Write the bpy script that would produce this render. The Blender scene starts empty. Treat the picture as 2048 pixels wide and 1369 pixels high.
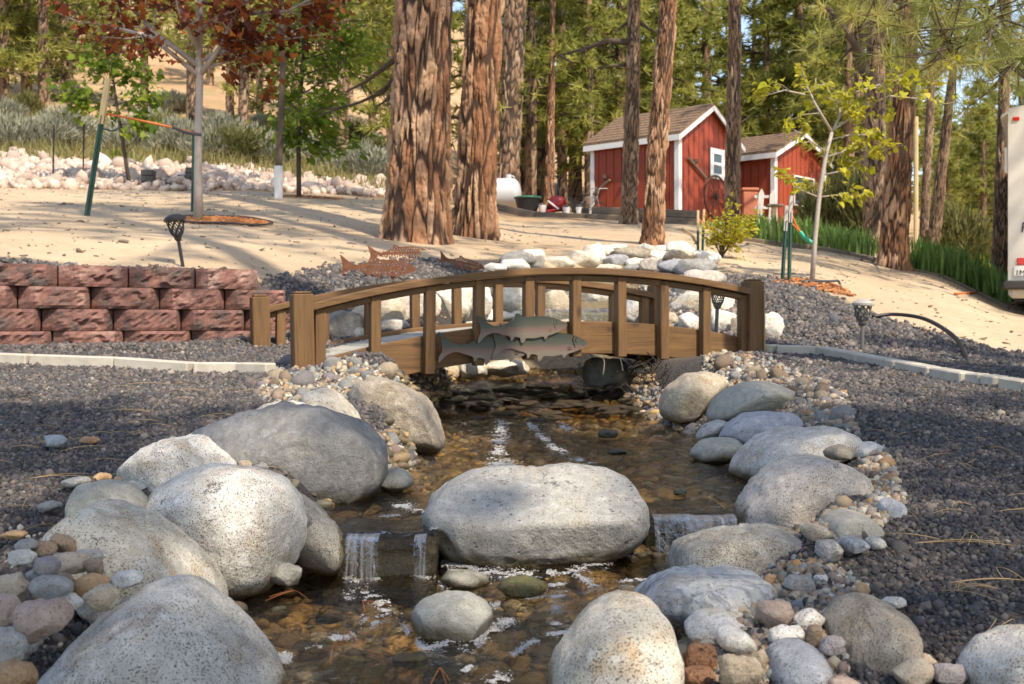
import bpy, bmesh, math, random
import numpy as np
from mathutils import Vector, Matrix, Euler
R = math.radians
random.seed(7); rng = np.random.default_rng(11)
sc = bpy.context.scene
col = sc.collection

# ------------------------------------------------------------------ camera, sky, sun, exposure
E = 0.52                       # eye height above the lower pool
FPX, CX, HY = 2300.0, 1024.0, 650.0
cam = bpy.data.cameras.new('camera'); camo = bpy.data.objects.new('camera', cam); col.objects.link(camo)
camo.location = (0, 0, E); camo.rotation_euler = (R(90), 0, 0)
cam.sensor_width = 36; cam.lens = FPX * 36 / 2048; cam.shift_y = -34.5 / 2048
cam.clip_start = 0.05; cam.clip_end = 2000
cam.dof.use_dof = True; cam.dof.focus_distance = 3.0; cam.dof.aperture_fstop = 11
sc.camera = camo
SUN_AZ, SUN_EL = 145.0, 50.0   # clockwise from the view direction
wd = bpy.data.worlds.new('World'); sc.world = wd; wd.use_nodes = True
_n = wd.node_tree.nodes; _sky = _n.new('ShaderNodeTexSky'); _sky.sky_type = 'NISHITA'; _sky.sun_disc = False
_sky.sun_elevation = R(SUN_EL); _sky.sun_rotation = R(SUN_AZ); _sky.altitude = 1500; _sky.air_density = 1.0; _sky.dust_density = 2.5
_bg = _n['Background']; _bg.inputs[1].default_value = 0.15
wd.node_tree.links.new(_sky.outputs[0], _bg.inputs[0])
sun = bpy.data.lights.new('sun', 'SUN'); suno = bpy.data.objects.new('sun', sun); col.objects.link(suno)
sun.energy = 2.5; sun.angle = R(0.53); sun.color = (1.0, 0.95, 0.86)
SD = Vector((math.sin(R(SUN_AZ)) * math.cos(R(SUN_EL)), math.cos(R(SUN_AZ)) * math.cos(R(SUN_EL)), math.sin(R(SUN_EL))))
suno.rotation_euler = SD.to_track_quat('Z', 'Y').to_euler(); suno.location = SD * 30
vs = sc.view_settings; vs.view_transform = 'Standard'; vs.look = 'None'; vs.exposure = 1.25; vs.gamma = 1.0; vs.use_curve_mapping = False
vs.use_white_balance = True; vs.white_balance_temperature = 7600; vs.white_balance_tint = 12
sc.render.engine = 'CYCLES'; sc.cycles.use_denoising = True
sc.cycles.max_bounces = 8; sc.cycles.transparent_max_bounces = 12; sc.cycles.caustics_reflective = False; sc.cycles.caustics_refractive = False

# ------------------------------------------------------------------ helpers
def P(px, py, D):
    return Vector(((px - CX) / FPX * D, D, E - (py - HY) / FPX * D))
def pxlen(n, D): return n / FPX * D

def lattice(ix, iy, iz, seed):
    h = (ix * 374761393 + iy * 668265263 + iz * 1274126177 + seed * 974634777) & 0xffffffff
    h = ((h ^ (h >> 13)) * 1274126177) & 0xffffffff
    return ((h ^ (h >> 16)) & 0xffff) / 32767.5 - 1.0
def vnoise(p, seed=0):
    p = np.asarray(p, dtype=np.float64); f = np.floor(p); i = f.astype(np.int64); t = p - f; t = t * t * t * (t * (t * 6 - 15) + 10)
    out = 0
    for dx in (0, 1):
        wx = t[..., 0] if dx else 1 - t[..., 0]
        for dy in (0, 1):
            wy = t[..., 1] if dy else 1 - t[..., 1]
            for dz in (0, 1):
                wz = t[..., 2] if dz else 1 - t[..., 2]
                out = out + wx * wy * wz * lattice(i[..., 0] + dx, i[..., 1] + dy, i[..., 2] + dz, seed)
    return out
def fbm(p, octs=4, seed=0, gain=0.5):
    p = np.asarray(p, dtype=np.float64); a = 1.0; s = 0
    for k in range(octs):
        s = s + a * vnoise(p * (2 ** k) + k * 17.3, seed + k); a *= gain
    return s
def sstep(a, b, x):
    t = np.clip((x - a) / (b - a), 0, 1); return t * t * (3 - 2 * t)

def mesh_np(name, v, f, smooth=False):
    me = bpy.data.meshes.new(name)
    v = np.asarray(v, dtype=np.float32)
    if isinstance(f, np.ndarray):
        nf, k = f.shape
        me.vertices.add(len(v)); me.vertices.foreach_set('co', v.ravel())
        me.loops.add(nf * k); me.loops.foreach_set('vertex_index', f.astype(np.int32).ravel())
        me.polygons.add(nf); me.polygons.foreach_set('loop_start', np.arange(0, nf * k, k, dtype=np.int32))
        me.polygons.foreach_set('loop_total', np.full(nf, k, dtype=np.int32))
        me.update(calc_edges=True)
    else:
        me.from_pydata([tuple(map(float, q)) for q in v], [], f); me.update()
    if smooth: me.polygons.foreach_set('use_smooth', np.ones(len(me.polygons), dtype=bool))
    return me
def ob(name, me, mat=None, parent=None, loc=None, rot=None):
    o = bpy.data.objects.new(name, me); col.objects.link(o)
    if mat is not None and me is not None and not me.materials: me.materials.append(mat)
    if parent: o.parent = parent
    if loc is not None: o.location = loc
    if rot is not None: o.rotation_euler = rot
    return o
def tag(o, label=None, cat=None, group=None, kind=None):
    if label: o['label'] = label
    if cat: o['category'] = cat
    if group: o['group'] = group
    if kind: o['kind'] = kind
    return o
def thing(name, label, cat, loc=(0, 0, 0), rz=0.0, group=None):
    o = bpy.data.objects.new(name, None); col.objects.link(o); o.location = loc; o.rotation_euler = (0, 0, rz)
    o.empty_display_size = 0.1
    return tag(o, label, cat, group)

class MB:
    """collects simple solids into one mesh"""
    def __init__(s): s.v = []; s.f = []
    def box(s, lo, hi, bev=0.0):
        lo = Vector(lo); hi = Vector(hi)
        if bev > 0:
            b = bev; n = len(s.v); pts = []
            for z, ins in ((lo.z, b), (lo.z + b, 0), (hi.z - b, 0), (hi.z, b)):
                for (x, y) in ((lo.x + b, lo.y), (hi.x - b, lo.y), (hi.x, lo.y + b), (hi.x, hi.y - b), (hi.x - b, hi.y), (lo.x + b, hi.y), (lo.x, hi.y - b), (lo.x, lo.y + b)):
                    cx = min(max(x, lo.x + ins), hi.x - ins); cy = min(max(y, lo.y + ins), hi.y - ins)
                    pts.append((cx, cy, z))
            s.v += pts
            for k in range(3):
                for i in range(8):
                    j = (i + 1) % 8; s.f.append((n + k * 8 + i, n + k * 8 + j, n + k * 8 + 8 + j, n + k * 8 + 8 + i))
            s.f.append(tuple(n + i for i in reversed(range(8)))); s.f.append(tuple(n + 24 + i for i in range(8)))
            return s
        n = len(s.v)
        s.v += [(x, y, z) for z in (lo.z, hi.z) for (x, y) in ((lo.x, lo.y), (hi.x, lo.y), (hi.x, hi.y), (lo.x, hi.y))]
        s.f += [(n, n + 3, n + 2, n + 1), (n + 4, n + 5, n + 6, n + 7)] + [(n + i, n + (i + 1) % 4, n + 4 + (i + 1) % 4, n + 4 + i) for i in range(4)]
        return s
    def tube(s, pts, rad, k=6, caps=True):
        pts = [Vector(p) for p in pts]; n0 = len(s.v); up = None
        rad = rad if hasattr(rad, '__len__') else [rad] * len(pts)
        for i, p in enumerate(pts):
            d = (pts[min(i + 1, len(pts) - 1)] - pts[max(i - 1, 0)]).normalized()
            if up is None:
                up = Vector((0, 0, 1)) if abs(d.z) < 0.9 else Vector((1, 0, 0))
            a = d.cross(up).normalized(); b = a.cross(d).normalized(); up = b
            for j in range(k):
                t = 2 * math.pi * j / k; q = p + (a * math.cos(t) + b * math.sin(t)) * rad[i]; s.v.append(tuple(q))
        for i in range(len(pts) - 1):
            for j in range(k):
                jj = (j + 1) % k; a0 = n0 + i * k; s.f.append((a0 + j, a0 + jj, a0 + k + jj, a0 + k + j))
        if caps:
            s.f.append(tuple(n0 + j for j in reversed(range(k)))); e = n0 + (len(pts) - 1) * k; s.f.append(tuple(e + j for j in range(k)))
        return s
    def lathe(s, prof, k=16, c=(0, 0, 0)):
        n0 = len(s.v)
        for (r, z) in prof:
            for j in range(k):
                t = 2 * math.pi * j / k; s.v.append((c[0] + r * math.cos(t), c[1] + r * math.sin(t), c[2] + z))
        for i in range(len(prof) - 1):
            for j in range(k):
                jj = (j + 1) % k; a0 = n0 + i * k; s.f.append((a0 + j, a0 + jj, a0 + k + jj, a0 + k + j))
        s.f.append(tuple(n0 + j for j in reversed(range(k)))); e = n0 + (len(prof) - 1) * k; s.f.append(tuple(e + j for j in range(k)))
        return s
    def prism(s, poly, y0, y1):
        """polygon in x,z extruded along y"""
        n = len(s.v); k = len(poly)
        s.v += [(x, y0, z) for x, z in poly] + [(x, y1, z) for x, z in poly]
        s.f.append(tuple(range(n, n + k))); s.f.append(tuple(n + k + i for i in reversed(range(k))))
        s.f += [(n + i, n + k + i, n + k + (i + 1) % k, n + (i + 1) % k) for i in range(k)]
        return s
    def mesh(s, name, smooth=False):
        me = mesh_np(name, s.v, [tuple(q) for q in s.f], smooth)
        bm = bmesh.new(); bm.from_mesh(me); bmesh.ops.recalc_face_normals(bm, faces=bm.faces[:]); bm.to_mesh(me); bm.free()
        return me
    def build(s, name, mat, parent=None, loc=None, rot=None, smooth=False):
        return ob(name, s.mesh(name, smooth), mat, parent, loc, rot)

def ico(sub):
    bm = bmesh.new(); bmesh.ops.create_icosphere(bm, subdivisions=sub, radius=1.0)
    v = np.array([q.co[:] for q in bm.verts]); f = np.array([[l.index for l in q.verts] for q in bm.faces]); bm.free()
    v /= np.linalg.norm(v, axis=1)[:, None]
    return v, f
ICO = {k: ico(k) for k in (1, 2, 3, 4, 5)}

# ------------------------------------------------------------------ material builder
class NT:
    def __init__(s, name):
        s.m = bpy.data.materials.new(name); s.m.use_nodes = True; s.t = s.m.node_tree
        s.b = s.t.nodes['Principled BSDF']; s.out = s.t.nodes['Material Output']
    def n(s, typ, **kw):
        q = s.t.nodes.new('ShaderNode' + typ)
        for k, v in kw.items(): setattr(q, k, v)
        return q
    def l(s, a, b): s.t.links.new(a, b)
    def set(s, sock, v):
        if hasattr(v, 'node'): s.l(v, sock)
        else: sock.default_value = v
    def coord(s, kind='Object', scale=(1, 1, 1), rand=True):
        tc = s.n('TexCoord'); mp = s.n('Mapping'); mp.inputs['Scale'].default_value = scale; s.l(tc.outputs[kind], mp.inputs[0])
        if rand:
            oi = s.n('ObjectInfo'); m = s.n('Math', operation='MULTIPLY'); m.inputs[1].default_value = 37.0; s.l(oi.outputs['Random'], m.inputs[0])
            s.l(m.outputs[0], mp.inputs['Location'])
        return mp.outputs[0]
    def noise(s, vec, scale=5.0, detail=4.0, rough=0.55, dist=0.0, out='Fac'):
        q = s.n('TexNoise'); q.inputs['Scale'].default_value = scale; q.inputs['Detail'].default_value = detail
        q.inputs['Roughness'].default_value = rough; q.inputs['Distortion'].default_value = dist
        if vec is not None: s.l(vec, q.inputs['Vector'])
        return q.outputs[out]
    def voro(s, vec, scale, feature='F1', out='Distance', rnd=1.0):
        q = s.n('TexVoronoi', feature=feature); q.inputs['Scale'].default_value = scale; q.inputs['Randomness'].default_value = rnd
        if vec is not None: s.l(vec, q.inputs['Vector'])
        return q.outputs[out]
    def ramp(s, fac, stops, interp='LINEAR'):
        q = s.n('ValToRGB'); q.color_ramp.interpolation = interp; e = q.color_ramp.elements
        while len(e) < len(stops): e.new(0.5)
        for el, (p, c) in zip(e, stops): el.position = p; el.color = (*c, 1) if len(c) == 3 else c
        s.l(fac, q.inputs[0]); return q.outputs[0]
    def rng(s, fac, a, b, c=0.0, d=1.0, smooth=False):
        q = s.n('MapRange'); q.clamp = True
        if smooth: q.interpolation_type = 'SMOOTHSTEP'
        for i, v in enumerate((a, b, c, d)): q.inputs[i + 1].default_value = v
        s.l(fac, q.inputs[0]); return q.outputs[0]
    def mix(s, fac, a, b, mode='MIX'):
        q = s.n('MixRGB', blend_type=mode); s.set(q.inputs[0], fac)
        for i, v in ((1, a), (2, b)):
            if hasattr(v, 'node'): s.l(v, q.inputs[i])
            else: q.inputs[i].default_value = (*v, 1) if len(v) == 3 else v
        return q.outputs[0]
    def math(s, op, a, b=0.0):
        q = s.n('Math', operation=op); s.set(q.inputs[0], a); s.set(q.inputs[1], b); return q.outputs[0]
    def bump(s, h, strength=0.5, dist=0.01, prev=None):
        q = s.n('Bump'); q.inputs['Strength'].default_value = strength; q.inputs['Distance'].default_value = dist; s.l(h, q.inputs['Height'])
        if prev is not None: s.l(prev, q.inputs['Normal'])
        return q.outputs[0]
    def rand(s): return s.n('ObjectInfo').outputs['Random']
    def attr(s, name, out='Fac'):
        q = s.n('Attribute', attribute_name=name); return q.outputs[out]
    def fin(s, color=None, rough=0.8, normal=None, metal=0.0, spec=None):
        if color is not None:
            if hasattr(color, 'node'): s.l(color, s.b.inputs['Base Color'])
            else: s.b.inputs['Base Color'].default_value = (*color, 1)
        s.set(s.b.inputs['Roughness'], rough); s.b.inputs['Metallic'].default_value = metal
        if spec is not None: s.b.inputs['Specular IOR Level'].default_value = spec
        if normal is not None: s.l(normal, s.b.inputs['Normal'])
        return s.m
# ------------------------------------------------------------------ materials
def plain(name, c, rough=0.6, metal=0.0, var=0.12, bscale=60, bump=0.15):
    t = NT(name); v = t.coord(); nz = t.noise(v, bscale, 5)
    c2 = tuple(x * (1 - var * 2) for x in c); c3 = tuple(min(1, x * (1 + var)) for x in c)
    cc = t.mix(t.rng(t.noise(v, bscale * 0.12, 4), 0.3, 0.7), c2, c3); cc = t.mix(t.rng(nz, 0.35, 0.75), cc, c, 'MIX')
    return t.fin(cc, rough, t.bump(nz, bump, 0.004), metal)
def rockmat(name, a, b, speck=(0.05, 0.05, 0.05), amt=0.5, sscale=150, tint=None, rough=0.85, pits=0.0, lump=0.6, veins=None, rv=0.1):
    """a,b: large mottling; specks: mineral grains; tint: stains; pits: little holes"""
    t = NT(name); v = t.coord()
    big = t.rng(t.noise(v, 7, 5, 0.6), 0.32, 0.68); c = t.mix(big, a, b)
    med = t.noise(v, 38, 6, 0.65); c = t.mix(t.rng(med, 0.32, 0.48, .6, 0), c, tuple(x * .72 for x in a)); c = t.mix(t.rng(med, 0.52, 0.68, 0, .8), c, tuple(min(1, x * 1.25) for x in b))
    if tint:
        c = t.mix(t.math('MULTIPLY', t.rng(t.noise(v, 11, 5, 0.65), 0.52, 0.68), 0.7), c, tint)
    sscale = sscale * 2.1
    fine = t.noise(v, sscale * 0.8, 3, 0.7)
    c = t.mix(t.rng(fine, 0.55, 0.75, 0, 0.55), c, tuple(min(1, x * 1.45) for x in b))
    grain = t.noise(v, sscale, 2, 0.5)
    msk = t.rng(t.math('ADD', grain, t.math('MULTIPLY', t.noise(v, 22, 3), 0.18)), 0.715 - 0.055 * amt, 0.765 - 0.055 * amt)
    c = t.mix(t.math('MULTIPLY', msk, 0.8), c, speck)
    if veins:
        vv = t.noise(v, 5, 3, 0.6, 1.6); band = t.rng(t.math('ABSOLUTE', t.math('SUBTRACT', vv, 0.5)), 0.0, 0.035, 1, 0)
        c = t.mix(t.math('MULTIPLY', band, 0.7), c, veins)
    dv = t.n('VectorMath', operation='ADD'); t.l(v, dv.inputs[0]); nd = t.n('TexNoise'); nd.inputs['Scale'].default_value = 9; nd.inputs['Detail'].default_value = 4; t.l(v, nd.inputs['Vector']); sm = t.n('VectorMath', operation='SCALE'); sm.inputs['Scale'].default_value = .16; t.l(nd.outputs['Color'], sm.inputs[0]); t.l(sm.outputs[0], dv.inputs[1])
    crk = t.math('MULTIPLY', t.rng(t.voro(dv.outputs[0], 4.5, 'DISTANCE_TO_EDGE'), .004, .022, 1, 0), t.rng(t.noise(v, 5, 2), .56, .64)); c = t.mix(t.math('MULTIPLY', crk, .3), c, tuple(x * .35 for x in a))
    lich = t.math('MULTIPLY', t.rng(t.noise(v, 14, 3), .66, .70), t.rng(t.noise(v, 160, 3, .7), .42, .58)); c = t.mix(t.math('MULTIPLY', lich, .75), c, (.045, .045, .042))
    w = t.attr('wet'); c = t.mix(w, c, (.33, .30, .22), 'MULTIPLY'); alg = t.rng(t.noise(v, 30, 4), .5, .65); c = t.mix(t.math('MULTIPLY', t.math('MULTIPLY', w, alg), .5), c, (.05, .06, .015))
    rough = t.math('SUBTRACT', rough, t.math('MULTIPLY', w, .5))
    rnd = t.rng(t.rand(), 0, 1, 1 - rv, 1 + rv); hs = t.n('HueSaturation'); t.l(rnd, hs.inputs['Value']); t.l(c, hs.inputs['Color']); c = hs.outputs[0]
    nb = t.bump(t.noise(v, 20, 9, 0.7), min(1, lump * 1.3), 0.02)
    nb = t.bump(t.noise(v, 85, 5, .7), .6, .006, nb); nb = t.bump(grain, 0.4, 0.002, nb)
    nb = t.bump(t.math('SUBTRACT', 1.0, crk), .4, .006, nb)
    if pits:
        pd = t.rng(t.voro(v, 42), 0.10, 0.2); ps = t.rng(t.noise(v, 9, 2), 0.45, 0.6)
        hole = t.math('MULTIPLY', t.math('SUBTRACT', 1.0, pd), ps)
        nb = t.bump(t.math('SUBTRACT', 1.0, hole), pits, 0.02, nb)
        c = t.mix(t.math('MULTIPLY', hole, 0.5), c, (0.06, 0.05, 0.045))
    return t.fin(c, rough, nb)
MT = {}
MT['granite'] = rockmat('granite', (0.563, 0.525, 0.461), (0.704, 0.678, 0.627), (.06, .055, .05), 1.0, 165, (.45, .34, .22))
MT['granite_tan'] = rockmat('granite_tan', (0.600, 0.516, 0.384), (0.720, 0.672, 0.576), (.09, .07, .05), 0.9, 150, (.62, .38, .16))
MT['granite_dark'] = rockmat('granite_dark', (0.324, 0.300, 0.252), (0.480, 0.456, 0.396), (.05, .05, .045), 1.4, 190, (.30, .22, .15))
MT['granite_pink'] = rockmat('granite_pink', (0.480, 0.420, 0.360), (0.600, 0.540, 0.480), (.10, .09, .08), 0.8, 150, (.42, .31, .24), pits=0.25)
MT['basalt'] = rockmat('basalt', (0.211, 0.207, 0.202), (0.323, 0.318, 0.305), (.12, .12, .12), 0.7, 210, (.37, .35, .28), rough=.8)
MT['slate'] = rockmat('slate', (0.365, 0.356, 0.327), (0.464, 0.450, 0.415), (.12, .11, .1), 0.3, 120, (.42, .38, .31), pits=0.7, rough=.85)
MT['greyblue'] = rockmat('greyblue', (0.310, 0.322, 0.345), (0.437, 0.448, 0.471), (.10, .10, .11), 0.5, 180, rough=.8, pits=.3)
MT['greensmooth'] = rockmat('greensmooth', (0.333, 0.322, 0.276), (0.414, 0.402, 0.345), (.16, .15, .12), 0.25, 160, (.30, .28, .22), rough=.75, lump=.3)
MT['tanrock'] = rockmat('tanrock', (0.437, 0.356, 0.253), (0.552, 0.483, 0.368), (.14, .11, .08), 0.7, 140, (.40, .27, .15), pits=.2)
MT['brownrock'] = rockmat('brownrock', (.29, .24, .18), (.41, .36, .29), (.09, .075, .06), 0.8, 150, (.27, .19, .11))
MT['veined'] = rockmat('veined', (0.516, 0.516, 0.492), (0.636, 0.636, 0.612), (.2, .19, .18), 0.3, 90, (.36, .28, .22), veins=(.16, .18, .22), lump=.9)
MT['whiterock'] = rockmat('whiterock', (0.667, 0.621, 0.540), (0.782, 0.747, 0.678), (.16, .14, .12), 0.5, 140, (.60, .47, .30))
MT['creamrock'] = rockmat('creamrock', (0.632, 0.552, 0.425), (0.759, 0.701, 0.586), (.20, .16, .11), 0.5, 90, (.55, .40, .22), lump=.9)
MT['darkwet'] = rockmat('darkwet', (.05, .042, .03), (.10, .085, .06), (.02, .02, .02), 0.5, 120, (.09, .10, .03), rough=.22, lump=.8)
MT['moss'] = rockmat('moss', (.16, .13, .035), (.26, .23, .07), (.06, .06, .02), 0.8, 120, (.30, .22, .05), rough=.35)
MT['lava_red'] = rockmat('lava_red', (.30, .14, .075), (.38, .21, .12), (.10, .05, .03), 0.7, 100, pits=.8, lump=1.0)
for nm, a, b in (('cob_brown', (.20, .14, .095), (.31, .23, .16)), ('cob_grey', (.23, .23, .22), (.36, .355, .34)), ('cob_tan', (.37, .29, .20), (.48, .40, .30)),
                 ('cob_pink', (.35, .25, .20), (.44, .34, .28)), ('cob_white', (.52, .49, .43), (.62, .60, .55)), ('cob_blue', (.24, .27, .29), (.37, .40, .41)),
                 ('cob_orange', (.36, .21, .10), (.44, .30, .17)), ('cob_purple', (.24, .21, .21), (.32, .29, .29))):
    MT[nm] = rockmat(nm, a, b, tuple(x * .4 for x in a), 0.35, 170, rough=.75, lump=.45, rv=.16)

def palette_rock(name, stops, rough=.8, lump=.4, wet=False):
    t = NT(name); v = t.coord(); c = t.ramp(t.rand(), stops, 'CONSTANT')
    nz = t.noise(v, 70 if not wet else 30, 4, .6); c = t.mix(t.rng(nz, .3, .75, 0, .55), c, (.5, .46, .4), 'OVERLAY')
    return t.fin(c, rough, t.bump(nz, lump, .004))
k = 1.85
MT['gravel'] = palette_rock('lava_gravel', [(0, (.030 * k, .029 * k, .031 * k)), (.18, (.045 * k, .042 * k, .044 * k)), (.38, (.062 * k, .056 * k, .055 * k)), (.55, (.085 * k, .074 * k, .070 * k)), (.70, (.050 * k, .054 * k, .062 * k)),
                                           (.80, (.12 * k, .104 * k, .095 * k)), (.92, (.14, .095, .075)), (.945, (.20, .165, .13)), (.985, (.36, .32, .26))], rough=.72, lump=.7)
MT['bed'] = palette_rock('bed_pebbles', [(0, (.16, .12, .07)), (.2, (.25, .18, .10)), (.4, (.13, .11, .075)), (.55, (.33, .23, .12)), (.7, (.22, .20, .14)), (.82, (.40, .27, .13)), (.9, (.52, .36, .15)), (.95, (.45, .42, .35))], rough=.45, wet=True)
MT['riprap'] = palette_rock('riprap_rock', [(0, (.46, .36, .30)), (.25, (.54, .44, .37)), (.5, (.40, .31, .26)), (.7, (.60, .52, .45)), (.88, (.33, .25, .21))])
MT['mulch'] = palette_rock('bark_mulch', [(0, (.36, .13, .045)), (.3, (.46, .18, .06)), (.6, (.28, .10, .04)), (.85, (.50, .25, .10))])
MT['pebble'] = palette_rock('river_pebbles', [(0, (.25, .24, .22)), (.15, (.33, .26, .18)), (.3, (.42, .36, .27)), (.45, (.22, .17, .12)), (.58, (.30, .22, .18)), (.7, (.24, .27, .27)), (.82, (.50, .47, .41)), (.92, (.40, .24, .11))])

def woodmat(name, a, b, dark, axis=0, rough=.7, knots=True):
    t = NT(name); sc_ = [14, 14, 14]; sc_[axis] = 1.1; v = t.coord('Object', tuple(sc_))
    g = t.noise(v, 3.0, 6, .6, .6); sc2 = [90, 90, 90]; sc2[axis] = 3; fine = t.noise(t.coord('Object', tuple(sc2)), 1.5, 4, .6)
    c = t.mix(t.rng(g, .3, .7), a, b); c = t.mix(t.rng(fine, .5, .75, 0, .7), c, dark)
    if knots:
        sk = [9, 9, 9]; sk[axis] = 4; kd = t.voro(t.coord('Object', tuple(sk)), 1.0); c = t.mix(t.rng(kd, .06, .16, .8, 0), c, dark)
    stain = t.noise(t.coord(), 4, 4); c = t.mix(t.rng(stain, .4, .75, 0, .4), c, tuple(x * .55 for x in a))
    return t.fin(c, rough, t.bump(fine, .5, .003))
MT['wood_x'] = woodmat('stained_wood', (.115, .056, .020), (.215, .113, .040), (.045, .022, .010), 0)
MT['wood_z'] = woodmat('stained_wood_upright', (.115, .056, .020), (.215, .113, .040), (.045, .022, .010), 2)
MT['deck'] = woodmat('weathered_deck', (.36, .34, .29), (.48, .46, .40), (.20, .18, .15), 1, .85)
MT['timber'] = woodmat('old_timber', (.16, .12, .09), (.27, .21, .15), (.06, .045, .035), 0, .9)
MT['stakewood'] = woodmat('stake_wood', (.50, .37, .19), (.62, .48, .27), (.32, .22, .11), 2)
MT['greywood'] = woodmat('grey_wood', (.50, .47, .43), (.64, .61, .57), (.30, .28, .25), 2, .9)
MT['conc'] = plain('concrete', (.50, .455, .38), .9, var=.14, bscale=130, bump=.5)
MT['white'] = plain('white_paint', (.76, .75, .72), .5, var=.05)
MT['tank'] = plain('white_tank_paint', (.50, .51, .52), .35, var=.04)
MT['red'] = plain('red_barn_paint', (.30, .046, .016), .65, var=.12, bscale=30)
MT['redplastic'] = plain('red_plastic', (.42, .03, .035), .35)
MT['terracotta'] = plain('faded_orange_plastic', (.46, .15, .08), .6)
MT['black'] = plain('black_plastic', (.018, .018, .02), .45)
MT['darkgrey'] = plain('dark_grey_plastic', (.055, .055, .06), .5)
MT['lampgrey'] = plain('weathered_grey_metal', (.13, .12, .11), .5)
MT['lampcap'] = plain('pale_lamp_cap', (.38, .36, .33), .55)
MT['greenpost'] = plain('green_post_paint', (.028, .085, .062), .55, var=.3)
MT['greentape'] = plain('green_tape', (.03, .42, .28), .5)
MT['greenplastic'] = plain('green_plastic', (.03, .20, .11), .5)
MT['orange'] = plain('orange_cord', (.62, .16, .04), .6)
MT['steel'] = plain('dull_steel', (.30, .29, .28), .45, .6)
MT['brownsteel'] = plain('rusted_iron', (.085, .045, .03), .8, .1, var=.3, bscale=80)
MT['rv'] = plain('cream_fibreglass', (.70, .67, .60), .35, var=.03)
MT['redlens'] = plain('red_lens', (.62, .02, .015), .15)
MT['bumper'] = plain('dark_bumper', (.05, .045, .04), .5)
MT['ink'] = plain('dark_lettering', (.03, .03, .04), .5)
MT['frond'] = plain('straw', (.50, .33, .15), .7)
def rust():
    t = NT('rusty_plate'); v = t.coord(); n = t.noise(v, 30, 6, .65); c = t.ramp(n, [(.25, (.085, .028, .014)), (.5, (.16, .058, .027)), (.75, (.24, .105, .05))])
    return t.fin(c, .8, t.bump(t.noise(v, 160, 3), .4, .002), .15)
MT['rust'] = rust()
def trout():
    t = NT('painted_trout'); g = t.n('TexCoord').outputs['Object']; sx = t.n('SeparateXYZ'); t.l(g, sx.inputs[0])
    v = t.coord(); z = t.math('ADD', t.math('MULTIPLY', sx.outputs[2], 6.9), t.math('MULTIPLY', t.math('SUBTRACT', t.noise(v, 12, 4), .5), .16))
    c = t.ramp(z, [(.0, (.16, .135, .105)), (.28, (.17, .14, .11)), (.40, (.165, .10, .085)), (.47, (.13, .09, .075)), (.56, (.065, .072, .054)), (.85, (.032, .042, .032))])
    sp = t.rng(t.voro(v, 95), .12, .22, .6, 0); c = t.mix(sp, c, (.06, .06, .05))
    return t.fin(c, .5, t.bump(t.noise(v, 140, 3), .15, .002), .15)
MT['trout'] = trout()
def blockmat():
    t = NT('split_block'); v = t.coord(); n = t.noise(v, 9, 6, .62); c = t.ramp(t.math('ADD', n, t.rng(t.rand(), 0, 1, -.08, .08)), [(.3, (.10, .078, .072)), (.42, (.18, .092, .075)), (.55, (.25, .118, .094)), (.72, (.38, .25, .205))])
    c = t.mix(t.rng(t.noise(v, 16, 4), .55, .7, 0, .6), c, (.085, .08, .082)); c = t.mix(t.rng(t.noise(v, 55, 4), .6, .75, 0, .5), c, (.46, .33, .28))
    return t.fin(c, .93, t.bump(t.noise(v, 60, 8, .7), .9, .012))
MT['block'] = blockmat()
def leafmat(name, stops, trans=.35, rough=.5, scale=3.0, hue=True):
    t = NT(name); v = t.coord(scale=(1, 1, 1)); 
    f = t.math('ADD', t.math('MULTIPLY', t.noise(v, scale, 3), .6), t.math('MULTIPLY', t.attr('tone'), .4))
    f = t.math('ADD', f, t.rng(t.rand(), 0, 1, -.07, .07))
    c = t.ramp(f, stops); t.l(c, t.b.inputs['Base Color']); t.b.inputs['Roughness'].default_value = rough; t.b.inputs['Specular IOR Level'].default_value = .3
    tr = t.n('BsdfTranslucent'); cc = t.mix(.35, c, (.75, .8, .15), 'MULTIPLY') if False else c; t.l(cc, tr.inputs[0])
    ms = t.n('MixShader'); ms.inputs[0].default_value = trans; t.l(t.b.outputs[0], ms.inputs[1]); t.l(tr.outputs[0], ms.inputs[2]); t.l(ms.outputs[0], t.out.inputs[0])
    return t.m
MT['needle'] = leafmat('pine_needles', [(.25, (.14, .165, .04)), (.45, (.28, .30, .07)), (.62, (.42, .42, .11)), (.8, (.52, .49, .16))], .5, .45, .6)
MT['needle_near'] = leafmat('long_pine_needles', [(.25, (.18, .21, .06)), (.5, (.33, .35, .10)), (.75, (.52, .47, .15))], .4, .4, 2)
MT['maple'] = leafmat('red_maple_leaves', [(.25, (.06, .018, .014)), (.45, (.15, .04, .02)), (.6, (.34, .09, .025)), (.78, (.55, .20, .04))], .45, .45, 1.5)
MT['redbud'] = leafmat('yellow_green_leaves', [(.25, (.33, .34, .03)), (.55, (.52, .49, .05)), (.8, (.58, .44, .09))], .45, .45, 4)
MT['green'] = leafmat('fresh_green_leaves', [(.25, (.08, .14, .02)), (.5, (.18, .26, .03)), (.75, (.36, .42, .06))], .45, .45, 2)
MT['iris'] = leafmat('iris_leaves', [(.25, (.10, .19, .04)), (.5, (.20, .34, .08)), (.8, (.36, .50, .16))], .35, .4, 3)
MT['sage'] = leafmat('sage_leaves', [(.25, (.19, .19, .125)), (.5, (.32, .32, .23)), (.8, (.43, .42, .32))], .25, .7, 2)
MT['olive'] = leafmat('olive_brush', [(.25, (.09, .09, .03)), (.5, (.17, .165, .055)), (.8, (.26, .24, .09))], .3, .6, 2)
MT['grass'] = leafmat('dry_green_grass', [(.25, (.15, .14, .05)), (.5, (.24, .22, .08)), (.8, (.36, .30, .14))], .3, .6, .5)
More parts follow.
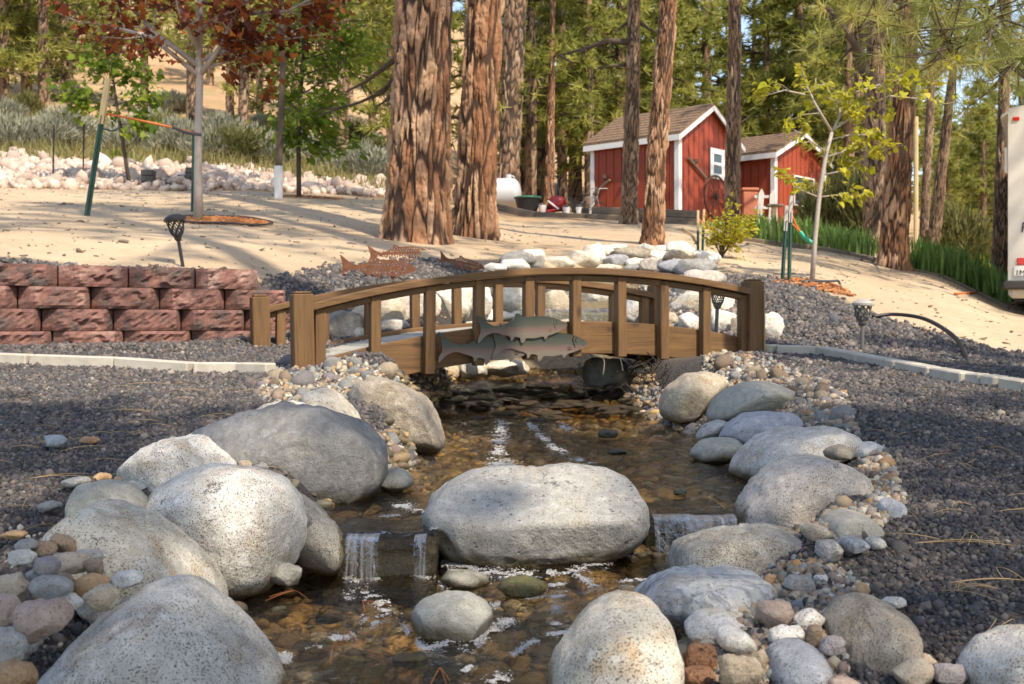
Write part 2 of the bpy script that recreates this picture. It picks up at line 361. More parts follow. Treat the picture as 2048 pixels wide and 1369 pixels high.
def barkmat(name, furrow, lo, hi, pale):
    t = NT(name); v = t.coord(); p = t.attr('plate'); tn = t.attr('cell')
    n = t.noise(t.coord(scale=(1, 1, .35)), 18, 6, .65); f = t.math('ADD', t.math('MULTIPLY', tn, .55), t.math('MULTIPLY', n, .6))
    c = t.ramp(f, [(.2, lo), (.55, hi), (.8, pale)]); c = t.mix(t.rng(p, .12, .52), furrow, c)
    fl = t.noise(t.coord(scale=(1, 1, .6)), 60, 6, .7)
    return t.fin(c, .9, t.bump(fl, .8, .012, t.bump(n, .5, .02)))
MT['bark'] = barkmat('ponderosa_bark', (.055, .027, .015), (.19, .082, .038), (.31, .15, .075), (.47, .30, .19))
MT['bark_grey'] = barkmat('pine_bark', (.05, .032, .021), (.16, .092, .055), (.25, .15, .088), (.35, .24, .16))
MT['bark_thin'] = plain('thin_bark', (.10, .07, .05), .9, var=.25, bscale=40, bump=.6)
MT['bark_pale'] = plain('pale_smooth_bark', (.44, .38, .33), .75, var=.22, bscale=25, bump=.4)
MT['twig'] = plain('dark_twigs', (.045, .032, .022), .8)
# ------------------------------------------------------------------ terrain
def zp(D, py): return E - (py - HY) / FPX * D
NEAR = [(-80, -.02), (0, -.02), (.8, -.01), (1.2, .0), (1.6, .03), (2.0, .08), (2.4, .135), (3, .19), (4, .25), (5, .305)]
COLS = {
 -500: [(5.6, .40), (6.2, .80), (7, 1.0), (10, 1.62), (15, 2.5), (18, 3.1), (20, 3.6), (25, 5.0), (35, 7.8), (60, 16), (100, 31), (260, 95)],
 0: [(5.6, .40)] + [(d, zp(d, y)) for d, y in ((6.3, 523), (7, 496), (10, 426), (15, 380), (17, 374), (18, 350), (20, 318), (25, 268), (35, 218), (60, 115), (100, 5), (260, -300))],
 400: [(5.6, .37), (6.2, .43), (6.9, .84)] + [(d, zp(d, y)) for d, y in ((8, 491), (10.5, 441), (15, 386), (17, 380), (18, 362), (20, 332), (25, 288), (35, 243), (60, 153), (100, 45), (260, -220))],
 600: [(5.6, .34), (6.1, .38), (6.6, .52), (7.2, .74)] + [(d, zp(d, y)) for d, y in ((8, 525), (9, 490), (10.5, 456), (15, 396), (18, 384), (19, 368), (20.5, 350), (25, 318), (35, 270), (60, 185), (100, 85), (260, -150))],
 780: [(5.6, .33), (6.2, .40), (6.8, .57)] + [(d, zp(d, y)) for d, y in ((7.3, 572), (8, 545), (9, 507), (10.5, 472), (13, 428), (16, 402), (19, 390), (20.5, 374), (25, 352), (35, 303), (60, 220), (100, 130), (260, -60))],
 1050: [(5.6, .33), (6.2, .38), (7.2, .50)] + [(d, zp(d, y)) for d, y in ((8, 598), (9, 558), (10, 521), (11.5, 487), (14, 458), (18, 443), (22, 434), (26, 422), (35, 405), (60, 352), (100, 285), (260, 120))],
 1350: [(5.6, .33), (6.4, .38), (7.2, .50)] + [(d, zp(d, y)) for d, y in ((8, 600), (9, 560), (10, 521), (11.5, 490), (14, 469), (18, 454), (24, 441), (30, 431), (60, 402), (100, 370), (260, 300))],
 1600: [(5.6, .33), (6.4, .40), (7, .52)] + [(d, zp(d, y)) for d, y in ((8, 592), (9, 557), (10.5, 529), (13, 507), (16, 491), (20, 476), (27, 461), (35, 455), (60, 440), (100, 420), (260, 380))],
 1850: [(5.6, .325)] + [(d, zp(d, y)) for d, y in ((6.5, 698), (7.5, 655), (9, 612), (10.5, 583), (13, 551), (15, 531), (20, 511), (35, 491), (60, 480), (100, 462), (260, 420))],
 2048: [(5.4, .30)] + [(d, zp(d, y)) for d, y in ((6.2, 722), (7, 700), (9, 660), (11, 636), (12.5, 630), (14, 618), (20, 570), (35, 521), (60, 500), (100, 480), (260, 440))],
 2600: [(5.4, .26), (7, .30), (9, .36), (11, .44), (14, .58), (20, 1.1), (35, 2.2), (60, 4), (100, 7), (260, 20)],
}
CPX = np.array(sorted(COLS)); CT = [np.array(NEAR + COLS[c]) for c in CPX]
CR = np.array([  # creek: y, centre x, half width, bed z
 (-12, -.2, .6, -.14), (.6, -.22, .34, -.12), (1.3, -.20, .30, -.10), (1.7, -.17, .29, -.095), (2.0, -.10, .34, -.09), (2.2, -.04, .40, -.085), (2.42, .02, .46, -.07), (2.62, .08, .50, .0), (2.9, .12, .47, .01), (3.5, .2, .44, .012),
 (4.4, .16, .46, .015), (5.2, .10, .44, .02), (5.7, .10, .44, .075), (6.4, .12, .46, .13), (7.1, .18, .50, .15), (7.5, .22, .46, .20), (7.9, .28, .36, .42), (8.5, .38, .36, .58), (9.2, .6, .36, .76), (10.0, .9, .30, .98), (10.7, 1.15, .2, 1.2), (11.2, 1.3, .02, 1.4)])
BUMPS = [(-.62, 4.85, .26, .10), (1.15, 5.5, .30, .06), (-.68, 1.62, .38, .095)]   # cobble piles
WA, WB = Vector((P(-420, 0, 5.35).x, 5.35)), Vector((P(590, 0, 6.62).x, 6.62))                            # retaining wall line
def wall_side(x, y):
    d = (WB - WA).normalized(); return (x - WA.x) * (-d.y) + (y - WA.y) * d.x, (x - WA.x) * d.x + (y - WA.y) * d.y, (WB - WA).length
def ground(x, y, creek=True):
    x = np.asarray(x, float); y = np.asarray(y, float)
    D = np.maximum(y, .9); px = np.clip(CX + FPX * x / D, -500, 2600)
    zs = np.stack([np.interp(y, t[:, 0], t[:, 1]) for t in CT]); j = np.clip(np.searchsorted(CPX, px) - 1, 0, len(CPX) - 2)
    w = (px - CPX[j]) / (CPX[j + 1] - CPX[j]); w = w * w * (3 - 2 * w) * .5 + w * .5
    idx = np.indices(x.shape) if x.shape else ()
    z = zs[(j, *idx)] * (1 - w) + zs[(j + 1, *idx)] * w
    # the retaining wall's step
    s, t, L = wall_side(x, y)
    inw = sstep(0.02, -.25, t - L) * sstep(7.4, 6.4, y)
    step = np.where(s > .12, np.maximum(z, .83), np.minimum(z, .30 + .02 * np.clip(y, 0, 6.5)))
    z = z * (1 - inw) + step * inw
    for (bx, by, br, bh) in BUMPS: z = z + bh * np.exp(-((x - bx) ** 2 + (y - by) ** 2) / (2 * (br * .6) ** 2))
    p = np.stack([x, y, np.zeros_like(x)], -1); a = np.clip((y - 5) / 60, 0, 1)
    z = z + (.012 + .5 * a * a) * fbm(p * (.9 - .75 * np.clip(a * 3, 0, 1))[..., None], 3, 3) + .006 * vnoise(p * 4.0, 9) * np.clip(1.4 - y / 30, 0, 1)
    if creek:
        cx, hw, bz = (np.interp(y, CR[:, 0], CR[:, i]) for i in (1, 2, 3))
        d = np.abs(x - cx) - hw; on = (y < 11.2)
        rw_ = sstep(2.6, 3.3, y) * sstep(6.0, 5.3, y); lw_ = sstep(1.2, 1.6, y) * sstep(2.5, 2.2, y); tt = sstep(-.02, .0 + .22 + np.where(x > cx, .34 * rw_, .2 * lw_), d); z = np.where(on, np.minimum(z, bz * (1 - tt) + z * tt), z)
    return z
def gz(x, y): return float(ground(np.array(x), np.array(y)))
def hit(px, py, d0=1.2, d1=120):
    """where the sight line through a pixel meets the ground"""
    Ds = np.exp(np.linspace(math.log(d0), math.log(d1), 900)); x = (px - CX) / FPX * Ds
    z = E - (py - HY) / FPX * Ds; g = ground(x, Ds); k = np.nonzero(z <= g)[0]
    i = k[0] if len(k) else len(Ds) - 1
    return Vector((x[i], Ds[i], g[i]))
GB = np.array([(-600, 6.0), (0, 6.35), (500, 6.95), (650, 7.9), (1000, 9.7), (1400, 9.7), (1540, 9.0), (1700, 8.0), (1850, 7.4), (2048, 6.6), (2600, 5.6)])
def gravel_edge(x, y):
    px = CX + FPX * x / np.maximum(y, .9); return np.interp(px, GB[:, 0], GB[:, 1])

def build_ground():
    u = np.linspace(-1, 1, 341); xs = 2.2 * np.sinh(u * 4.9) / np.sinh(1.0) * .68 + 0; xs = np.sign(u) * (np.abs(u) * 3.0 + 160 * np.abs(u) ** 5)
    ys = np.concatenate([np.linspace(-60, -2, 24), np.linspace(-1.5, .9, 14), np.exp(np.linspace(math.log(.95), math.log(13), 300)), np.exp(np.linspace(math.log(13.3), math.log(260), 110))])
    X, Y = np.meshgrid(xs, ys); Z = ground(X, Y); ny, nx = X.shape
    v = np.stack([X, Y, Z], -1).reshape(-1, 3); i = np.arange(nx * ny).reshape(ny, nx)
    f = np.stack([i[:-1, :-1], i[:-1, 1:], i[1:, 1:], i[1:, :-1]], -1).reshape(-1, 4)
    me = mesh_np('ground', v, f, True)
    ge = gravel_edge(X, Y); px = CX + FPX * X / np.maximum(Y, .9); wob = .22 * fbm(np.stack([X * 1.1, Y * 1.1, X * 0], -1), 3, 21)
    g = sstep(.12, -.12, Y - ge + wob)
    cx, hw = (np.interp(Y, CR[:, 0], CR[:, k]) for k in (1, 2)); cr = sstep(.12, -.05, np.abs(X - cx) - hw) * (Y < 11)
    hill = sstep(16.5, 19.5, Y + wob * 3) * sstep(1500, 1000, px) + sstep(19, 24, Y) * sstep(1000, 1500, px)
    for nm, val in (('gravel', g), ('creek', cr), ('hill', np.clip(hill, 0, 1))):
        a = me.attributes.new(nm, 'FLOAT', 'POINT'); a.data.foreach_set('value', val.ravel().astype(np.float32))
    t = NT('ground'); v_ = t.coord(rand=False)
    n1 = t.noise(v_, .7, 5, .6); n2 = t.noise(v_, 9, 6, .65); n3 = t.noise(v_, 60, 4, .7)
    sand = t.mix(t.rng(n1, .35, .65), (.43, .315, .20), (.53, .41, .275)); sand = t.mix(t.rng(n2, .45, .75, 0, .6), sand, (.36, .25, .155)); sand = t.mix(t.rng(n3, .5, .8, 0, .7), sand, (.62, .50, .36))
    lit = t.rng(t.noise(v_, 130, 2, .5), .68, .72, 0, .8); sand = t.mix(lit, sand, (.17, .10, .06))
    grav = t.mix(t.rng(t.voro(v_, 95, out='Color') if False else t.noise(v_, 120, 3, .7), .35, .7), (.022, .021, .022), (.085, .075, .07)); grav = t.mix(t.rng(t.noise(v_, 170, 1), .68, .74, 0, .8), grav, (.24, .19, .14))
    grav = t.mix(t.rng(t.noise(v_, .9, 3), .5, .75, 0, .35), grav, (.20, .15, .10))
    hl = t.mix(t.rng(t.noise(v_, .12, 5, .6), .4, .6), (.40, .235, .115), (.47, .31, .17)); hl = t.mix(t.rng(t.noise(v_, .5, 6, .65), .5, .68), hl, (.24, .215, .10)); hl = t.mix(t.rng(t.noise(v_, 5, 5, .7), .5, .75, 0, .5), hl, (.20, .14, .08))
    bed = t.mix(t.rng(t.noise(v_, 30, 5), .35, .65), (.13, .10, .06), (.22, .17, .10))
    c = t.mix(t.attr('gravel'), sand, grav); c = t.mix(t.attr('hill'), c, hl); c = t.mix(t.attr('creek'), c, bed)
    bs = t.voro(v_, 95); nb = t.bump(bs, .6, .008); nb = t.bump(n2, .35, .02, nb); nb = t.bump(t.noise(v_, 2.6, 6, .6), .55, .10, nb)
    t.fin(c, .95, nb)
    return tag(ob('ground', me, t.m), 'sloping yard of pale sand and dark lava gravel rising to an orange hillside', None, None, 'structure')
build_ground()

# ------------------------------------------------------------------ scattering (uncountable stuff)
PROTO = bpy.data.collections.new('stuff_sources')
def rock_proto(name, sub, mat, seed, sq=(1, .8, .6), amp=.22, fr=1.3, smooth=True):
    v, f = ICO[sub]; n = fbm(v * fr + seed * 3.7, 3, seed); w = v * (1 + amp * n)[:, None] * np.array(sq)
    me = mesh_np(name, w, f, smooth); me.materials.append(mat)
    return me
def source_set(key, meshes):
    c = bpy.data.collections.new(key)
    for i, me in enumerate(meshes):
        o = bpy.data.objects.new(f'{key}_source', me); c.objects.link(o)
    return c
def scatter(name, label, pts, rot, scl, coll, kind='stuff'):
    pts = np.asarray(pts, np.float32); me = bpy.data.meshes.new(name); me.vertices.add(len(pts)); me.vertices.foreach_set('co', pts.ravel())
    a = me.attributes.new('rot', 'FLOAT_VECTOR', 'POINT'); a.data.foreach_set('vector', np.asarray(rot, np.float32).ravel())
    a = me.attributes.new('scl', 'FLOAT_VECTOR', 'POINT'); s = np.asarray(scl, np.float32); s = np.repeat(s[:, None], 3, 1) if s.ndim == 1 else s; a.data.foreach_set('vector', s.ravel())
    o = ob(name, me); g = bpy.data.node_groups.new(name, 'GeometryNodeTree')
    g.interface.new_socket('Geometry', in_out='INPUT', socket_type='NodeSocketGeometry'); g.interface.new_socket('Geometry', in_out='OUTPUT', socket_type='NodeSocketGeometry')
    N = g.nodes; gi = N.new('NodeGroupInput'); go = N.new('NodeGroupOutput'); ip = N.new('GeometryNodeInstanceOnPoints'); ci = N.new('GeometryNodeCollectionInfo')
    ci.inputs['Collection'].default_value = coll; ci.inputs['Separate Children'].default_value = True; ci.inputs['Reset Children'].default_value = True
    ip.inputs['Pick Instance'].default_value = True
    def na(nm):
        q = N.new('GeometryNodeInputNamedAttribute'); q.data_type = 'FLOAT_VECTOR'; q.inputs['Name'].default_value = nm; return q.outputs['Attribute']
    e2r = N.new('FunctionNodeEulerToRotation'); L = g.links
    L.new(gi.outputs[0], ip.inputs['Points']); L.new(ci.outputs[0], ip.inputs['Instance']); L.new(na('rot'), e2r.inputs[0]); L.new(e2r.outputs[0], ip.inputs['Rotation']); L.new(na('scl'), ip.inputs['Scale'])
    L.new(ip.outputs[0], go.inputs[0])
    m = o.modifiers.new('scatter', 'NODES'); m.node_group = g
    return tag(o, label, None, None, kind)
def rrot(n): return rng.uniform(0, 2 * math.pi, (n, 3))
def creek_d(x, y):
    cx, hw = (np.interp(y, CR[:, 0], CR[:, k]) for k in (1, 2)); return np.abs(x - cx) - hw

def lava_gravel():
    protos = source_set('gravel_set', [rock_proto('gravel_stone', 1, MT['gravel'], i, (1, .85, .7), .35, 1.1, False) for i in range(7)])
    P_, S_ = [], []
    for (d0, d1, r) in ((.9, 3.2, .0046), (3.2, 4.6, .0060), (4.6, 6.2, .0076), (6.2, 10.2, .0115)):
        # fan that covers the view plus a margin
        hw0 = .62 * d1; n = int((d1 - d0) * 2 * hw0 / (r * r * 2.6)); x = rng.uniform(-hw0, hw0, n); y = rng.uniform(d0, d1, n)
        ok = (np.abs(x) < .60 * y + .1) & (y < gravel_edge(x, y) + rng.normal(0, .10, n)) & (creek_d(x, y) > .16 + np.where((x > 0) & (y > 4.9) & (y < 6.2), .26, 0))
        px = CX + FPX * x / y; ok &= ~((px > 480) & (px < 1560) & (y > 9.2)) & ~((y > 7) & (creek_d(x, y) < .35))
        s, t, L = wall_side(x, y); ok &= ~((np.abs(s - .06) < .12) & (t < L))
        x, y = x[ok], y[ok]; z = ground(x, y); P_.append(np.stack([x, y, z + rng.uniform(-.25, .75, len(x)) * r], -1)); S_.append(r * rng.lognormal(0, .36, len(x)))
    p = np.concatenate(P_); s = np.concatenate(S_)
    scatter('lava_gravel', 'dark lava gravel spread over the banks on both sides of the creek', p, rrot(len(p)), s, protos)
lava_gravel()
def bed_pebbles():
    protos = source_set('bed_set', [rock_proto('bed_pebble', 2, MT['bed'], 20 + i, (1, .8, .5), .18) for i in range(6)])
    n = 9000; y = rng.uniform(.9, 7.3, n); cx, hw = (np.interp(y, CR[:, 0], CR[:, k]) for k in (1, 2)); x = cx + rng.uniform(-1, 1, n) * (hw + .16)
    s = rng.lognormal(math.log(.016), .42, n); z = ground(x, y) + s * .15; r = rrot(n); r[:, :2] = rng.normal(0, .25, (n, 2))
    scatter('creek_bed_pebbles', 'brown and olive pebbles lying on the creek bed under the water', np.stack([x, y, z], -1), r, s, protos)
bed_pebbles()
# ------------------------------------------------------------------ boulders
def boulder(name, label, cat, mat, outline, D, thick, seed, sub=4, lump=.05, group=None, q=.82, fr=2.2, yoff=0.0, facet=.82, cuts=()):
    pts = np.array(outline, float); c = (pts.min(0) + pts.max(0)) / 2
    ctr = P(c[0], c[1], D); r = pts - c; ang = np.arctan2(-r[:, 1], r[:, 0]); rad = np.hypot(r[:, 0], r[:, 1]) / FPX * D
    o = np.argsort(ang); ang, rad = ang[o], rad[o]
    dense = np.concatenate([np.linspace(r[i], r[(i + 1) % len(r)], 12, endpoint=False) for i in range(len(r))]) / FPX * D
    ang = np.arctan2(-dense[:, 1], dense[:, 0]); rad = np.hypot(dense[:, 0], dense[:, 1]); o = np.argsort(ang); ang, rad = ang[o], rad[o]
    th = np.linspace(-math.pi, math.pi, 181)[:-1]; rr = np.interp(th, np.r_[ang - 2 * math.pi, ang, ang + 2 * math.pi], np.r_[rad, rad, rad])
    kern = np.ones(5) / 5; rr = np.convolve(np.r_[rr[-2:], rr, rr[:2]], kern, 'valid') * 1.01
    v, f = ICO[sub]; n = v.copy(); t = np.arctan2(n[:, 2], n[:, 0]); rho = np.hypot(n[:, 0], n[:, 2]); rt = np.interp(t, np.r_[th, math.pi], np.r_[rr, rr[0]])
    rq = rho ** q; dy = np.sign(n[:, 1]) * np.abs(n[:, 1]) ** q * thick
    p = np.stack([np.cos(t) * rt * rq, dy, np.sin(t) * rt * rq], -1)
    size = rad.mean()
    base = np.stack([n[:, 0], n[:, 1], n[:, 2]], -1)
    nz = fbm(base * fr + seed * 5.31, 5, seed, .52) + .5 * np.abs(vnoise(base * fr * 1.7 + seed, seed + 50))
    nz = nz - nz.mean(); p = p + base * (nz * lump * size)[:, None]
    rs = np.random.default_rng(seed + 900); ext = np.abs(p).max(0)
    for _ in range(9):
        nv = rs.normal(0, 1, 3) * np.array([.55, 1.0, .55]); nv[1] = -abs(nv[1]) if rs.random() < .7 else nv[1]; nv /= np.linalg.norm(nv); pr = (p / ext) @ nv; mx = pr.max(); cut = mx * rs.uniform(.70, .90); ov = np.maximum(pr - cut, 0); p = p - (ov * facet)[:, None] * nv * ext
    for nv, cf in cuts:
        nv = np.array(nv, float); nv /= np.linalg.norm(nv); pr = (p / ext) @ nv; ov = np.maximum(pr - pr.max() * cf, 0); p = p - (ov * .9)[:, None] * nv * ext
    p = p + base * (.016 * size * fbm(base * 9 + seed, 3, seed + 5))[:, None]
    me = mesh_np(name, p, f, True)
    wz = p[:, 2] + ctr.z; wl = np.where(p[:, 1] + ctr.y > 2.55, .082, 0.0); X_, Y_ = p[:, 0] + ctr.x, p[:, 1] + ctr.y
    wet = sstep(.034, .008, wz - wl + .012 * fbm(p * 22 + seed, 3, seed)) * sstep(.22, .05, creek_d(X_, Y_)) * (Y_ < 7)
    at = me.attributes.new('wet', 'FLOAT', 'POINT'); at.data.foreach_set('value', wet.astype(np.float32))
    o = ob(name, me, MT[mat], None, (ctr.x, ctr.y + yoff, ctr.z)); return tag(o, label, cat, group)
def ell(cx, cy, w, h, seed, k=14, irr=.10, tilt=0.0):
    rs = np.random.default_rng(seed); out = []
    for i in range(k):
        a = 2 * math.pi * i / k; ca, sa = math.cos(a), math.sin(a); e = .85; rr = 1 + rs.uniform(-irr, irr)
        x = math.copysign(abs(ca) ** e, ca) * w / 2 * rr; y = math.copysign(abs(sa) ** e, sa) * h / 2 * rr
        out.append((cx + x * math.cos(tilt) - y * math.sin(tilt), cy + x * math.sin(tilt) + y * math.cos(tilt)))
    return out
BIG = [
 ('slate', [(845,1012),(880,975),(940,945),(1000,938),(1080,942),(1150,937),(1230,945),(1275,965),(1293,1000),(1297,1045),(1285,1080),(1240,1105),(1180,1125),(1100,1138),(1040,1141),(970,1128),(900,1112),(870,1075),(850,1040)], 2.60, .17, .035, 'large flat-topped pitted grey boulder in the middle of creek'),
 ('basalt', [(352,885),(400,850),(470,830),(560,812),(640,812),(700,835),(745,865),(768,905),(765,960),(740,1000),(700,1018),(640,1026),(590,1020),(540,1000),(450,990),(380,950)], 2.95, .20, .05, 'big dark grey boulder on left bank with a long sloping back'),
 ('granite', [(292,1010),(310,975),(360,945),(430,933),(500,938),(560,960),(595,1000),(610,1050),(605,1100),(580,1145),(540,1178),(480,1195),(430,1185),(380,1150),(320,1090),(295,1045)], 2.28, .17, .025, 'round speckled granite boulder at water edge on left bank'),
 ('granite', [(240,945),(290,895),(340,880),(415,867),(440,880),(465,915),(468,950),(440,1000),(350,1010),(270,990)], 2.62, .12, .05, 'pale speckled granite rock with a blunt peak beside dark grey boulder'),
 ('greensmooth', [(133,1000),(150,972),(200,963),(250,970),(285,1000),(298,1035),(295,1075),(200,1090),(140,1050)], 2.22, .10, .02, 'smooth plain olive-grey stone tucked between two granite boulders'),
 ('granite_tan', [(90,1060),(110,1030),(150,1008),(200,1003),(260,1025),(330,1065),(390,1110),(420,1150),(435,1190),(444,1230),(400,1265),(300,1260),(200,1220),(120,1130)], 1.95, .16, .03, 'long yellow-flecked granite boulder sloping to the water on left'),
 ('granite', [(68,1369),(90,1320),(140,1265),(200,1215),(270,1175),(320,1165),(380,1185),(440,1230),(490,1280),(525,1330),(552,1375),(560,1500),(300,1580),(60,1500)], 1.60, .20, .02, 'large speckled granite boulder cut by bottom left of the photo'),
 ('brownrock', [(688,790),(720,765),(760,754),(800,760),(840,785),(865,820),(885,860),(892,892),(870,912),(830,912),(790,900),(740,870),(700,825)], 4.10, .24, .04, 'brown angular boulder in front of the bridge, left of the pool'),
 ('creamrock', [(600,800),(620,782),(650,776),(680,790),(700,815),(725,850),(738,880),(700,900),(630,880)], 3.55, .15, .04, 'cream rock leaning behind the big dark grey boulder'),
 ('whiterock', [(497,830),(530,808),(580,803),(615,808),(630,835),(560,860),(510,850)], 3.45, .12, .03, 'low white rock just above the big dark grey boulder'),
 ('greensmooth', [(750,968),(765,945),(790,935),(815,945),(828,968),(800,985),(760,985)], 3.05, .07, .02, 'small smooth stone at pool edge beside dark grey boulder'),
 ('granite_dark', [(590,990),(625,1010),(655,1045),(685,1080),(692,1110),(680,1145),(640,1145),(600,1130),(575,1060)], 2.42, .10, .06, 'wedge of grey rock left of the left waterfall'),
 ('greensmooth', [(815,1240),(840,1205),(890,1188),(940,1190),(970,1205),(985,1230),(980,1260),(960,1290),(900,1305),(850,1292),(820,1265)], 1.95, .075, .025, 'lone round stone with pale top standing in the lower pool'),
 ('greensmooth', [(878,1158),(900,1143),(940,1143),(975,1155),(982,1172),(930,1182),(890,1180)], 2.30, .05, .05, 'small grey-green stone in water under the flat boulder'),
 ('moss', [(992,1172),(1010,1160),(1050,1155),(1085,1165),(1097,1180),(1060,1192),(1010,1190)], 2.22, .05, .03, 'yellow mossy stone in water under the flat boulder'),
 ('granite_tan', [(1093,1369),(1110,1330),(1150,1270),(1190,1225),(1230,1205),(1290,1203),(1320,1220),(1340,1260),(1352,1310),(1362,1375),(1370,1500),(1200,1580),(1078,1480)], 1.62, .18, .025, 'large tan granite boulder at bottom centre right of the pool'),
 ('veined', [(1253,1210),(1290,1170),(1340,1150),(1385,1145),(1450,1150),(1480,1140),(1520,1150),(1550,1188),(1545,1215),(1500,1238),(1420,1248),(1350,1245),(1300,1240)], 1.95, .13, .05, 'blue-white veined boulder on right bank of the lower pool'),
 ('granite_dark', [(1338,1120),(1350,1085),(1390,1065),(1450,1058),(1540,1055),(1600,1065),(1632,1092),(1638,1128),(1600,1152),(1500,1170),(1400,1165),(1343,1150)], 2.22, .13, .05, 'low dark speckled boulder under the right waterfall'),
 ('granite_pink', [(1476,1060),(1480,1020),(1510,975),(1550,935),(1600,915),(1660,910),(1710,925),(1732,955),(1738,995),(1710,1030),(1660,1060),(1600,1080),(1520,1085)], 2.62, .20, .045, 'large pinkish-grey boulder right of the right waterfall'),
 ('greensmooth', [(1495,1000),(1540,945),(1580,928),(1630,922),(1640,960),(1560,1010)], 2.82, .10, .03, 'flat grey-green stone peeking out behind pinkish-grey boulder'),
 ('granite', [(1464,938),(1490,905),(1530,870),(1590,855),(1660,857),(1710,875),(1715,895),(1670,915),(1600,940),(1540,965),(1500,968),(1470,955)], 3.30, .20, .05, 'long white speckled boulder sloping to the pool on right bank'),
 ('greensmooth', [(1378,910),(1400,885),(1430,875),(1470,878),(1492,895),(1478,918),(1430,930),(1390,924)], 3.72, .11, .025, 'flat smooth grey stone in the right edge of the upper pool'),
 ('slate', [(1393,872),(1410,850),(1440,840),(1462,845),(1455,868),(1420,886),(1398,886)], 4.1, .09, .04, 'small pale stone at right pool edge below blue-grey boulder'),
 ('greyblue', [(1438,880),(1455,850),(1490,830),(1540,822),(1590,830),(1605,848),(1565,872),(1500,888),(1470,896)], 3.92, .16, .03, 'blue-grey pitted boulder on right bank above flat smooth stone'),
 ('greensmooth', [(1416,832),(1430,800),(1465,775),(1510,763),(1555,767),(1585,782),(1585,815),(1540,838),(1470,850),(1425,850)], 4.42, .21, .015, 'big smooth olive-grey boulder near the right end of bridge'),
 ('tanrock', [(1318,812),(1335,775),(1370,750),(1410,742),(1445,752),(1458,775),(1440,808),(1400,838),(1350,845),(1325,840)], 4.92, .20, .02, 'tan speckled boulder at waterline under right end of the bridge'),
 ('tanrock', [(1598,778),(1620,755),(1650,750),(1680,760),(1686,782),(1660,800),(1620,800)], 4.95, .13, .03, 'tan rounded rock at the edge of right gravel by pebble heap'),
 ('whiterock', [(1455,738),(1490,720),(1530,717),(1560,733),(1575,753),(1500,765)], 5.62, .14, .04, 'sunlit white rock at foot of right bridge post'),
 ('brownrock', [(1662,1250),(1690,1215),(1740,1200),(1780,1210),(1815,1245),(1833,1290),(1828,1325),(1790,1360),(1750,1390),(1700,1395),(1675,1330)], 1.70, .14, .03, 'big brown-grey boulder beside right gravel near bottom right'),
 ('whiterock', [(1368,1258),(1400,1228),(1450,1221),(1500,1235),(1517,1260),(1512,1292),(1450,1310),(1390,1300)], 1.80, .08, .03, 'white rounded stone among pebbles below the veined boulder'),
 ('greyblue', [(1536,1340),(1550,1310),(1580,1292),(1610,1290),(1640,1305),(1659,1335),(1656,1372),(1600,1400),(1540,1385)], 1.60, .09, .015, 'round blue-grey stone at bottom right among pebbles'),
 ('granite', [(1943,1375),(1960,1330),(2000,1295),(2048,1275),(2120,1268),(2180,1330),(2150,1440),(1990,1460)], 1.50, .13, .03, 'black-and-white speckled boulder in bottom right corner'),
 ('whiterock', [(1700,905),(1720,888),(1750,885),(1768,895),(1765,912),(1735,922),(1708,916)], 3.2, .09, .03, 'white flat stone at right tip of long white boulder'),
 ('greensmooth', [(1640,1068),(1660,1035),(1700,1022),(1735,1030),(1757,1055),(1740,1080),(1690,1092),(1650,1088)], 2.25, .10, .035, 'domed grey stone at gravel edge below pinkish-grey boulder'),
 ('granite_pink', [(1635,1110),(1640,1085),(1665,1078),(1682,1095),(1680,1120),(1660,1132),(1640,1125)], 2.1, .045, .10, 'knobbly cream rock standing against low dark speckled boulder'),
 ('tanrock', [(1602,1058),(1620,1048),(1650,1055),(1662,1072),(1640,1082),(1612,1078)], 2.2, .05, .05, 'rust-brown stone wedged above knobbly cream rock'),
 ('greyblue', [(1752,1040),(1760,1005),(1780,998),(1805,1008),(1810,1030),(1790,1050),(1765,1055)], 2.35, .05, .08, 'rough grey lump of rock by the right gravel edge'),
 ('veined', [(1675,1095),(1690,1075),(1720,1073),(1735,1088),(1728,1100),(1690,1106)], 2.12, .05, .06, 'small grey pointed rock beside domed grey stone'),
 ('whiterock', [(1733,1085),(1745,1072),(1765,1078),(1774,1090),(1755,1098),(1738,1097)], 2.15, .03, .07, 'little white angular rock on the gravel by small grey pointed rock'),
 ('brownrock', [(1650,905),(1662,893),(1690,890),(1708,902),(1705,918),(1680,922),(1655,920)], 3.0, .06, .04, 'brown cobble lying on top end of pinkish-grey boulder'),
]
for i, (m, ol, D, th, lp, lab) in enumerate(BIG):
    big = max(p[0] for p in ol) - min(p[0] for p in ol) > 150
    boulder('boulder' if big else 'rock', lab, 'boulder' if big else 'rock', m, ol, D, th, i + 3, 5 if big else 4, lp * 1.15, q=.66 if i == 0 else .78, facet=.25 if i == 0 else .4 if i in (2, 5, 6, 15, 24, 30) else .75, cuts=[((0, -.55, .84), .58), ((.1, -.95, -.3), .78)] if i == 0 else [((-.3, -.7, .6), .75)] if i == 1 else ())
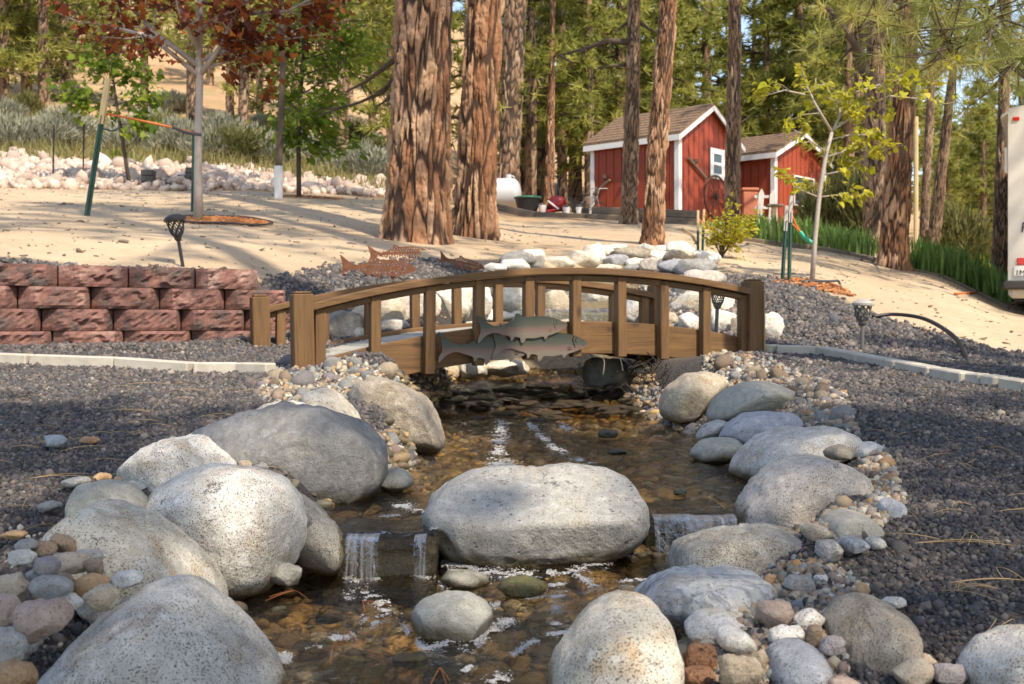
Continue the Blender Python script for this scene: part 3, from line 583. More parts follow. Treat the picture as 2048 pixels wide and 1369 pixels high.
COB = [  # cx, cy, w, h, tilt, material, h below eye, label
 (85,1239,122,74,-.2,'cob_pink',.385,'reddish-pink cobble, biggest of pile on bottom left'), (100,1177,84,50,.1,'cob_grey',.37,'oval grey cobble above reddish-pink one in bottom left pile'),
 (135,1130,90,46,-.08,'cob_tan',.37,'long tan cobble near the top of bottom left pile'), (92,1134,58,42,0,'cob_purple',.35,'dark pitted cobble leaning on long tan cobble, bottom left pile'),
 (73,1151,40,26,-.2,'cob_grey',.36,'small grey cobble left of dark pitted cobble, bottom left pile'), (129,1160,38,26,.1,'cob_brown',.36,'small brown cobble under long tan cobble, bottom left pile'),
 (24,1178,64,64,.2,'cob_tan',.38,'tan cobble at left edge of bottom left pile'), (180,1174,72,50,-.15,'cob_orange',.38,'rough orange-brown cobble, right side of bottom left pile'),
 (199,1196,76,46,-.5,'cob_tan',.37,'slanted tan cobble touching large granite boulder, bottom left'), (141,1203,45,34,.3,'cob_white',.385,'pale cobble right of oval grey cobble, bottom left pile'),
 (254,1160,58,36,-.1,'cob_blue',.37,'blue-grey chip of rock against yellow-flecked granite boulder'), (188,1135,40,38,0,'cob_brown',.37,'brown cobble right of long tan cobble, bottom left pile'),
 (178,1111,56,24,.0,'cob_grey',.36,'flat grey cobble at foot of yellow-flecked granite boulder'), (128,1090,60,36,.35,'cob_brown',.36,'tilted brown cobble topping the bottom left pile'),
 (85,1099,52,32,0,'cob_brown',.36,'round brown cobble topping the bottom left pile'), (42,1117,52,32,0,'cob_white',.36,'pale cobble at gravel edge of bottom left pile'),
 (52,1092,46,26,0,'cob_grey',.35,'small pale grey cobble at gravel edge, bottom left'), (25,1071,52,20,0,'cob_orange',.34,'flat orange-tan stone on gravel at left edge'),
 (6,1230,64,80,.2,'cob_pink',.39,'pink-brown cobble cut by left edge of the photo'), (12,1297,80,70,.3,'cob_grey',.40,'grey cobble in bottom left corner'), (30,1356,90,66,0,'cob_orange',.41,'rough orange cobble in bottom left corner'),
 (58,1291,36,30,0,'cob_grey',.41,'small grey cobble beside large granite boulder, bottom left'),
 (1402,1316,70,58,-.1,'lava_red',.395,'brick-red porous lava rock at bottom right'), (1473,1283,88,46,.42,'cob_white',.385,'long white-banded cobble resting on white rounded stone'),
 (1550,1230,78,54,.1,'cob_pink',.40,'pinkish triangular cobble below the veined boulder'), (1617,1243,62,42,0,'whiterock',.40,'white speckled cobble left of big brown-grey boulder'), (1573,1272,76,38,.05,'whiterock',.40,'flat white cobble in front of pinkish triangular cobble'),
 (1478,1345,88,64,.1,'cob_tan',.405,'rough tan cobble at bottom edge beside blue-grey stone'), (1398,1354,66,42,.15,'lava_red',.41,'dark red porous rock cut by bottom edge'),
 (1665,1295,52,42,-.1,'cob_purple',.40,'dark grey-purple cobble beside big brown-grey boulder'), (1628,1275,34,52,.1,'cob_brown',.39,'upright brown cobble above round blue-grey stone'),
 (1520,1322,34,38,.0,'cob_tan',.40,'small two-tone pale cobble left of round blue-grey stone'), (1362,1230,48,36,0,'cob_brown',.40,'brown cobble between tan granite boulder and veined boulder'),
 (1353,1268,34,40,.0,'cob_brown',.40,'porous brown cobble at shoulder of tan granite boulder'), (1352,1252,28,24,.0,'cob_white',.39,'little white egg-shaped pebble at shoulder of tan granite boulder'),
 (1600,1168,66,34,0,'cob_grey',.41,'pale grey flat cobble among pebbles right of veined boulder'), (1825,1345,84,56,0,'cob_tan',.41,'tan pitted cobble at bottom edge near right corner'), (1838,1322,66,30,.05,'cob_tan',.405,'oval tan cobble behind pitted one near right corner'),
 (1900,1350,66,50,.1,'cob_purple',.41,'purple-grey cobble at bottom edge near right corner'), (1690,1372,70,30,0,'cob_pink',.41,'pink cobble cut by bottom edge'), (1643,1160,30,20,0,'cob_white',.41,'cream pebble topping pebbles right of veined boulder'),
 (1725,1180,28,26,0,'cob_orange',.40,'round orange pebble on the gravel edge'), (1790,1206,52,20,.12,'whiterock',.41,'bone-white stone lying on dark gravel, right side'), (1660,1228,38,22,0,'cob_tan',.405,'cream oval pebble at top of big brown-grey boulder'),
 (1540,1160,26,22,0,'cob_orange',.41,'ochre pebble at right tip of veined boulder'), (110,883,46,26,.2,'cob_blue',.30,'greenish angular stone lying alone on left gravel'), (180,881,40,14,0,'cob_orange',.30,'flat rust stone right of greenish angular one on left gravel'),
 (97,1013,50,20,-.1,'cob_grey',.33,'flat olive stone on left gravel below granite rocks'), (150,965,60,20,-.15,'cob_grey',.33,'dark flat stone on gravel beside smooth olive-grey stone'), (255,955,56,26,-.25,'cob_brown',.33,'brown angular stone at foot of pale granite rock'), (205,955,34,20,0,'cob_orange',.33,'rust-orange stone at foot of pale granite rock'),
 (270,972,50,18,.1,'cob_blue',.34,'blue-grey flat stone above round granite boulder'), (310,978,30,20,.3,'cob_grey',.345,'small grey stone leaning on round granite boulder'), (320,952,28,18,0,'cob_brown',.34,'small brown pebble between granite rocks on left'), (490,930,28,18,0,'cob_tan',.37,'tan pebble between round granite and dark grey boulders'), (522,936,30,20,-.3,'cob_grey',.37,'grey pebble between round granite and dark grey boulders'),
 (550,1228,56,26,-.1,'greensmooth',.535,'wet grey stone breaking the surface, left of lower pool'), (655,1238,56,20,0,'greensmooth',.54,'flat wet olive stone awash in the lower pool'), (820,1322,72,30,0,'darkwet',.53,'dark wet stone awash in front of lone round stone'),
 (470,1218,50,26,.1,'cob_brown',.525,'brown wet stone at foot of yellow-flecked granite boulder'), (575,1152,60,50,.0,'greensmooth',.50,'mossy stone under the round granite boulder at waterline'), (712,1350,120,60,0,'moss',.56,'broad mossy slab under water at bottom of lower pool'),
 (810,1362,80,44,0,'cob_orange',.55,'orange-brown stone under water at bottom of the lower pool'), (720,1150,150,40,0,'moss',.55,'mossy slab under water below left waterfall'),
 (1235,905,40,12,0,'darkwet',.435,'flat dark stone awash in the middle of upper pool'), (1215,868,46,18,0,'darkwet',.43,'dark stone awash in the upper pool near bridge'), (1080,845,60,20,-.1,'darkwet',.42,'wet hump of stone at head of the upper pool'), (1360,985,30,14,0,'cob_grey',.44,'small grey stone in the upper pool near pinkish boulder'),
]
for i, (cx, cy, w, h, tl, m, hb, lab) in enumerate(COB):
    D = hb * FPX / max(60, (cy + h * .30 - HY)) if hb >= .425 or (cx < 280 and cy > 1080) else hit(cx, cy + h * .40).y * (.975 if cx < 300 else .985); wm = pxlen(w, D)
    boulder('cobble', lab, 'stone', m, ell(cx, cy, w, h, i, tilt=tl, irr=.13), D, wm * .42, 100 + i, 4, .10, 'stones along the creek', facet=.85, q=.75)

# river cobbles heaped by the bridge ends and along the right bank
RM = [rock_proto('river_cobble', 2, MT['cob_grey'], 60 + i, (1, .75, .62), .25, 1.2) for i in range(9)]
def recolour(me, mat):
    c = me.copy(); c.materials.clear(); c.materials.append(mat); return c
VAR = {m: [recolour(me, MT[m]) for me in RM] for m in ('cob_brown', 'cob_grey', 'cob_tan', 'cob_pink', 'cob_white', 'cob_blue', 'cob_orange', 'cob_purple')}
CNAME = {'cob_brown': 'brown', 'cob_grey': 'grey', 'cob_tan': 'tan', 'cob_pink': 'pinkish', 'cob_white': 'whitish', 'cob_blue': 'blue-grey', 'cob_orange': 'rust-coloured', 'cob_purple': 'dark purplish'}
def inpoly(x, y, poly):
    c = False; n = len(poly)
    for i in range(n):
        (x1, y1), (x2, y2) = poly[i], poly[i - 1]
        if (y1 > y) != (y2 > y) and x < (x2 - x1) * (y - y1) / (y2 - y1) + x1: c = not c
    return c
def heap(poly, n, smin, smax, mats, where, seed, sep=.75, lift=.0):
    rs = random.Random(seed); xs = [p[0] for p in poly]; ys = [p[1] for p in poly]; got = []; tries = 0
    while len(got) < n and tries < n * 60:
        tries += 1; x, y = rs.uniform(min(xs), max(xs)), rs.uniform(min(ys), max(ys))
        if not inpoly(x, y, poly): continue
        s = rs.uniform(smin, smax) if rs.random() < .8 else rs.uniform(smin, smax) * 1.35
        if any(abs(x - a) < sep * (s + b) / 2 and abs(y - c) < sep * .62 * (s + b) / 2 for a, c, b in got): continue
        got.append((x, y, s)); w = hit(x, y); r = pxlen(s, w.y) / 2; m = rs.choice(mats)
        o = ob('river_cobble', rs.choice(VAR[m]), None, None, (w.x, w.y, w.z + r * (.25 + lift)), (rs.gauss(0, .35), rs.gauss(0, .35), rs.uniform(0, 6.28)))
        o.scale = (r * 1.12, r * 1.05, r * rs.uniform(.95, 1.25))
        tag(o, f'{CNAME[m]} river cobble {where}', 'cobble', f'river cobbles {where}')
heap([(520,770),(560,735),(640,715),(700,722),(760,745),(800,770),(700,790),(640,795),(560,812),(520,800)], 62, 26, 52, ['cob_grey', 'cob_grey', 'cob_brown', 'cob_tan', 'cob_purple'], 'heaped at foot of left front bridge post', 1)
heap([(745,880),(770,880),(830,915),(845,935),(800,960),(770,940),(755,910)], 20, 18, 36, ['cob_grey', 'cob_brown', 'cob_pink', 'cob_tan'], 'between the dark grey and brown boulders on left', 2)
heap([(880,825),(915,830),(935,855),(900,880),(885,860)], 10, 16, 30, ['cob_brown', 'cob_grey'], 'at right foot of the brown angular boulder', 3)
heap([(1440,715),(1480,712),(1500,740),(1640,760),(1690,800),(1640,820),(1580,800),(1560,765),(1460,760),(1420,745)], 60, 20, 36, ['cob_brown', 'cob_grey', 'cob_brown', 'cob_purple', 'cob_tan'], 'heaped at foot of right front bridge post', 4)
heap([(1580,790),(1640,790),(1690,830),(1710,860),(1660,862),(1600,850),(1590,825),(1540,830)], 45, 20, 40, ['cob_grey', 'cob_tan', 'cob_brown', 'cob_purple', 'cob_grey'], 'on right bank above the long white boulder', 5)
heap([(1690,900),(1760,910),(1790,950),(1800,1000),(1770,1030),(1735,1010),(1745,960),(1720,925)], 34, 18, 38, ['cob_grey', 'cob_tan', 'cob_brown', 'cob_orange', 'cob_purple'], 'along gravel edge beside pinkish-grey boulder', 6)
heap([(1230,800),(1300,775),(1330,790),(1325,835),(1380,850),(1400,870),(1370,885),(1330,850),(1250,830)], 40, 16, 34, ['cob_grey', 'cob_brown', 'cob_purple', 'cob_grey'], 'at waterline left of the tan boulder under bridge', 7)
heap([(1545,1140),(1640,1130),(1720,1170),(1740,1200),(1680,1225),(1640,1240),(1560,1215),(1550,1170)], 46, 16, 36, ['cob_grey', 'cob_tan', 'cob_blue', 'cob_white', 'cob_orange', 'cob_pink'], 'right of the blue-white veined boulder', 8, .8)
heap([(1345,1240),(1370,1240),(1420,1300),(1530,1290),(1640,1255),(1670,1330),(1690,1369),(1350,1369)], 60, 14, 36, ['cob_grey', 'cob_tan', 'cob_blue', 'cob_white', 'cob_brown', 'cob_orange'], 'among the stones at bottom right', 9, .8)
heap([(540,1150),(600,1130),(620,1150),(560,1190),(500,1215),(470,1215)], 12, 20, 40, ['cob_brown', 'cob_grey'], 'at waterline under the round granite boulder', 10)
def fill_pebbles():
    protos = source_set('pebble_set', [rock_proto('small_pebble', 1, MT['pebble'], 80 + i, (1, .8, .6), .2) for i in range(6)]); pts, S = [], []
    zones = [([(1340,1180),(1540,1130),(1640,1120),(1740,1190),(1700,1230),(1690,1369),(1340,1369)], 3200, .0065), ([(1700,890),(1770,900),(1810,1000),(1770,1050),(1640,1110),(1620,1050),(1740,1010)], 2200, .007), ([(1420,700),(1500,710),(1690,790),(1720,870),(1580,860),(1540,800),(1400,760)], 2400, .010),
             ([(510,790),(560,730),(680,712),(800,760),(690,800),(560,820)], 1300, .011), ([(0,1060),(180,1080),(260,1150),(100,1300),(0,1369)], 260, .006), ([(1160,820),(1300,770),(1400,860),(1480,905),(1350,905),(1230,850)], 1600, .010), ([(740,870),(880,830),(940,860),(850,950),(760,960)], 400, .010),
             ([(850,760),(1180,745),(1260,760),(1300,790),(1180,815),(900,800)], 700, .014), ([(1250,560),(1500,600),(1520,670),(1300,660)], 700, .016)]
    for poly, n, r in zones:
        k = 0
        while k < n:
            x, y = random.uniform(min(p[0] for p in poly), max(p[0] for p in poly)), random.uniform(min(p[1] for p in poly), max(p[1] for p in poly))
            if not inpoly(x, y, poly): continue
            k += 1; w = HITC(x, y, False); s = r * random.lognormvariate(0, .35); pts.append(w); S.append(s)
    pts = np.array(pts); pts = np.stack([pts[:, 0], pts[:, 1], ground(pts[:, 0], pts[:, 1]) + np.array(S) * .3], -1)
    scatter('small_river_pebbles', 'small mixed river pebbles filling the gaps between the bank stones', pts, rrot(len(pts)), np.array(S), protos)
_g = {}
def HITC(x, y, z=True):
    k = (round(x / 8), round(y / 6))
    if k not in _g: _g[k] = hit(k[0] * 8, k[1] * 6).y
    D = _g[k] * random.uniform(.985, 1.015); X = (x - CX) / FPX * D
    return (X, D, gz(X, D)) if z else (X, D)
fill_pebbles()

# stones round the upper cascade, beyond the bridge
FAR = [(1035,521,56,30,'basalt','dark grey stone at left end of upper rock pile'),(1063,519,46,34,'whiterock','bright white stone beside dark grey one, upper rock pile'),(1030,532,48,22,'whiterock','white oval stone low at left of upper rock pile'),(989,537,42,18,'whiterock','flat white stone just above bridge rail, far left of pile'),
 (1112,526,58,24,'creamrock','flat cream stone above the top of the bridge rail'),(1162,521,62,34,'creamrock','blocky cream stone above middle of the bridge rail'),(1188,512,46,40,'whiterock','tall white stone leaning behind blocky cream stone'),(1208,504,34,20,'whiterock','small white stone at back of upper rock pile, left of dark slab'),(1235,498,36,18,'whiterock','white stone at back of pile against the sand'),
 (1266,510,72,26,'brownrock','dark brown slab at the back of upper rock pile'),(1292,498,28,20,'whiterock','small white knob just right of dark brown slab'),(1326,499,32,14,'whiterock','flat white stone at back, between knob and big pale stone'),(1362,498,50,26,'whiterock','big pale stone at back right of upper rock pile'),(1356,516,54,24,'tanrock','tan arched stone in front of big pale stone'),
 (1319,512,38,20,'whiterock','white stone right of the dark brown slab, upper pile'),(1231,522,50,20,'greyblue','grey stone in the middle of upper rock pile'),(1408,518,52,24,'whiterock','white stone at right end of upper rock pile'),(1278,528,46,18,'whiterock','flat white stone in front of the dark brown slab'),
 (1307,533,48,28,'granite_pink','tan-grey round stone at middle right of upper rock pile'),(1348,536,52,26,'greyblue','grey humped stone right of tan-grey round one'),(1392,538,70,36,'basalt','large dark grey stone at right of upper rock pile'),(1407,557,74,26,'granite_pink','pinkish flat boulder above right part of bridge rail'),(1263,538,30,14,'basalt','small dark stone just above rail, middle right'),(1218,537,46,14,'creamrock','cream pebble just above rail, middle'),
 (689,655,68,54,'granite_dark','rough dark rock seen through left end of railing'),(714,668,44,26,'granite','small pale rock against rough dark rock behind railing'),(757,630,96,50,'tanrock','cracked tan rock seen through railing on left'),(806,612,92,64,'whiterock','large white boulder behind left balusters'),(787,654,50,26,'granite','grey oval stone in front of large white boulder'),
 (902,608,72,72,'creamrock','cream textured boulder behind the third baluster gap'),(948,600,54,64,'whiterock','white upright boulder right of cream textured one'),(980,632,92,26,'whiterock','long white stone at foot of the left cascade'),(1012,598,84,76,'creamrock','tall cream block in the middle of the cascade'),(1108,612,48,54,'tanrock','tan block left of the main cascade'),
 (1272,622,40,48,'whiterock','white round boulder right of main cascade'),(1267,593,32,18,'creamrock','small cream stone above white round boulder'),(1198,594,46,24,'whiterock','pale stone splitting the cascade'),(1410,606,112,44,'creamrock','wide cream boulder behind right balusters'),(1379,646,40,32,'whiterock','white stone below wide cream boulder'),(1443,646,48,50,'whiterock','white boulder behind the shadowed path light'),
 (1470,655,20,32,'brownrock','brown stone beside white boulder near right post'),(1541,655,40,50,'whiterock','white jagged rock just right of right front post'),(1371,580,40,20,'granite','grey stone above wide cream boulder'),(1340,640,30,24,'tanrock','tan pebble-like stone left of white stone, right railing'),
 (898,745,52,26,'tanrock','tan stone under left half of the bridge'),(952,740,60,30,'whiterock','white stone under bridge, left of wet cream stone'),(1017,738,72,28,'creamrock','cream stone at waterline under bridge'),(1208,745,78,46,'basalt','dark boulder under the bridge, right of stream'),(1248,757,44,36,'tanrock','brown stone leaning on dark boulder under bridge'),(860,612,40,40,'creamrock','cream stone between large white and cream textured boulders'),
 (1050,640,60,30,'creamrock','cream stone at lower lip of cascade behind fish'),(1150,655,80,24,'tanrock','flat tan stone below the main cascade'),(690,592,60,24,'brownrock','brown stone at far left bank above rough dark rock'),(1300,660,60,24,'creamrock','cream stone behind beam below white round boulder'),(935,660,70,26,'granite','grey stone low behind deck under cream boulder')]
for i, (cx, cy, w, h, m, lab) in enumerate(FAR):
    b = hit(cx, cy + h * .42, 4.5); D = b.y; w *= 1.22; h *= 1.22
    if cy > 715: D = 6.9 if cx < 1100 else 6.35
    boulder('creek_rock', lab, 'rock', m, ell(cx, cy, w, h, 300 + i, irr=.13), D + pxlen(w, D) * .25, pxlen(w, D) * .42, 200 + i, 4, .08, 'rocks of the upper cascade')
# ------------------------------------------------------------------ water
def watermat(name, tint, rough=.03, wave=18, bstr=.35, streak=False, mud=0.0):
    t = NT(name); v = t.coord(rand=False); t.t.nodes.remove(t.b)
    n = t.noise(t.coord(scale=(1, .6, 1), rand=False), wave, 4, .6, .8); n2 = t.noise(v, wave * 4.5, 3, .5)
    nb = t.bump(n, bstr, .02); nb = t.bump(n2, bstr * .5, .005, nb)
    fr = t.n('Fresnel'); fr.inputs[0].default_value = 1.33; t.l(nb, fr.inputs['Normal'])
    tr = t.n('BsdfTransparent'); tr.inputs[0].default_value = (*tint, 1); gl = t.n('BsdfGlossy'); gl.inputs['Roughness'].default_value = rough; t.l(nb, gl.inputs['Normal'])
    ms = t.n('MixShader'); t.l(fr.outputs[0], ms.inputs[0]); t.l(tr.outputs[0], ms.inputs[1]); t.l(gl.outputs[0], ms.inputs[2]); out = ms.outputs[0]
    if streak:
        st = t.noise(t.coord(scale=(150, 8, 7), rand=False), 1.0, 5, .65); m = t.rng(st, .42, .78, .0, .42)
        df = t.n('BsdfDiffuse'); df.inputs[0].default_value = (.75, .78, .8, 1); tl = t.n('BsdfTranslucent'); tl.inputs[0].default_value = (.75, .78, .8, 1); m0 = t.n('MixShader'); m0.inputs[0].default_value = .4; t.l(df.outputs[0], m0.inputs[1]); t.l(tl.outputs[0], m0.inputs[2])
        m2 = t.n('MixShader'); t.l(m, m2.inputs[0]); t.l(out, m2.inputs[1]); t.l(m0.outputs[0], m2.inputs[2]); out = m2.outputs[0]
    t.l(out, t.out.inputs[0]); return t.m
MT['water'] = watermat('creek_water', (.88, .81, .66), .02, 26, .7)
MT['riffle'] = watermat('riffle_water', (.75, .62, .42), .06, 22, 1.0)
MT['fall'] = watermat('falling_water', (.80, .77, .68), .10, 40, 1.0, True)
def sheet(name, xs, ys, zf, mat, keep=None, label=None, kind='structure'):
    X, Y = np.meshgrid(xs, ys); Z = zf(X, Y); ny, nx = X.shape; v = np.stack([X, Y, Z], -1).reshape(-1, 3); i = np.arange(nx * ny).reshape(ny, nx)
    f = np.stack([i[:-1, :-1], i[:-1, 1:], i[1:, 1:], i[1:, :-1]], -1).reshape(-1, 4)
    if keep is not None:
        c = v[f].mean(1); f = f[keep(c[:, 0], c[:, 1])]
    return tag(ob(name, mesh_np(name, v, f, True), mat), label, None, None, kind)
ZU = .082
def lipy(x): return np.interp(x, [-.6, -.40, -.17, -.10, .24, .30, .60], [2.37, 2.37, 2.37, 2.5, 2.58, 2.60, 2.60])
def wav(X, Y, a, s): return a * fbm(np.stack([X * s, Y * s * .7, X * 0], -1), 3, 5)
sheet('lower_pool_water', np.linspace(-1.1, 1.0, 120), np.linspace(-.5, 2.72, 150), lambda X, Y: 0 + wav(X, Y, .0035, 9) + .006 * np.exp(-((X + .27) ** 2 + (Y - 2.28) ** 2) / .01) * np.sin(40 * np.hypot(X + .27, Y - 2.28)), MT['water'], None, 'clear brownish water of the lower pool')
sheet('upper_pool_water', np.linspace(-.62, .95, 110), np.linspace(2.3, 5.45, 190), lambda X, Y: ZU + wav(X, Y, .006, 12) - .03 * sstep(.05, 0, Y - lipy(X)) , MT['water'], lambda x, y: y > lipy(x), 'rippled brown water of the upper pool')
def rz(X, Y): return np.interp(Y, [5.3, 5.6, 6.0, 6.5, 7.0, 7.4], [ZU - .004, .105, .145, .175, .20, .215]) + wav(X, Y, .016, 6) * sstep(5.4, 5.7, Y)
sheet('riffle_water', np.linspace(-.55, .85, 110), np.linspace(5.35, 7.35, 120), rz, MT['riffle'], None, 'shallow broken water running under the bridge')
# upper steps
def cx_(y): return np.interp(y, CR[:, 0], CR[:, 1])
STEPS = [(7.35, 7.85, .235), (7.9, 8.35, .47), (8.4, 9.0, .63), (9.05, 9.8, .80)]
for (a, b, z) in STEPS:
    sheet('cascade_water', np.linspace(-.42, .42, 40), np.linspace(a, b, 24), lambda X, Y: z + wav(X, Y, .012, 8), MT['riffle'], None, 'mossy water step of the upper cascade')
for k, o in enumerate([q for q in col.objects if q.name.startswith('cascade_water')]):
    a, b, z = STEPS[k]; o.location.x = float(cx_((a + b) / 2))
def fall(name, x0, x1, ylip, ztop, zbot, out, label, wob=.004, n=46):
    xs = np.linspace(x0, x1, n); ts = np.linspace(0, 1, 22); V = []
    for t in ts:
        for x in xs:
            y = ylip + .03 - .03 * min(1, t * 5) - out * t ** .6 + wob * vnoise(np.array([x * 60, t * 2, 3.0]))
            z = ztop + (zbot - ztop) * max(0, (t - .08) / .92) ** 1.5 + .003 * vnoise(np.array([x * 40, t * 3, 9.0])); V.append((x, y, z))
    i = np.arange(22 * n).reshape(22, n); f = np.stack([i[:-1, :-1], i[:-1, 1:], i[1:, 1:], i[1:, :-1]], -1).reshape(-1, 4)
    return tag(ob(name, mesh_np(name, V, f, True), MT['fall']), label, None, None, 'structure')
fall('waterfall', P(692, 0, 2.36).x, P(758, 0, 2.36).x, 2.37, ZU + .004, -.002, .045, 'narrow glassy waterfall left of the flat boulder')
fall('waterfall', P(828, 0, 2.36).x, P(852, 0, 2.36).x, 2.37, ZU + .003, -.002, .03, 'thin thread of falling water beside the flat boulder')
fall('waterfall', P(1308, 0, 2.58).x, P(1475, 0, 2.58).x, 2.60, ZU + .004, .0, .05, 'white streaked waterfall right of the flat boulder')
for (y, z0, z1, w) in ((7.86, .47, .24, .34), (8.37, .63, .47, .34), (9.02, .80, .63, .3)):
    c = float(cx_(y)); fall('waterfall', c - w, c + w, y, z0 + .005, z1, .06, 'small mossy step of the cascade beyond the bridge', .012, 30)
    o = MB(); o.box((c - w - .1, y - .02, z1 - .2), (c + w + .1, y + .35, z0 - .02), .02)
    tag(o.build('ledge_stone', MT['moss']), f'yellow-green mossy ledge under the {"lowest" if z0 < .5 else "middle" if z0 < .7 else "top"} step of upper cascade', 'stone', 'ledges under the waterfalls')
def ledge(px0, px1, y0, y1, lab, seed, mat):
    xa, xb = P(px0, 0, y0).x, P(px1, 0, y0).x; v, f = ICO[4]; n = np.sign(v) * np.abs(v) ** .35; n = n / np.maximum(np.abs(n).max(1), .001)[:, None] * (np.abs(n).max(1) ** .2)[:, None]
    p = n * np.array([(xb - xa) / 2, (y1 - y0) / 2, .075]); p = p + v * (.010 * fbm(v * 3 + seed, 4, seed))[:, None]
    tag(ob('ledge_stone', mesh_np('ledge_stone', p, f, True), MT[mat], None, ((xa + xb) / 2, (y0 + y1) / 2, ZU - .09)), lab, 'stone', 'ledges under the waterfalls')
ledge(645, 872, 2.40, 2.72, 'dark wet ledge under the left waterfall', 3, 'darkwet')
ledge(1292, 1492, 2.63, 2.98, 'dark algae-covered ledge under the right waterfall', 5, 'darkwet')
# foam
def foam():
    t = NT('foam_bubbles'); t.fin((.55, .55, .55), .35); t.b.inputs['Transmission Weight'].default_value = .25
    src = source_set('foam_set', [rock_proto('bubble', 1, t.m, 5, (1, 1, .45), .0)])
    lower = [([(895,1128),(960,1146),(1020,1152),(1060,1150)],20,1500),([(1060,1150),(1130,1146),(1200,1130),(1260,1108),(1320,1092)],14,1300),([(1290,1092),(1330,1086),(1372,1088)],22,1300),([(712,1182),(745,1196),(765,1212),(772,1232)],17,700),([(735,1250),(752,1240)],18,420),([(664,1280),(700,1272)],14,380),([(570,1312),(568,1330)],13,260),
             ([(808,1252),(828,1284),(850,1300),(895,1288),(905,1280)],11,650),([(985,1222),(990,1212),(1003,1208)],9,160),([(935,1302),(965,1276),(1005,1250),(1025,1240)],17,900),([(1042,1200),(1085,1192)],10,300),([(1100,1173),(1128,1171)],7,150),([(1102,1197),(1130,1193)],8,170),([(1152,1152),(1172,1162),(1190,1178),(1208,1190)],12,480),([(1175,1212),(1212,1200)],11,320),
             ([(1108,1214),(1122,1230)],12,230),([(1098,1240),(1118,1254)],11,230),([(1100,1272),(1140,1264)],10,260),([(1026,1312),(1060,1288),(1075,1284)],9,260),([(985,1364),(1005,1358)],16,240),([(875,1155),(885,1165),(895,1178)],9,180),([(690,1190),(700,1200)],8,90),([(692,1158),(725,1166),(760,1160)],9,420),([(832,1155),(856,1158)],6,120),([(1310,1082),(1400,1086),(1470,1080)],9,500),([(1240,1165),(1290,1160)],6,160),([(930,1345),(940,1335)],10,90),([(620,1300),(640,1296)],8,80)]
    upper = [([(1003,842),(1000,880),(998,900),(985,936)],14,1500),([(1000,925),(1020,936)],22,420),([(1058,848),(1082,872),(1105,895),(1150,918),(1215,944)],9,1500),([(1120,850),(1140,862)],11,200),([(792,1012),(835,1018),(852,1030)],13,560),([(850,1030),(864,1050),(866,1066)],7,240),([(760,1035),(800,1032)],5,90)]
    pts = []; S = []
    for lst, h, z in ((lower, E, 0.0), (upper, E - ZU, ZU)):
        for path, w, n in lst:
            q = np.array(path, float); seg = np.hypot(*np.diff(q, axis=0).T); cum = np.r_[0, np.cumsum(seg)]
            ph = random.uniform(0, 9)
            for _ in range(int(n * 1.5)):
                s = random.uniform(0, cum[-1]); x = np.interp(s, cum, q[:, 0]); y = np.interp(s, cum, q[:, 1]); a = random.gauss(0, .42)
                ww = w * (.55 + .8 * abs(math.sin(s * .09 + ph) * .6 + math.sin(s * .23 + ph * 2) * .4))
                x += a * ww * 1.3 + random.gauss(0, 2); y += random.gauss(0, .40) * ww * .7
                D = h * FPX / (y - HY); pts.append(((x - CX) / FPX * D, D, z + .002)); S.append(random.lognormvariate(math.log(.0012), .4) * max(1, D / 2.4))
    pts = np.array(pts); S = np.array(S); kk = vnoise(np.stack([pts[:, 0] * 60, pts[:, 1] * 45, pts[:, 1] * 0], -1), 4) > -.3; pts, S = pts[kk], S[kk]
    scatter('foam', 'white foam bubbles drifting in patches on the pools', pts, rrot(len(pts)) * 0, np.array(S), src)
foam()
# ------------------------------------------------------------------ footbridge
AL = R(23.0); UB = Vector((math.cos(AL), math.sin(AL), 0)); VB = Vector((-math.sin(AL), math.cos(AL), 0))
FL = P(606, 748, 5.2); LB, WB_ = 2.42, 1.0
def bu(px, v=0.0):
    t = (px - CX) / FPX; o = FL + VB * v; return (t * o.y - o.x) / (UB.x - t * UB.y)
def bz(px, py, v=0.0):
    u = bu(px, v); D = (FL + VB * v + UB * u).y; return u, E - (py - HY) / FPX * D - FL.z
def fit(pts, deg=2, v=0.0):
    q = np.array([bz(x, y, v) for x, y in pts]); return np.polyfit(q[:, 0], q[:, 1], deg)
RAIL = fit([(617,608),(700,588),(800,567),(900,551),(1000,541),(1100,537),(1150,536),(1250,540),(1350,551),(1430,565),(1511,582)])
BTOP = fit([(649,717),(740,696),(850,675),(944,658),(1163,642),(1254,645),(1338,652),(1400,658),(1475,673)])
BBOT = fit([(760,763),(850,747),(1183,706),(1255,710),(1316,713),(1400,722)])
br = thing('footbridge', 'low arched wooden footbridge with balustrades spanning the creek', 'footbridge', FL, AL)
def pv(c, u): return float(np.polyval(c, u))
def arch(name, u0, u1, v0, v1, ztop, zbot, mat, n=40):
    b = MB(); us = np.linspace(u0, u1, n)
    for u in us:
        for (v, z) in ((v0, zbot(u)), (v1, zbot(u)), (v1, ztop(u)), (v0, ztop(u))): b.v.append((u, v, z))
    for i in range(n - 1):
        for j in range(4): b.f.append((i * 4 + j, i * 4 + (j + 1) % 4, i * 4 + 4 + (j + 1) % 4, i * 4 + 4 + j))
    b.f.append((0, 1, 2, 3)); e = 4 * (n - 1); b.f.append((e, e + 3, e + 2, e + 1))
    me = b.mesh(name); o = ob(name, me, mat, br); m = o.modifiers.new('bevel', 'BEVEL'); m.width = .004; m.segments = 2; m.limit_method = 'ANGLE'; return o
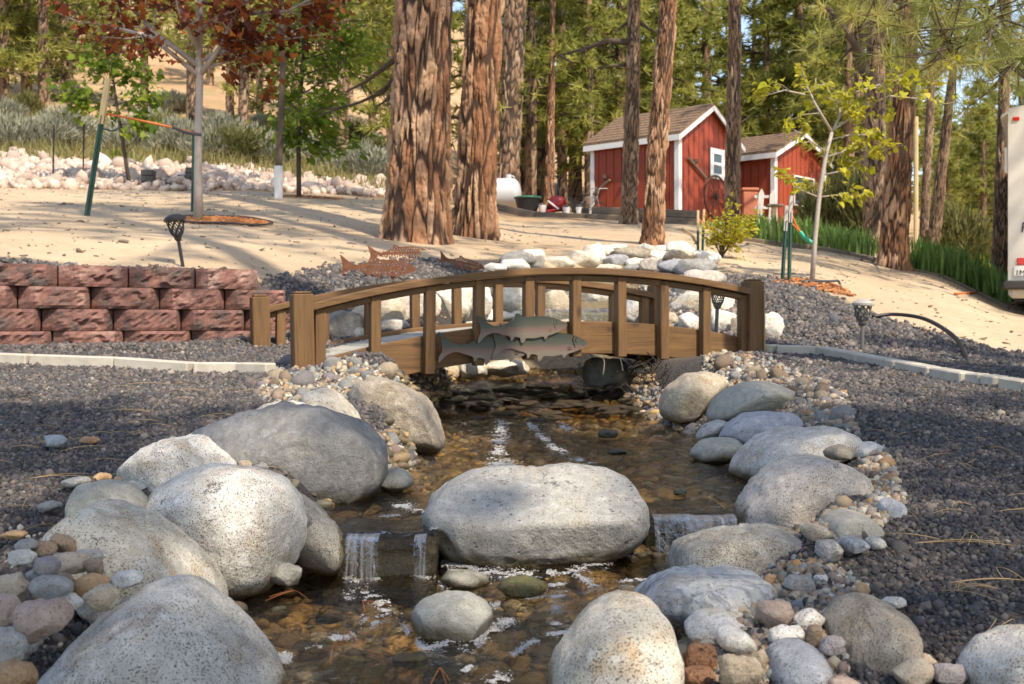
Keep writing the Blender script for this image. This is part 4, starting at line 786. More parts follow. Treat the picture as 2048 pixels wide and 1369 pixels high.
for side, v in ((0, 0.0), (1, WB_)):
    s = 1 if side == 0 else -1
    va, vb = (v - .045, v + .045)
    arch('handrail', .035, LB - .03, va, vb, lambda u: pv(RAIL, u), lambda u: pv(RAIL, u) - .034, MT['wood_x'])
    arch('lower_rail', .05, LB - .05, v - .014, v + .026, lambda u: pv(RAIL, u) - .036, lambda u: pv(RAIL, u) - .066, MT['wood_x'])
    w0, w1 = (v + .030, v + .068) if side == 0 else (v - .068, v - .030)
    arch('side_beam', -.01 if side == 0 else -.03, LB + .02, w0, w1, lambda u: pv(BTOP, u), lambda u: pv(BBOT, u), MT['wood_x'])
    if side == 0: us = [bu(x) for x in (639, 750, 858, 956, 1057, 1151, 1242, 1327, 1410, 1487)]
    else: us = [bu(x, WB_) for x in (560, 648, 736, 830, 914, 996, 1079, 1152, 1226, 1286)]
    for u in us:
        zt, zb = pv(RAIL, u) - .037, pv(BBOT, u) - (.014 if side == 0 else 0)
        vv = (v - .021, v + .028) if side == 0 else (v - .028, v + .021)
        b = MB(); b.box((-.024, vv[0] - v, zb), (.024, vv[1] - v, zt), .003); b.build('baluster', MT['wood_z'], br, (u, v, 0), (random.gauss(0, .006), random.gauss(0, .008), 0))
    for k, u in enumerate((0.0, LB)):
        top = (.372 if k == 0 else .465) + (.0 if side == 0 else .01); bot = -.10
        w = .046
        b = MB(); b.box((-w, -w, bot), (w, w, top - .012), .004); b.box((-w + .010, -w + .010, top - .012), (w - .010, w - .010, top), .004)
        b.build('post', MT['wood_z'], br, (u, v, .0), (0, R(-1.2 if k == 0 else .4), 0))
nb = 26; us = np.linspace(-.22, LB + .15, nb + 1)
dm = None
for i in range(nb):
    u = (us[i] + us[i + 1]) / 2; slope = math.atan((pv(BTOP, us[i + 1]) - pv(BTOP, us[i])) / (us[i + 1] - us[i])); hw = (us[1] - us[0]) / 2 - .003
    if dm is None: dm = MB().box((-hw, -WB_ / 2 + .072, -.011), (hw, WB_ / 2 - .072, .011), .003).mesh('deck_board'); dm.materials.append(MT['deck'])
    o = ob('deck_board', dm, None, br, (u, WB_ / 2, pv(BTOP, u) - .034 + random.uniform(-.002, .002)), (0, -slope, random.gauss(0, .003)))
b = MB(); b.box((LB + .04, -.058, .02), (LB + .044, -.050, .40)); b.build('cord', MT['frond'], br)
for (u, v, z) in ((LB + .02, -.048, -.02),):
    m = MB(); m.tube([(0, -.004, 0), (0, .006, 0)], .011, 12); m.build('bolt', MT['bumper'], br, (u, v, z))

# ------------------------------------------------------------------ fish cut from sheet metal
def plate(name, splines, thick, mat, M4, parent=None):
    cu = bpy.data.curves.new(name, 'CURVE'); cu.dimensions = '2D'; cu.fill_mode = 'BOTH'; cu.extrude = thick / 2
    for pts in splines:
        s = cu.splines.new('POLY'); s.points.add(len(pts) - 1); s.use_cyclic_u = True
        for p, (x, y) in zip(s.points, pts): p.co = (x, y, 0, 1)
    to = bpy.data.objects.new(name + '_curve', cu); col.objects.link(to); dg = bpy.context.evaluated_depsgraph_get(); me = bpy.data.meshes.new_from_object(to.evaluated_get(dg)); bpy.data.objects.remove(to)
    me.name = name; me.transform(Matrix(((1, 0, 0, 0), (0, 0, -1, 0), (0, 1, 0, 0), (0, 0, 0, 1))))   # x right, z up, thickness along y
    me.materials.clear(); o = ob(name, me, mat, parent); o.matrix_world = M4; return o
def smooth_closed(pts, k=4):
    n = len(pts); out = []
    for i in range(n):
        p0, p1, p2, p3 = (Vector(pts[(i + j) % n]) for j in (-1, 0, 1, 2))
        for t in [q / k for q in range(k)]:
            out.append(tuple(.5 * ((2 * p1) + (p2 - p0) * t + (2 * p0 - 5 * p1 + 4 * p2 - p3) * t * t + (3 * p1 - p0 - 3 * p2 + p3) * t ** 3)))
    return out
FISH = [(0,.10),(.03,.20),(.012,.34),(-.01,.46),(.06,.39),(.13,.31),(.20,.27),(.235,.275),(.25,.315),(.27,.28),(.36,.34),(.405,.36),(.42,.44),(.45,.455),(.50,.41),(.53,.395),(.65,.40),(.78,.385),(.88,.345),(.96,.29),(1.0,.245),(.985,.20),(.955,.175),(.90,.14),(.83,.105),(.78,.085),(.76,.05),(.735,.03),(.72,.075),(.62,.055),(.53,.06),(.51,.02),(.48,-.015),(.462,.03),(.46,.07),(.40,.09),(.38,.05),(.355,.03),(.345,.10),(.26,.14),(.19,.17),(.13,.16),(.07,.12),(.02,.05),(-.005,.02)]
FISH = [(x, y * .66) for x, y in FISH]
SLITS = [[(.845,.36),(.83,.29),(.85,.20),(.87,.16),(.862,.20),(.843,.29),(.853,.355)], [(.87,.34),(.86,.28),(.885,.22),(.872,.28),(.878,.338)], [(.76,.17),(.80,.185),(.845,.165),(.80,.172)], [(.77,.145),(.80,.155),(.83,.15),(.80,.135)], [(.93,.20),(.955,.215),(.985,.25),(.95,.205)], [(.925,.28),(.935,.295),(.95,.29),(.94,.275)]]
SLITS = [[(x, y * .66) for x, y in h] for h in SLITS]
def bridge_fish(px0, py0, length, tilt, voff, flip, lab):
    u, z = bz(px0, py0, voff); s = pxlen(length, (FL + UB * u).y) / math.cos(AL) * .98
    pts = smooth_closed([(x * s, y * s) for x, y in FISH], 3); holes = [[(x * s, y * s) for x, y in h] for h in SLITS]
    loc = FL + UB * u + VB * voff + Vector((0, 0, z)); M4 = Matrix.Translation(loc) @ Matrix.Rotation(AL, 4, 'Z') @ Matrix.Rotation(-tilt, 4, 'Y')
    o = plate('metal_fish', [pts] + holes, .006, MT['trout'], M4); return tag(o, lab, 'metal fish', 'painted metal fish on the bridge')
bridge_fish(878, 728, 196, R(-1.0), -.030, 0, 'painted metal trout with its tail at left of bridge, lower left of three')
bridge_fish(985, 722, 198, R(0.0), -.038, 0, 'painted metal trout with its head at right, lower right of three')
bridge_fish(957, 690, 184, R(2.5), -.050, 0, 'painted metal trout on top, uppermost of three on the bridge')
def rusty(px0, py0, length, D, yaw, tilt, seed, lab):
    s = pxlen(length, D); pts = smooth_closed([(x * s, y * s) for x, y in FISH], 3); rs = random.Random(seed); holes = []
    outline = [(x, y) for x, y in FISH]
    for iy in range(7):
        for ix in range(18):
            x = .16 + ix * .042 + (iy % 2) * .021 + rs.uniform(-.006, .006); y = .055 + iy * .034 + rs.uniform(-.004, .004)
            if x > .84 or y < .10 and x < .4: continue
            r = rs.uniform(.010, .0145)
            if y > .25 and not (.40 < x < .5): continue
            if all(inpoly(x + 1.5 * r * math.cos(a), y + 1.5 * r * math.sin(a), outline) for a in (0, .8, 1.6, 2.4, 3.1, 3.9, 4.7, 5.5)) and abs(y - .155) > .012:
                holes.append([((x + r * math.cos(a)) * s, (y + r * math.sin(a)) * s) for a in [2 * math.pi * k / 7 for k in range(7)]])
    holes += [[(x * s, y * s) for x, y in h] for h in SLITS[:3] + SLITS[4:5]]
    base = P(px0, py0, D); M4 = Matrix.Translation(base) @ Matrix.Rotation(yaw, 4, 'Z') @ Matrix.Rotation(-tilt, 4, 'Y')
    e = thing('rusty_fish', lab, 'metal fish', base, 0, 'rusty fish cut-outs behind the bridge'); bpy.context.view_layer.update()
    o = plate('body', [pts] + holes, .004, MT['rust'], M4); o.parent = e; o.matrix_parent_inverse = Matrix.Translation(-base)
    for fx in (.35, .68):
        q = M4 @ Vector((fx * s, .008, .12 * s)); g = gz(q.x, q.y); b = MB(); b.tube([(q.x - base.x, q.y - base.y, q.z - base.z), (q.x - base.x, q.y - base.y, g - base.z - .05)], .004, 6); b.build('stake', MT['rust'], e)
rusty(680, 556, 152, 7.55, R(8), R(-2), 1, 'rusty perforated metal fish, frontmost left of three behind the bridge')
rusty(738, 528, 122, 7.95, R(14), R(3), 2, 'rusty metal fish full of round holes, middle of three behind bridge')
rusty(876, 530, 94, 8.6, R(12), R(-12), 3, 'small rusty metal fish nosing down, rightmost of three behind bridge')

# ------------------------------------------------------------------ retaining wall and edging
def split_block(w, h, d, seed):
    """split-faced block: centre facet proud, ends raked back, rough broken face"""
    rs = np.random.default_rng(seed); nx, nz = 17, 8; V = []; F = []
    lx = rs.uniform(.12, .24); rx = rs.uniform(.78, .90)
    for j in range(nz):
        for i in range(nx):
            a, c = i / (nx - 1), j / (nz - 1); x = (a - .5) * w; z = c * h
            prof = min(1, a / lx, (1 - a) / (1 - rx)) ; y = -d / 2 - .085 * prof + .008 * max(0, 1 - 8 * min(c, 1 - c)); edge = min(1, 6 * min(a, 1 - a)) * min(1, 5 * min(c, 1 - c) + .15)
            y += edge * .015 * float(fbm(np.array([x * 30 + seed * 3.1, z * 30, seed * 1.7]), 4, seed, .62)); V.append((x, y, z))
    n = len(V); V += [(-w / 2, d / 2, 0), (w / 2, d / 2, 0), (w / 2, d / 2, h), (-w / 2, d / 2, h)]
    for j in range(nz - 1):
        for i in range(nx - 1):
            a = j * nx + i; F.append((a, a + 1, a + nx + 1, a + nx))
    F.append(tuple(range(nx)) [::-1] + (n, n + 1)); top = [(nz - 1) * nx + i for i in range(nx)]; F.append(tuple(top) + (n + 2, n + 3))
    F.append(tuple(j * nx for j in range(nz)) + (n + 3, n)); F.append(tuple(j * nx + nx - 1 for j in reversed(range(nz))) + (n + 1, n + 2)); F.append((n, n + 3, n + 2, n + 1))
    me = mesh_np('block', V, F); bm = bmesh.new(); bm.from_mesh(me); bmesh.ops.recalc_face_normals(bm, faces=bm.faces[:]); bm.to_mesh(me); bm.free(); me.materials.append(MT['block']); return me
BLK = [split_block(.347, .1105, .20, s) for s in range(9)]
wdir = (WB - WA).normalized(); wang = math.atan2(wdir.y, wdir.x); wlen = (WB - WA).length
rw = thing('retaining_wall', 'low dry-stacked wall of red split-face concrete blocks', 'wall', (WB.x, WB.y, .36), wang)
ends = [.10, .05, -.06, -.22]
for r in range(4):
    x = ends[r] - .178
    k = 0
    while x > -wlen + .2:
        o = ob('block', BLK[(r * 4 + k * 3 + k * k) % 9], None, rw, (x, .05 + r * .016, .016 + r * .1140), (0, 0, random.gauss(0, .006)))
        if (k + r) % 2: o.rotation_euler.z += 0
        x -= .3555; k += 1
def edging(pts, where, names, hgt=.045, wid=.075):
    for i in range(len(pts) - 1):
        a, b = hit(*pts[i]), hit(*pts[i + 1]); d = b - a; L = d.length - .012; an = math.atan2(d.y, d.x); m = MB(); m.box((-L / 2, -wid / 2, -.05), (L / 2, wid / 2, hgt), .006)
        c = (a + b) / 2; o = m.build('edging_stone', MT['conc'], None, (c.x, c.y, c.z), (0, -math.asin(d.z / d.length), an + random.gauss(0, .012)))
        tag(o, f'pale concrete edging block {where}, {names[i]}', 'edging block', f'concrete edging {where}')
ORD = ['nearest to bridge', 'second from bridge', 'third from bridge', 'fourth from bridge', 'fifth from bridge', 'sixth from bridge', 'seventh from bridge', 'eighth from bridge', 'ninth from bridge', 'tenth from bridge', 'eleventh from bridge']
edging([(545,748),(478,746),(385,747),(235,736),(63,729),(-120,722)], 'on left gravel', ORD)
edging([(1527,706),(1553,707),(1643,710),(1725,727),(1802,742),(1872,756),(1938,768),(1972,772),(2005,778),(2060,786),(2150,800)], 'on right gravel', ORD)
# ------------------------------------------------------------------ path lights
def path_light(base, h, hw, tilt, mat, capmat, lab):
    e = thing('path_light', lab, 'path light', base, 0, 'solar path lights'); e.rotation_euler = tilt
    MB().lathe([(.006, -.06), (.011, 0), (.011, h * .52)], 10).build('stake', mat, e)
    MB().lathe([(.012, h * .50), (.021, h * .54), (.026, h * .60), (.030, h * .62), (.012, h * .63)], 16).build('socket', mat, e)
    MB().lathe([(hw * .80, h * .89), (hw * 1.02, h * .90), (hw * 1.04, h * .945), (hw * .85, h * .985), (hw * .45, h * 1.02), (.004, h * 1.03)], 20).build('cap', capmat, e)
    cg = MB(); z0, z1 = h * .615, h * .905
    def rad(t): return .026 + (hw * .80 - .026) * (t ** .55)
    for k in range(8):
        for s in (-1, 1):
            pts = []
            for i in range(9):
                t = i / 8; a = 2 * math.pi * k / 8 + s * t * 1.25; r = rad(t); pts.append((r * math.cos(a), r * math.sin(a), z0 + (z1 - z0) * t))
            cg.tube(pts, .0035, 4)
    cg.build('cage', mat, e)
    return e
b = hit(366, 534, 6.2); path_light(b, .315, .066, (R(3), R(-9), 0), MT['black'], MT['black'], 'black solar path light leaning on top of the red block wall')
b = hit(1724, 703); path_light(b, pxlen(101, b.y), pxlen(21, b.y), (0, R(1), 0), MT['lampgrey'], MT['lampcap'], 'grey solar path light standing on right gravel behind edging')
b = P(1432, 668, 6.72); path_light(b, pxlen(98, b.y), pxlen(18, b.y), (0, R(3), 0), MT['lampgrey'], MT['lampgrey'], 'solar path light seen between balusters at right end of bridge')

# ------------------------------------------------------------------ stakes, straps, saplings
def tpost(px0, py0, px1, py1, wood, lab, mat='greenpost', D=None, w=.022, woodlen=.3, name='fence_post'):
    b = hit(px0, py0) if D is None else P(px0, py0, D); t = P(px1, py1, b.y); L = (t - b).length; d = (t - b)
    e = thing(name, lab, 'stake', b, 0, 'stakes in the yard'); e.rotation_euler = (0, math.atan2(d.x, d.z), 0)
    st = MB(); zl = L - (woodlen if wood else 0); st.box((-w, -.003, -.15), (w, .003, zl)); st.box((-.003, -w * 1.1, -.15), (.003, -.003, zl))
    z = .12
    while z < zl - .05: st.box((-.007, .003, z), (.007, .010, z + .018)); z += .06
    st.build('post', MT[mat], e)
    if wood: MB().box((-w * .9, -w * .8, zl - .08), (w * .9, -.004 + w, L), .002).build('wooden_tip', MT['stakewood'] if wood == 1 else MT['greywood'], e)
    return e, b, t
tpost(174, 433, 216, 158, 1, 'leaning green metal stake with yellow wood tip, left of red maple', w=.026, woodlen=.33)
tpost(385, 424, 388, 262, 0, 'green metal stake hidden behind the red maple trunk', w=.018)
tpost(106, 370, 108, 250, 0, 'thin dark metal stake by the pale rocks, leftmost', 'black', w=.012)
tpost(166, 368, 168, 246, 0, 'thin dark metal stake with rusty top, second from left by pale rocks', 'brownsteel', w=.012)
tpost(1396, 506, 1396, 421, 1, 'short green stake left of the leafy shrub, left of two', w=.012, woodlen=.12)
tpost(1405, 506, 1408, 419, 1, 'short green stake left of the leafy shrub, right of two', w=.012, woodlen=.12)
tpost(1565, 560, 1573, 412, 2, 'dark green stake beside yellow-leaved sapling, left of two', w=.015, woodlen=.12)
tpost(1578, 562, 1582, 392, 2, 'blue-green stake with white cap beside yellow-leaved sapling', w=.015, woodlen=.13)
def cord(name, pts, r, mat, lab, cat='strap', kk=6):
    m = MB(); n = []
    P_ = [Vector(p) for p in pts]
    for i in range(len(P_) - 1):
        p0, p1, p2, p3 = P_[max(i - 1, 0)], P_[i], P_[i + 1], P_[min(i + 2, len(P_) - 1)]
        for t in (0, .2, .4, .6, .8): n.append(.5 * ((2 * p1) + (p2 - p0) * t + (2 * p0 - 5 * p1 + 4 * p2 - p3) * t * t + (3 * p1 - p0 - 3 * p2 + p3) * t ** 3))
    n.append(P_[-1]); m.tube(n, r, kk); return tag(m.build(name, MT[mat], None, smooth=True), lab, cat)
dl = hit(174, 433).y
cord('strap', [P(202, 226, dl), P(250, 235, dl + .1), P(330, 252, dl + .2), P(397, 268, dl + .3)], .010, 'orange', 'orange strap tying red maple to the leaning stake')
cord('strap', [P(345, 255, dl + .1), P(375, 266, dl + .1), P(402, 270, dl + .1)], .016, 'darkgrey', 'grey rubber sleeve of strap round the red maple trunk')
cord('strap', [P(207, 258, dl), P(225, 262, dl), P(240, 255, dl + .3)], .008, 'greenpost', 'green tie between leaning stake and sapling')
d2 = hit(1565, 560).y
cord('strap', [P(1580, 420, d2), P(1590, 445, d2), P(1602, 466, d2)], .007, 'orange', 'orange cord from the blue-green stake, upper strand')
cord('strap', [P(1574, 440, d2), P(1588, 452, d2), P(1602, 466, d2)], .007, 'orange', 'orange cord from the dark green stake, lower strand')
cord('strap', [P(1600, 464, d2), P(1612, 478, d2), P(1630, 489, d2)], .017, 'greentape', 'bright green tape looped to yellow-leaved sapling')
d3 = hit(1396, 506).y
cord('strap', [P(1396, 438, d3), P(1412, 452, d3), P(1440, 470, d3)], .008, 'orange', 'orange cord by the leafy shrub')
cord('strap', [P(1418, 446, d3), P(1430, 453, d3), P(1442, 449, d3), P(1432, 443, d3)], .010, 'greentape', 'green tape loop by the leafy shrub')
cord('hose', [hit(1745, 640) + Vector((0, 0, .02)), hit(1790, 648) + Vector((0, 0, .06)), hit(1850, 665) + Vector((0, 0, .08)), hit(1905, 692) + Vector((0, 0, .06)), hit(1930, 715) + Vector((0, 0, .02)), hit(1938, 735) + Vector((0, 0, 0))], .013, 'black', 'black irrigation hose arching over right gravel', 'hose')
cord('hose', [hit(1600, 568) + Vector((0, 0, .02)), hit(1660, 572) + Vector((0, 0, .03)), hit(1678, 572) + Vector((0, 0, .03)), hit(1682, 586) + Vector((0, 0, -.02))], .011, 'darkgrey', 'thin drip hose bent into ground by yellow-leaved sapling', 'hose')
cord('hose', [hit(1365, 462) + Vector((0, 0, .03)), hit(1385, 474) + Vector((0, 0, .02)), hit(1396, 490) + Vector((0, 0, .02))], .014, 'frond', 'tan hose lying on the sand beyond rock pile', 'hose')
cord('hose', [hit(1995, 578) + Vector((0, 0, .1)), hit(1960, 588) + Vector((0, 0, .03)), hit(1910, 592) + Vector((0, 0, .02))], .012, 'orange', 'orange cable running from the trailer over sand', 'cable')

def leaf_cloud(name, centres, dirs, shape, size, mat, parent, droop=.3, seed=1, jitter=.25):
    """many small leaf polygons; shape: 2-D outline (x along the leaf)"""
    rs = np.random.default_rng(seed); n = len(centres); k = len(shape); sh = np.array(shape)
    d = np.asarray(dirs, float) + rs.normal(0, jitter, (n, 3)); d[:, 2] -= droop; d /= np.linalg.norm(d, axis=1)[:, None] + 1e-9
    up = rs.normal(0, .5, (n, 3)) + np.array([0, 0, 1]); s = np.cross(d, up); s /= np.linalg.norm(s, axis=1)[:, None] + 1e-9; nn = np.cross(s, d)
    sz = size * rs.lognormal(0, .22, n)
    v = np.asarray(centres)[:, None, :] + sz[:, None, None] * (sh[None, :, 0, None] * d[:, None, :] + sh[None, :, 1, None] * s[:, None, :] + (-.25 * sh[None, :, 0, None] ** 2 + .35 * np.abs(sh[None, :, 1, None])) * nn[:, None, :])
    f = np.arange(n * k).reshape(n, k); me = mesh_np(name, v.reshape(-1, 3), f); tone = np.repeat(rs.uniform(0, 1, n), k).astype(np.float32)
    a = me.attributes.new('tone', 'FLOAT', 'POINT'); a.data.foreach_set('value', tone); return ob(name, me, MT[mat], parent)
MAPLE = [(0, 0), (.15, .18), (.1, .48), (.35, .36), (.5, .55), (.6, .25), (1, 0), (.6, -.25), (.5, -.55), (.35, -.36), (.1, -.48), (.15, -.18)]
HEART = [(0, 0), (-.08, .25), (.05, .48), (.35, .5), (.7, .28), (1, 0), (.7, -.28), (.35, -.5), (.05, -.48), (-.08, -.25)]
OVAL = [(0, 0), (.3, .22), (.7, .2), (1, 0), (.7, -.2), (.3, -.22)]
def limbs(m, base, specs, rs, tips, depth=2):
    for (p0, p1, r0) in specs:
        p0, p1 = Vector(p0), Vector(p1); mid = (p0 + p1) / 2 + Vector((rs.gauss(0, .05), rs.gauss(0, .05), rs.gauss(0, .04))) * (p1 - p0).length * 1.2
        m.tube([p0, mid, p1], [r0, r0 * .75, r0 * .45], 6); L = (p1 - p0).length
        for q in [.35, .5, .62, .75, .85, .95, 1.0]:
            c = p0.lerp(mid, q * 2) if q < .5 else mid.lerp(p1, (q - .5) * 2)
            if depth > 0:
                e = c + Vector((rs.gauss(0, .22), rs.gauss(0, .25), rs.gauss(.05, .16))) * L + (p1 - p0) * .18
                m.tube([c, c.lerp(e, .5) + Vector((0, 0, rs.gauss(0, .04) * L)), e], [r0 * .38, r0 * .28, r0 * .14], 4)
                for w in (.4, .6, .8, 1.0): tips.append((c.lerp(e, w), (e - c).normalized()))
def sapling(base, trunk, branches, leafmat, shape, lsize, nper, barkmat, lab, name, seed, spread=.1, droop=.3, cat='tree'):
    rs = random.Random(seed); e = thing(name, lab, cat, base); loc = lambda q: Vector(q) - base
    m = MB(); m.tube([loc(p) for p, r in trunk], [r for p, r in trunk], 10); m.build('trunk', MT[barkmat], e, smooth=True)
    bm_, tips = MB(), []; limbs(bm_, base, [(loc(a), loc(b), r) for a, b, r in branches], rs, tips); bm_.build('branches', MT[barkmat], e, smooth=True)
    c, d = [], []
    for (p, q) in tips:
        for _ in range(nper): c.append(tuple(p + Vector((rs.gauss(0, spread), rs.gauss(0, spread), rs.gauss(0, spread * .8))))); d.append(tuple(q))
    leaf_cloud('crown', np.array(c), np.array(d), shape, lsize, leafmat, e, droop, seed); return e
# red maple
b = hit(397, 440); D = b.y
br_ = [(P(400, 150, D), P(480, 10, D - .3), .03), (P(395, 130, D), P(280, 30, D + .3), .03), (P(400, 120, D), P(600, 60, D + .4), .032), (P(395, 150, D), P(200, 50, D), .026), (P(398, 90, D), P(420, -60, D), .035), (P(398, 100, D), P(340, -60, D - .5), .03), (P(470, 30, D), P(640, -10, D), .02), (P(398, 60, D), P(550, -50, D - .3), .03), (P(398, 60, D), P(230, -50, D + .3), .03), (P(402,140,D), P(500,110,D), .018)]
sapling(b, [(b - Vector((0, 0, .1)), .048), (P(396, 360, D), .038), (P(397, 250, D), .034), (P(400, 150, D), .031), (P(398, 60, D), .03), (P(400, -80, D), .02)], br_, 'maple', MAPLE, .072, 6, 'bark_pale', 'young red maple with dark red and orange leaves on pale trunk', 'maple_tree', 3, .09)
# yellow-leaved sapling on the right
b = hit(1622, 566); D = b.y
tr = [(b - Vector((0, 0, .1)), .021), (P(1630, 480, D), .018), (P(1640, 380, D), .017), (P(1652, 310, D), .015), (P(1664, 265, D), .013)]
br_ = [(P(1664, 265, D), P(1610, 165, D), .012), (P(1610, 190, D), P(1530, 192, D), .008), (P(1664, 265, D), P(1680, 195, D), .012), (P(1680, 195, D), P(1790, 160, D), .009), (P(1664, 262, D), P(1720, 220, D), .012), (P(1720, 218, D), P(1860, 200, D), .009), (P(1645, 300, D), P(1580, 255, D), .008), (P(1652, 315, D), P(1700, 295, D), .010), (P(1700, 296, D), P(1775, 300, D), .008), (P(1648, 350, D), P(1720, 325, D), .008), (P(1638, 395, D), P(1580, 365, D), .006), (P(1636, 395, D), P(1710, 388, D), .006), (P(1660, 280, D), P(1740, 270, D), .007)]
sapling(b, tr, br_, 'redbud', HEART, .042, 2, 'bark_pale', 'thin pale sapling with bright yellow-green leaves on right', 'redbud_sapling', 5, .026, .6)
# light green saplings on the left
b = hit(598, 396); D = b.y
tr = [(b - Vector((0, 0, .1)), .035), (P(597, 300, D), .03), (P(602, 180, D), .025), (P(610, 60, D), .02)]
br_ = [(P(598, 290, D), P(655, 292, D), .012), (P(598, 285, D), P(570, 260, D), .012), (P(600, 240, D), P(650, 215, D), .012), (P(600, 230, D), P(565, 200, D + .4), .012), (P(602, 190, D), P(680, 130, D), .012), (P(602, 170, D), P(570, 110, D), .012), (P(606, 120, D), P(700, 80, D), .012), (P(606, 100, D), P(590, 20, D), .012), (P(608, 90, D), P(680, 10, D), .012), (P(602, 260, D), P(625, 230, D - .5), .01), (P(606, 150, D), P(740, 105, D - .3), .01), (P(608, 60, D), P(640, -40, D), .012)]
sapling(b, tr, br_, 'green', OVAL, .115, 7, 'bark_thin', 'slim sapling with light green crown left of the big trunks', 'green_sapling', 8, .16)
b = hit(262, 380); D = b.y
tr = [(b - Vector((0, 0, .1)), .03), (P(245, 280, D), .027), (P(232, 200, D), .02), (P(222, 130, D), .014)]
br_ = [(P(232, 200, D), P(150, 190, D), .010), (P(234, 210, D), P(300, 200, D), .010), (P(228, 170, D), P(280, 150, D), .010), (P(228, 170, D), P(180, 140, D), .010), (P(240, 250, D), P(285, 245, D), .009), (P(225, 140, D), P(240, 90, D), .009), (P(236, 225, D), P(165, 215, D), .009)]
sapling(b, tr, br_, 'green', MAPLE, .10, 4, 'bark_thin', 'leaning sapling with sparse green leaves behind the leaning stake', 'green_sapling', 9, .10)
b = hit(557, 398); D = b.y
e = thing('wrapped_sapling', 'bare dark sapling with white wrapped base on the left', 'tree', b)
MB().tube([(0, 0, -.1), (.0, 0, .42)], .055, 10).build('white_wrap', MT['white'], e)
MB().tube([(0, 0, .40), tuple(P(562, 250, D) - b), tuple(P(566, 130, D) - b), tuple(P(560, -20, D) - b)], [.045, .042, .036, .03], 8).build('trunk', MT['bark_thin'], e)
# leafy shrub by the rock pile
b = hit(1443, 516); D = b.y
br_ = [(b, P(1428, 455, D), .008), (b, P(1450, 445, D), .008), (b, P(1475, 448, D - .1), .008), (b, P(1492, 460, D), .008), (b, P(1436, 475, D), .008), (b, P(1466, 475, D - .1), .008)]
sapling(b, [(b - Vector((0, 0, .05)), .014), (P(1443, 470, D), .012)], br_, 'redbud', OVAL, .042, 6, 'bark_thin', 'small leafy yellow-green shrub right of the rock pile', 'leafy_shrub', 12, .035, cat='shrub')
# mulch rings
def mulch(px, py, rx, n, lab, off=(0, 0)):
    c = hit(px, py); pts, S = [], []
    src = source_set('mulch_set', [rock_proto('bark_chip', 1, MT['mulch'], 40 + i, (1, .45, .22), .2) for i in range(3)]) if 'mulch_set' not in bpy.data.collections else bpy.data.collections['mulch_set']
    for _ in range(n):
        a = random.uniform(0, 6.28); r = rx * math.sqrt(random.random()); x, y = c.x + r * math.cos(a), c.y + r * math.sin(a) * 1.1; pts.append((x, y, gz(x, y) + .012)); S.append(random.uniform(.018, .04))
    r = rrot(n); r[:, :2] *= .06; scatter('bark_mulch', lab, pts, r, np.array(S), src); return c
c = mulch(445, 443, .42, 900, 'orange bark mulch round the foot of the red maple')
m = MB(); m.tube([(c.x + .45 * math.cos(a), c.y + .48 * math.sin(a), gz(c.x + .45 * math.cos(a), c.y + .48 * math.sin(a)) + .02) for a in [2 * math.pi * i / 28 for i in range(29)]], .009, 6)
tag(m.build('edging_ring', MT['darkgrey'], None, smooth=True), 'dark plastic edging ring round the mulch of the red maple', 'edging')
mulch(1630, 572, .30, 260, 'thin orange mulch at foot of yellow-leaved sapling')
mulch(615, 396, .5, 160, 'thin orange mulch at foot of slim green sapling')
# dark blocks by the rocks
for i, (x, y, n) in enumerate(((297, 378, 3), (345, 378, 1), (368, 376, 2), (383, 372, 3))):
    b = hit(x, y)
    for k in range(n):
        o = MB().box((-.09, -.09, k * .09), (.09, .09, k * .09 + .085), .006).build('paving_block', MT['bumper'], None, (b.x, b.y, b.z), (0, 0, .1 * i)); tag(o, f'dark concrete block, {["bottom", "second", "third"][k]} of {["left", "short", "middle", "right"][i]} stack before pale rocks', 'block', 'dark blocks stacked before the pale rocks')
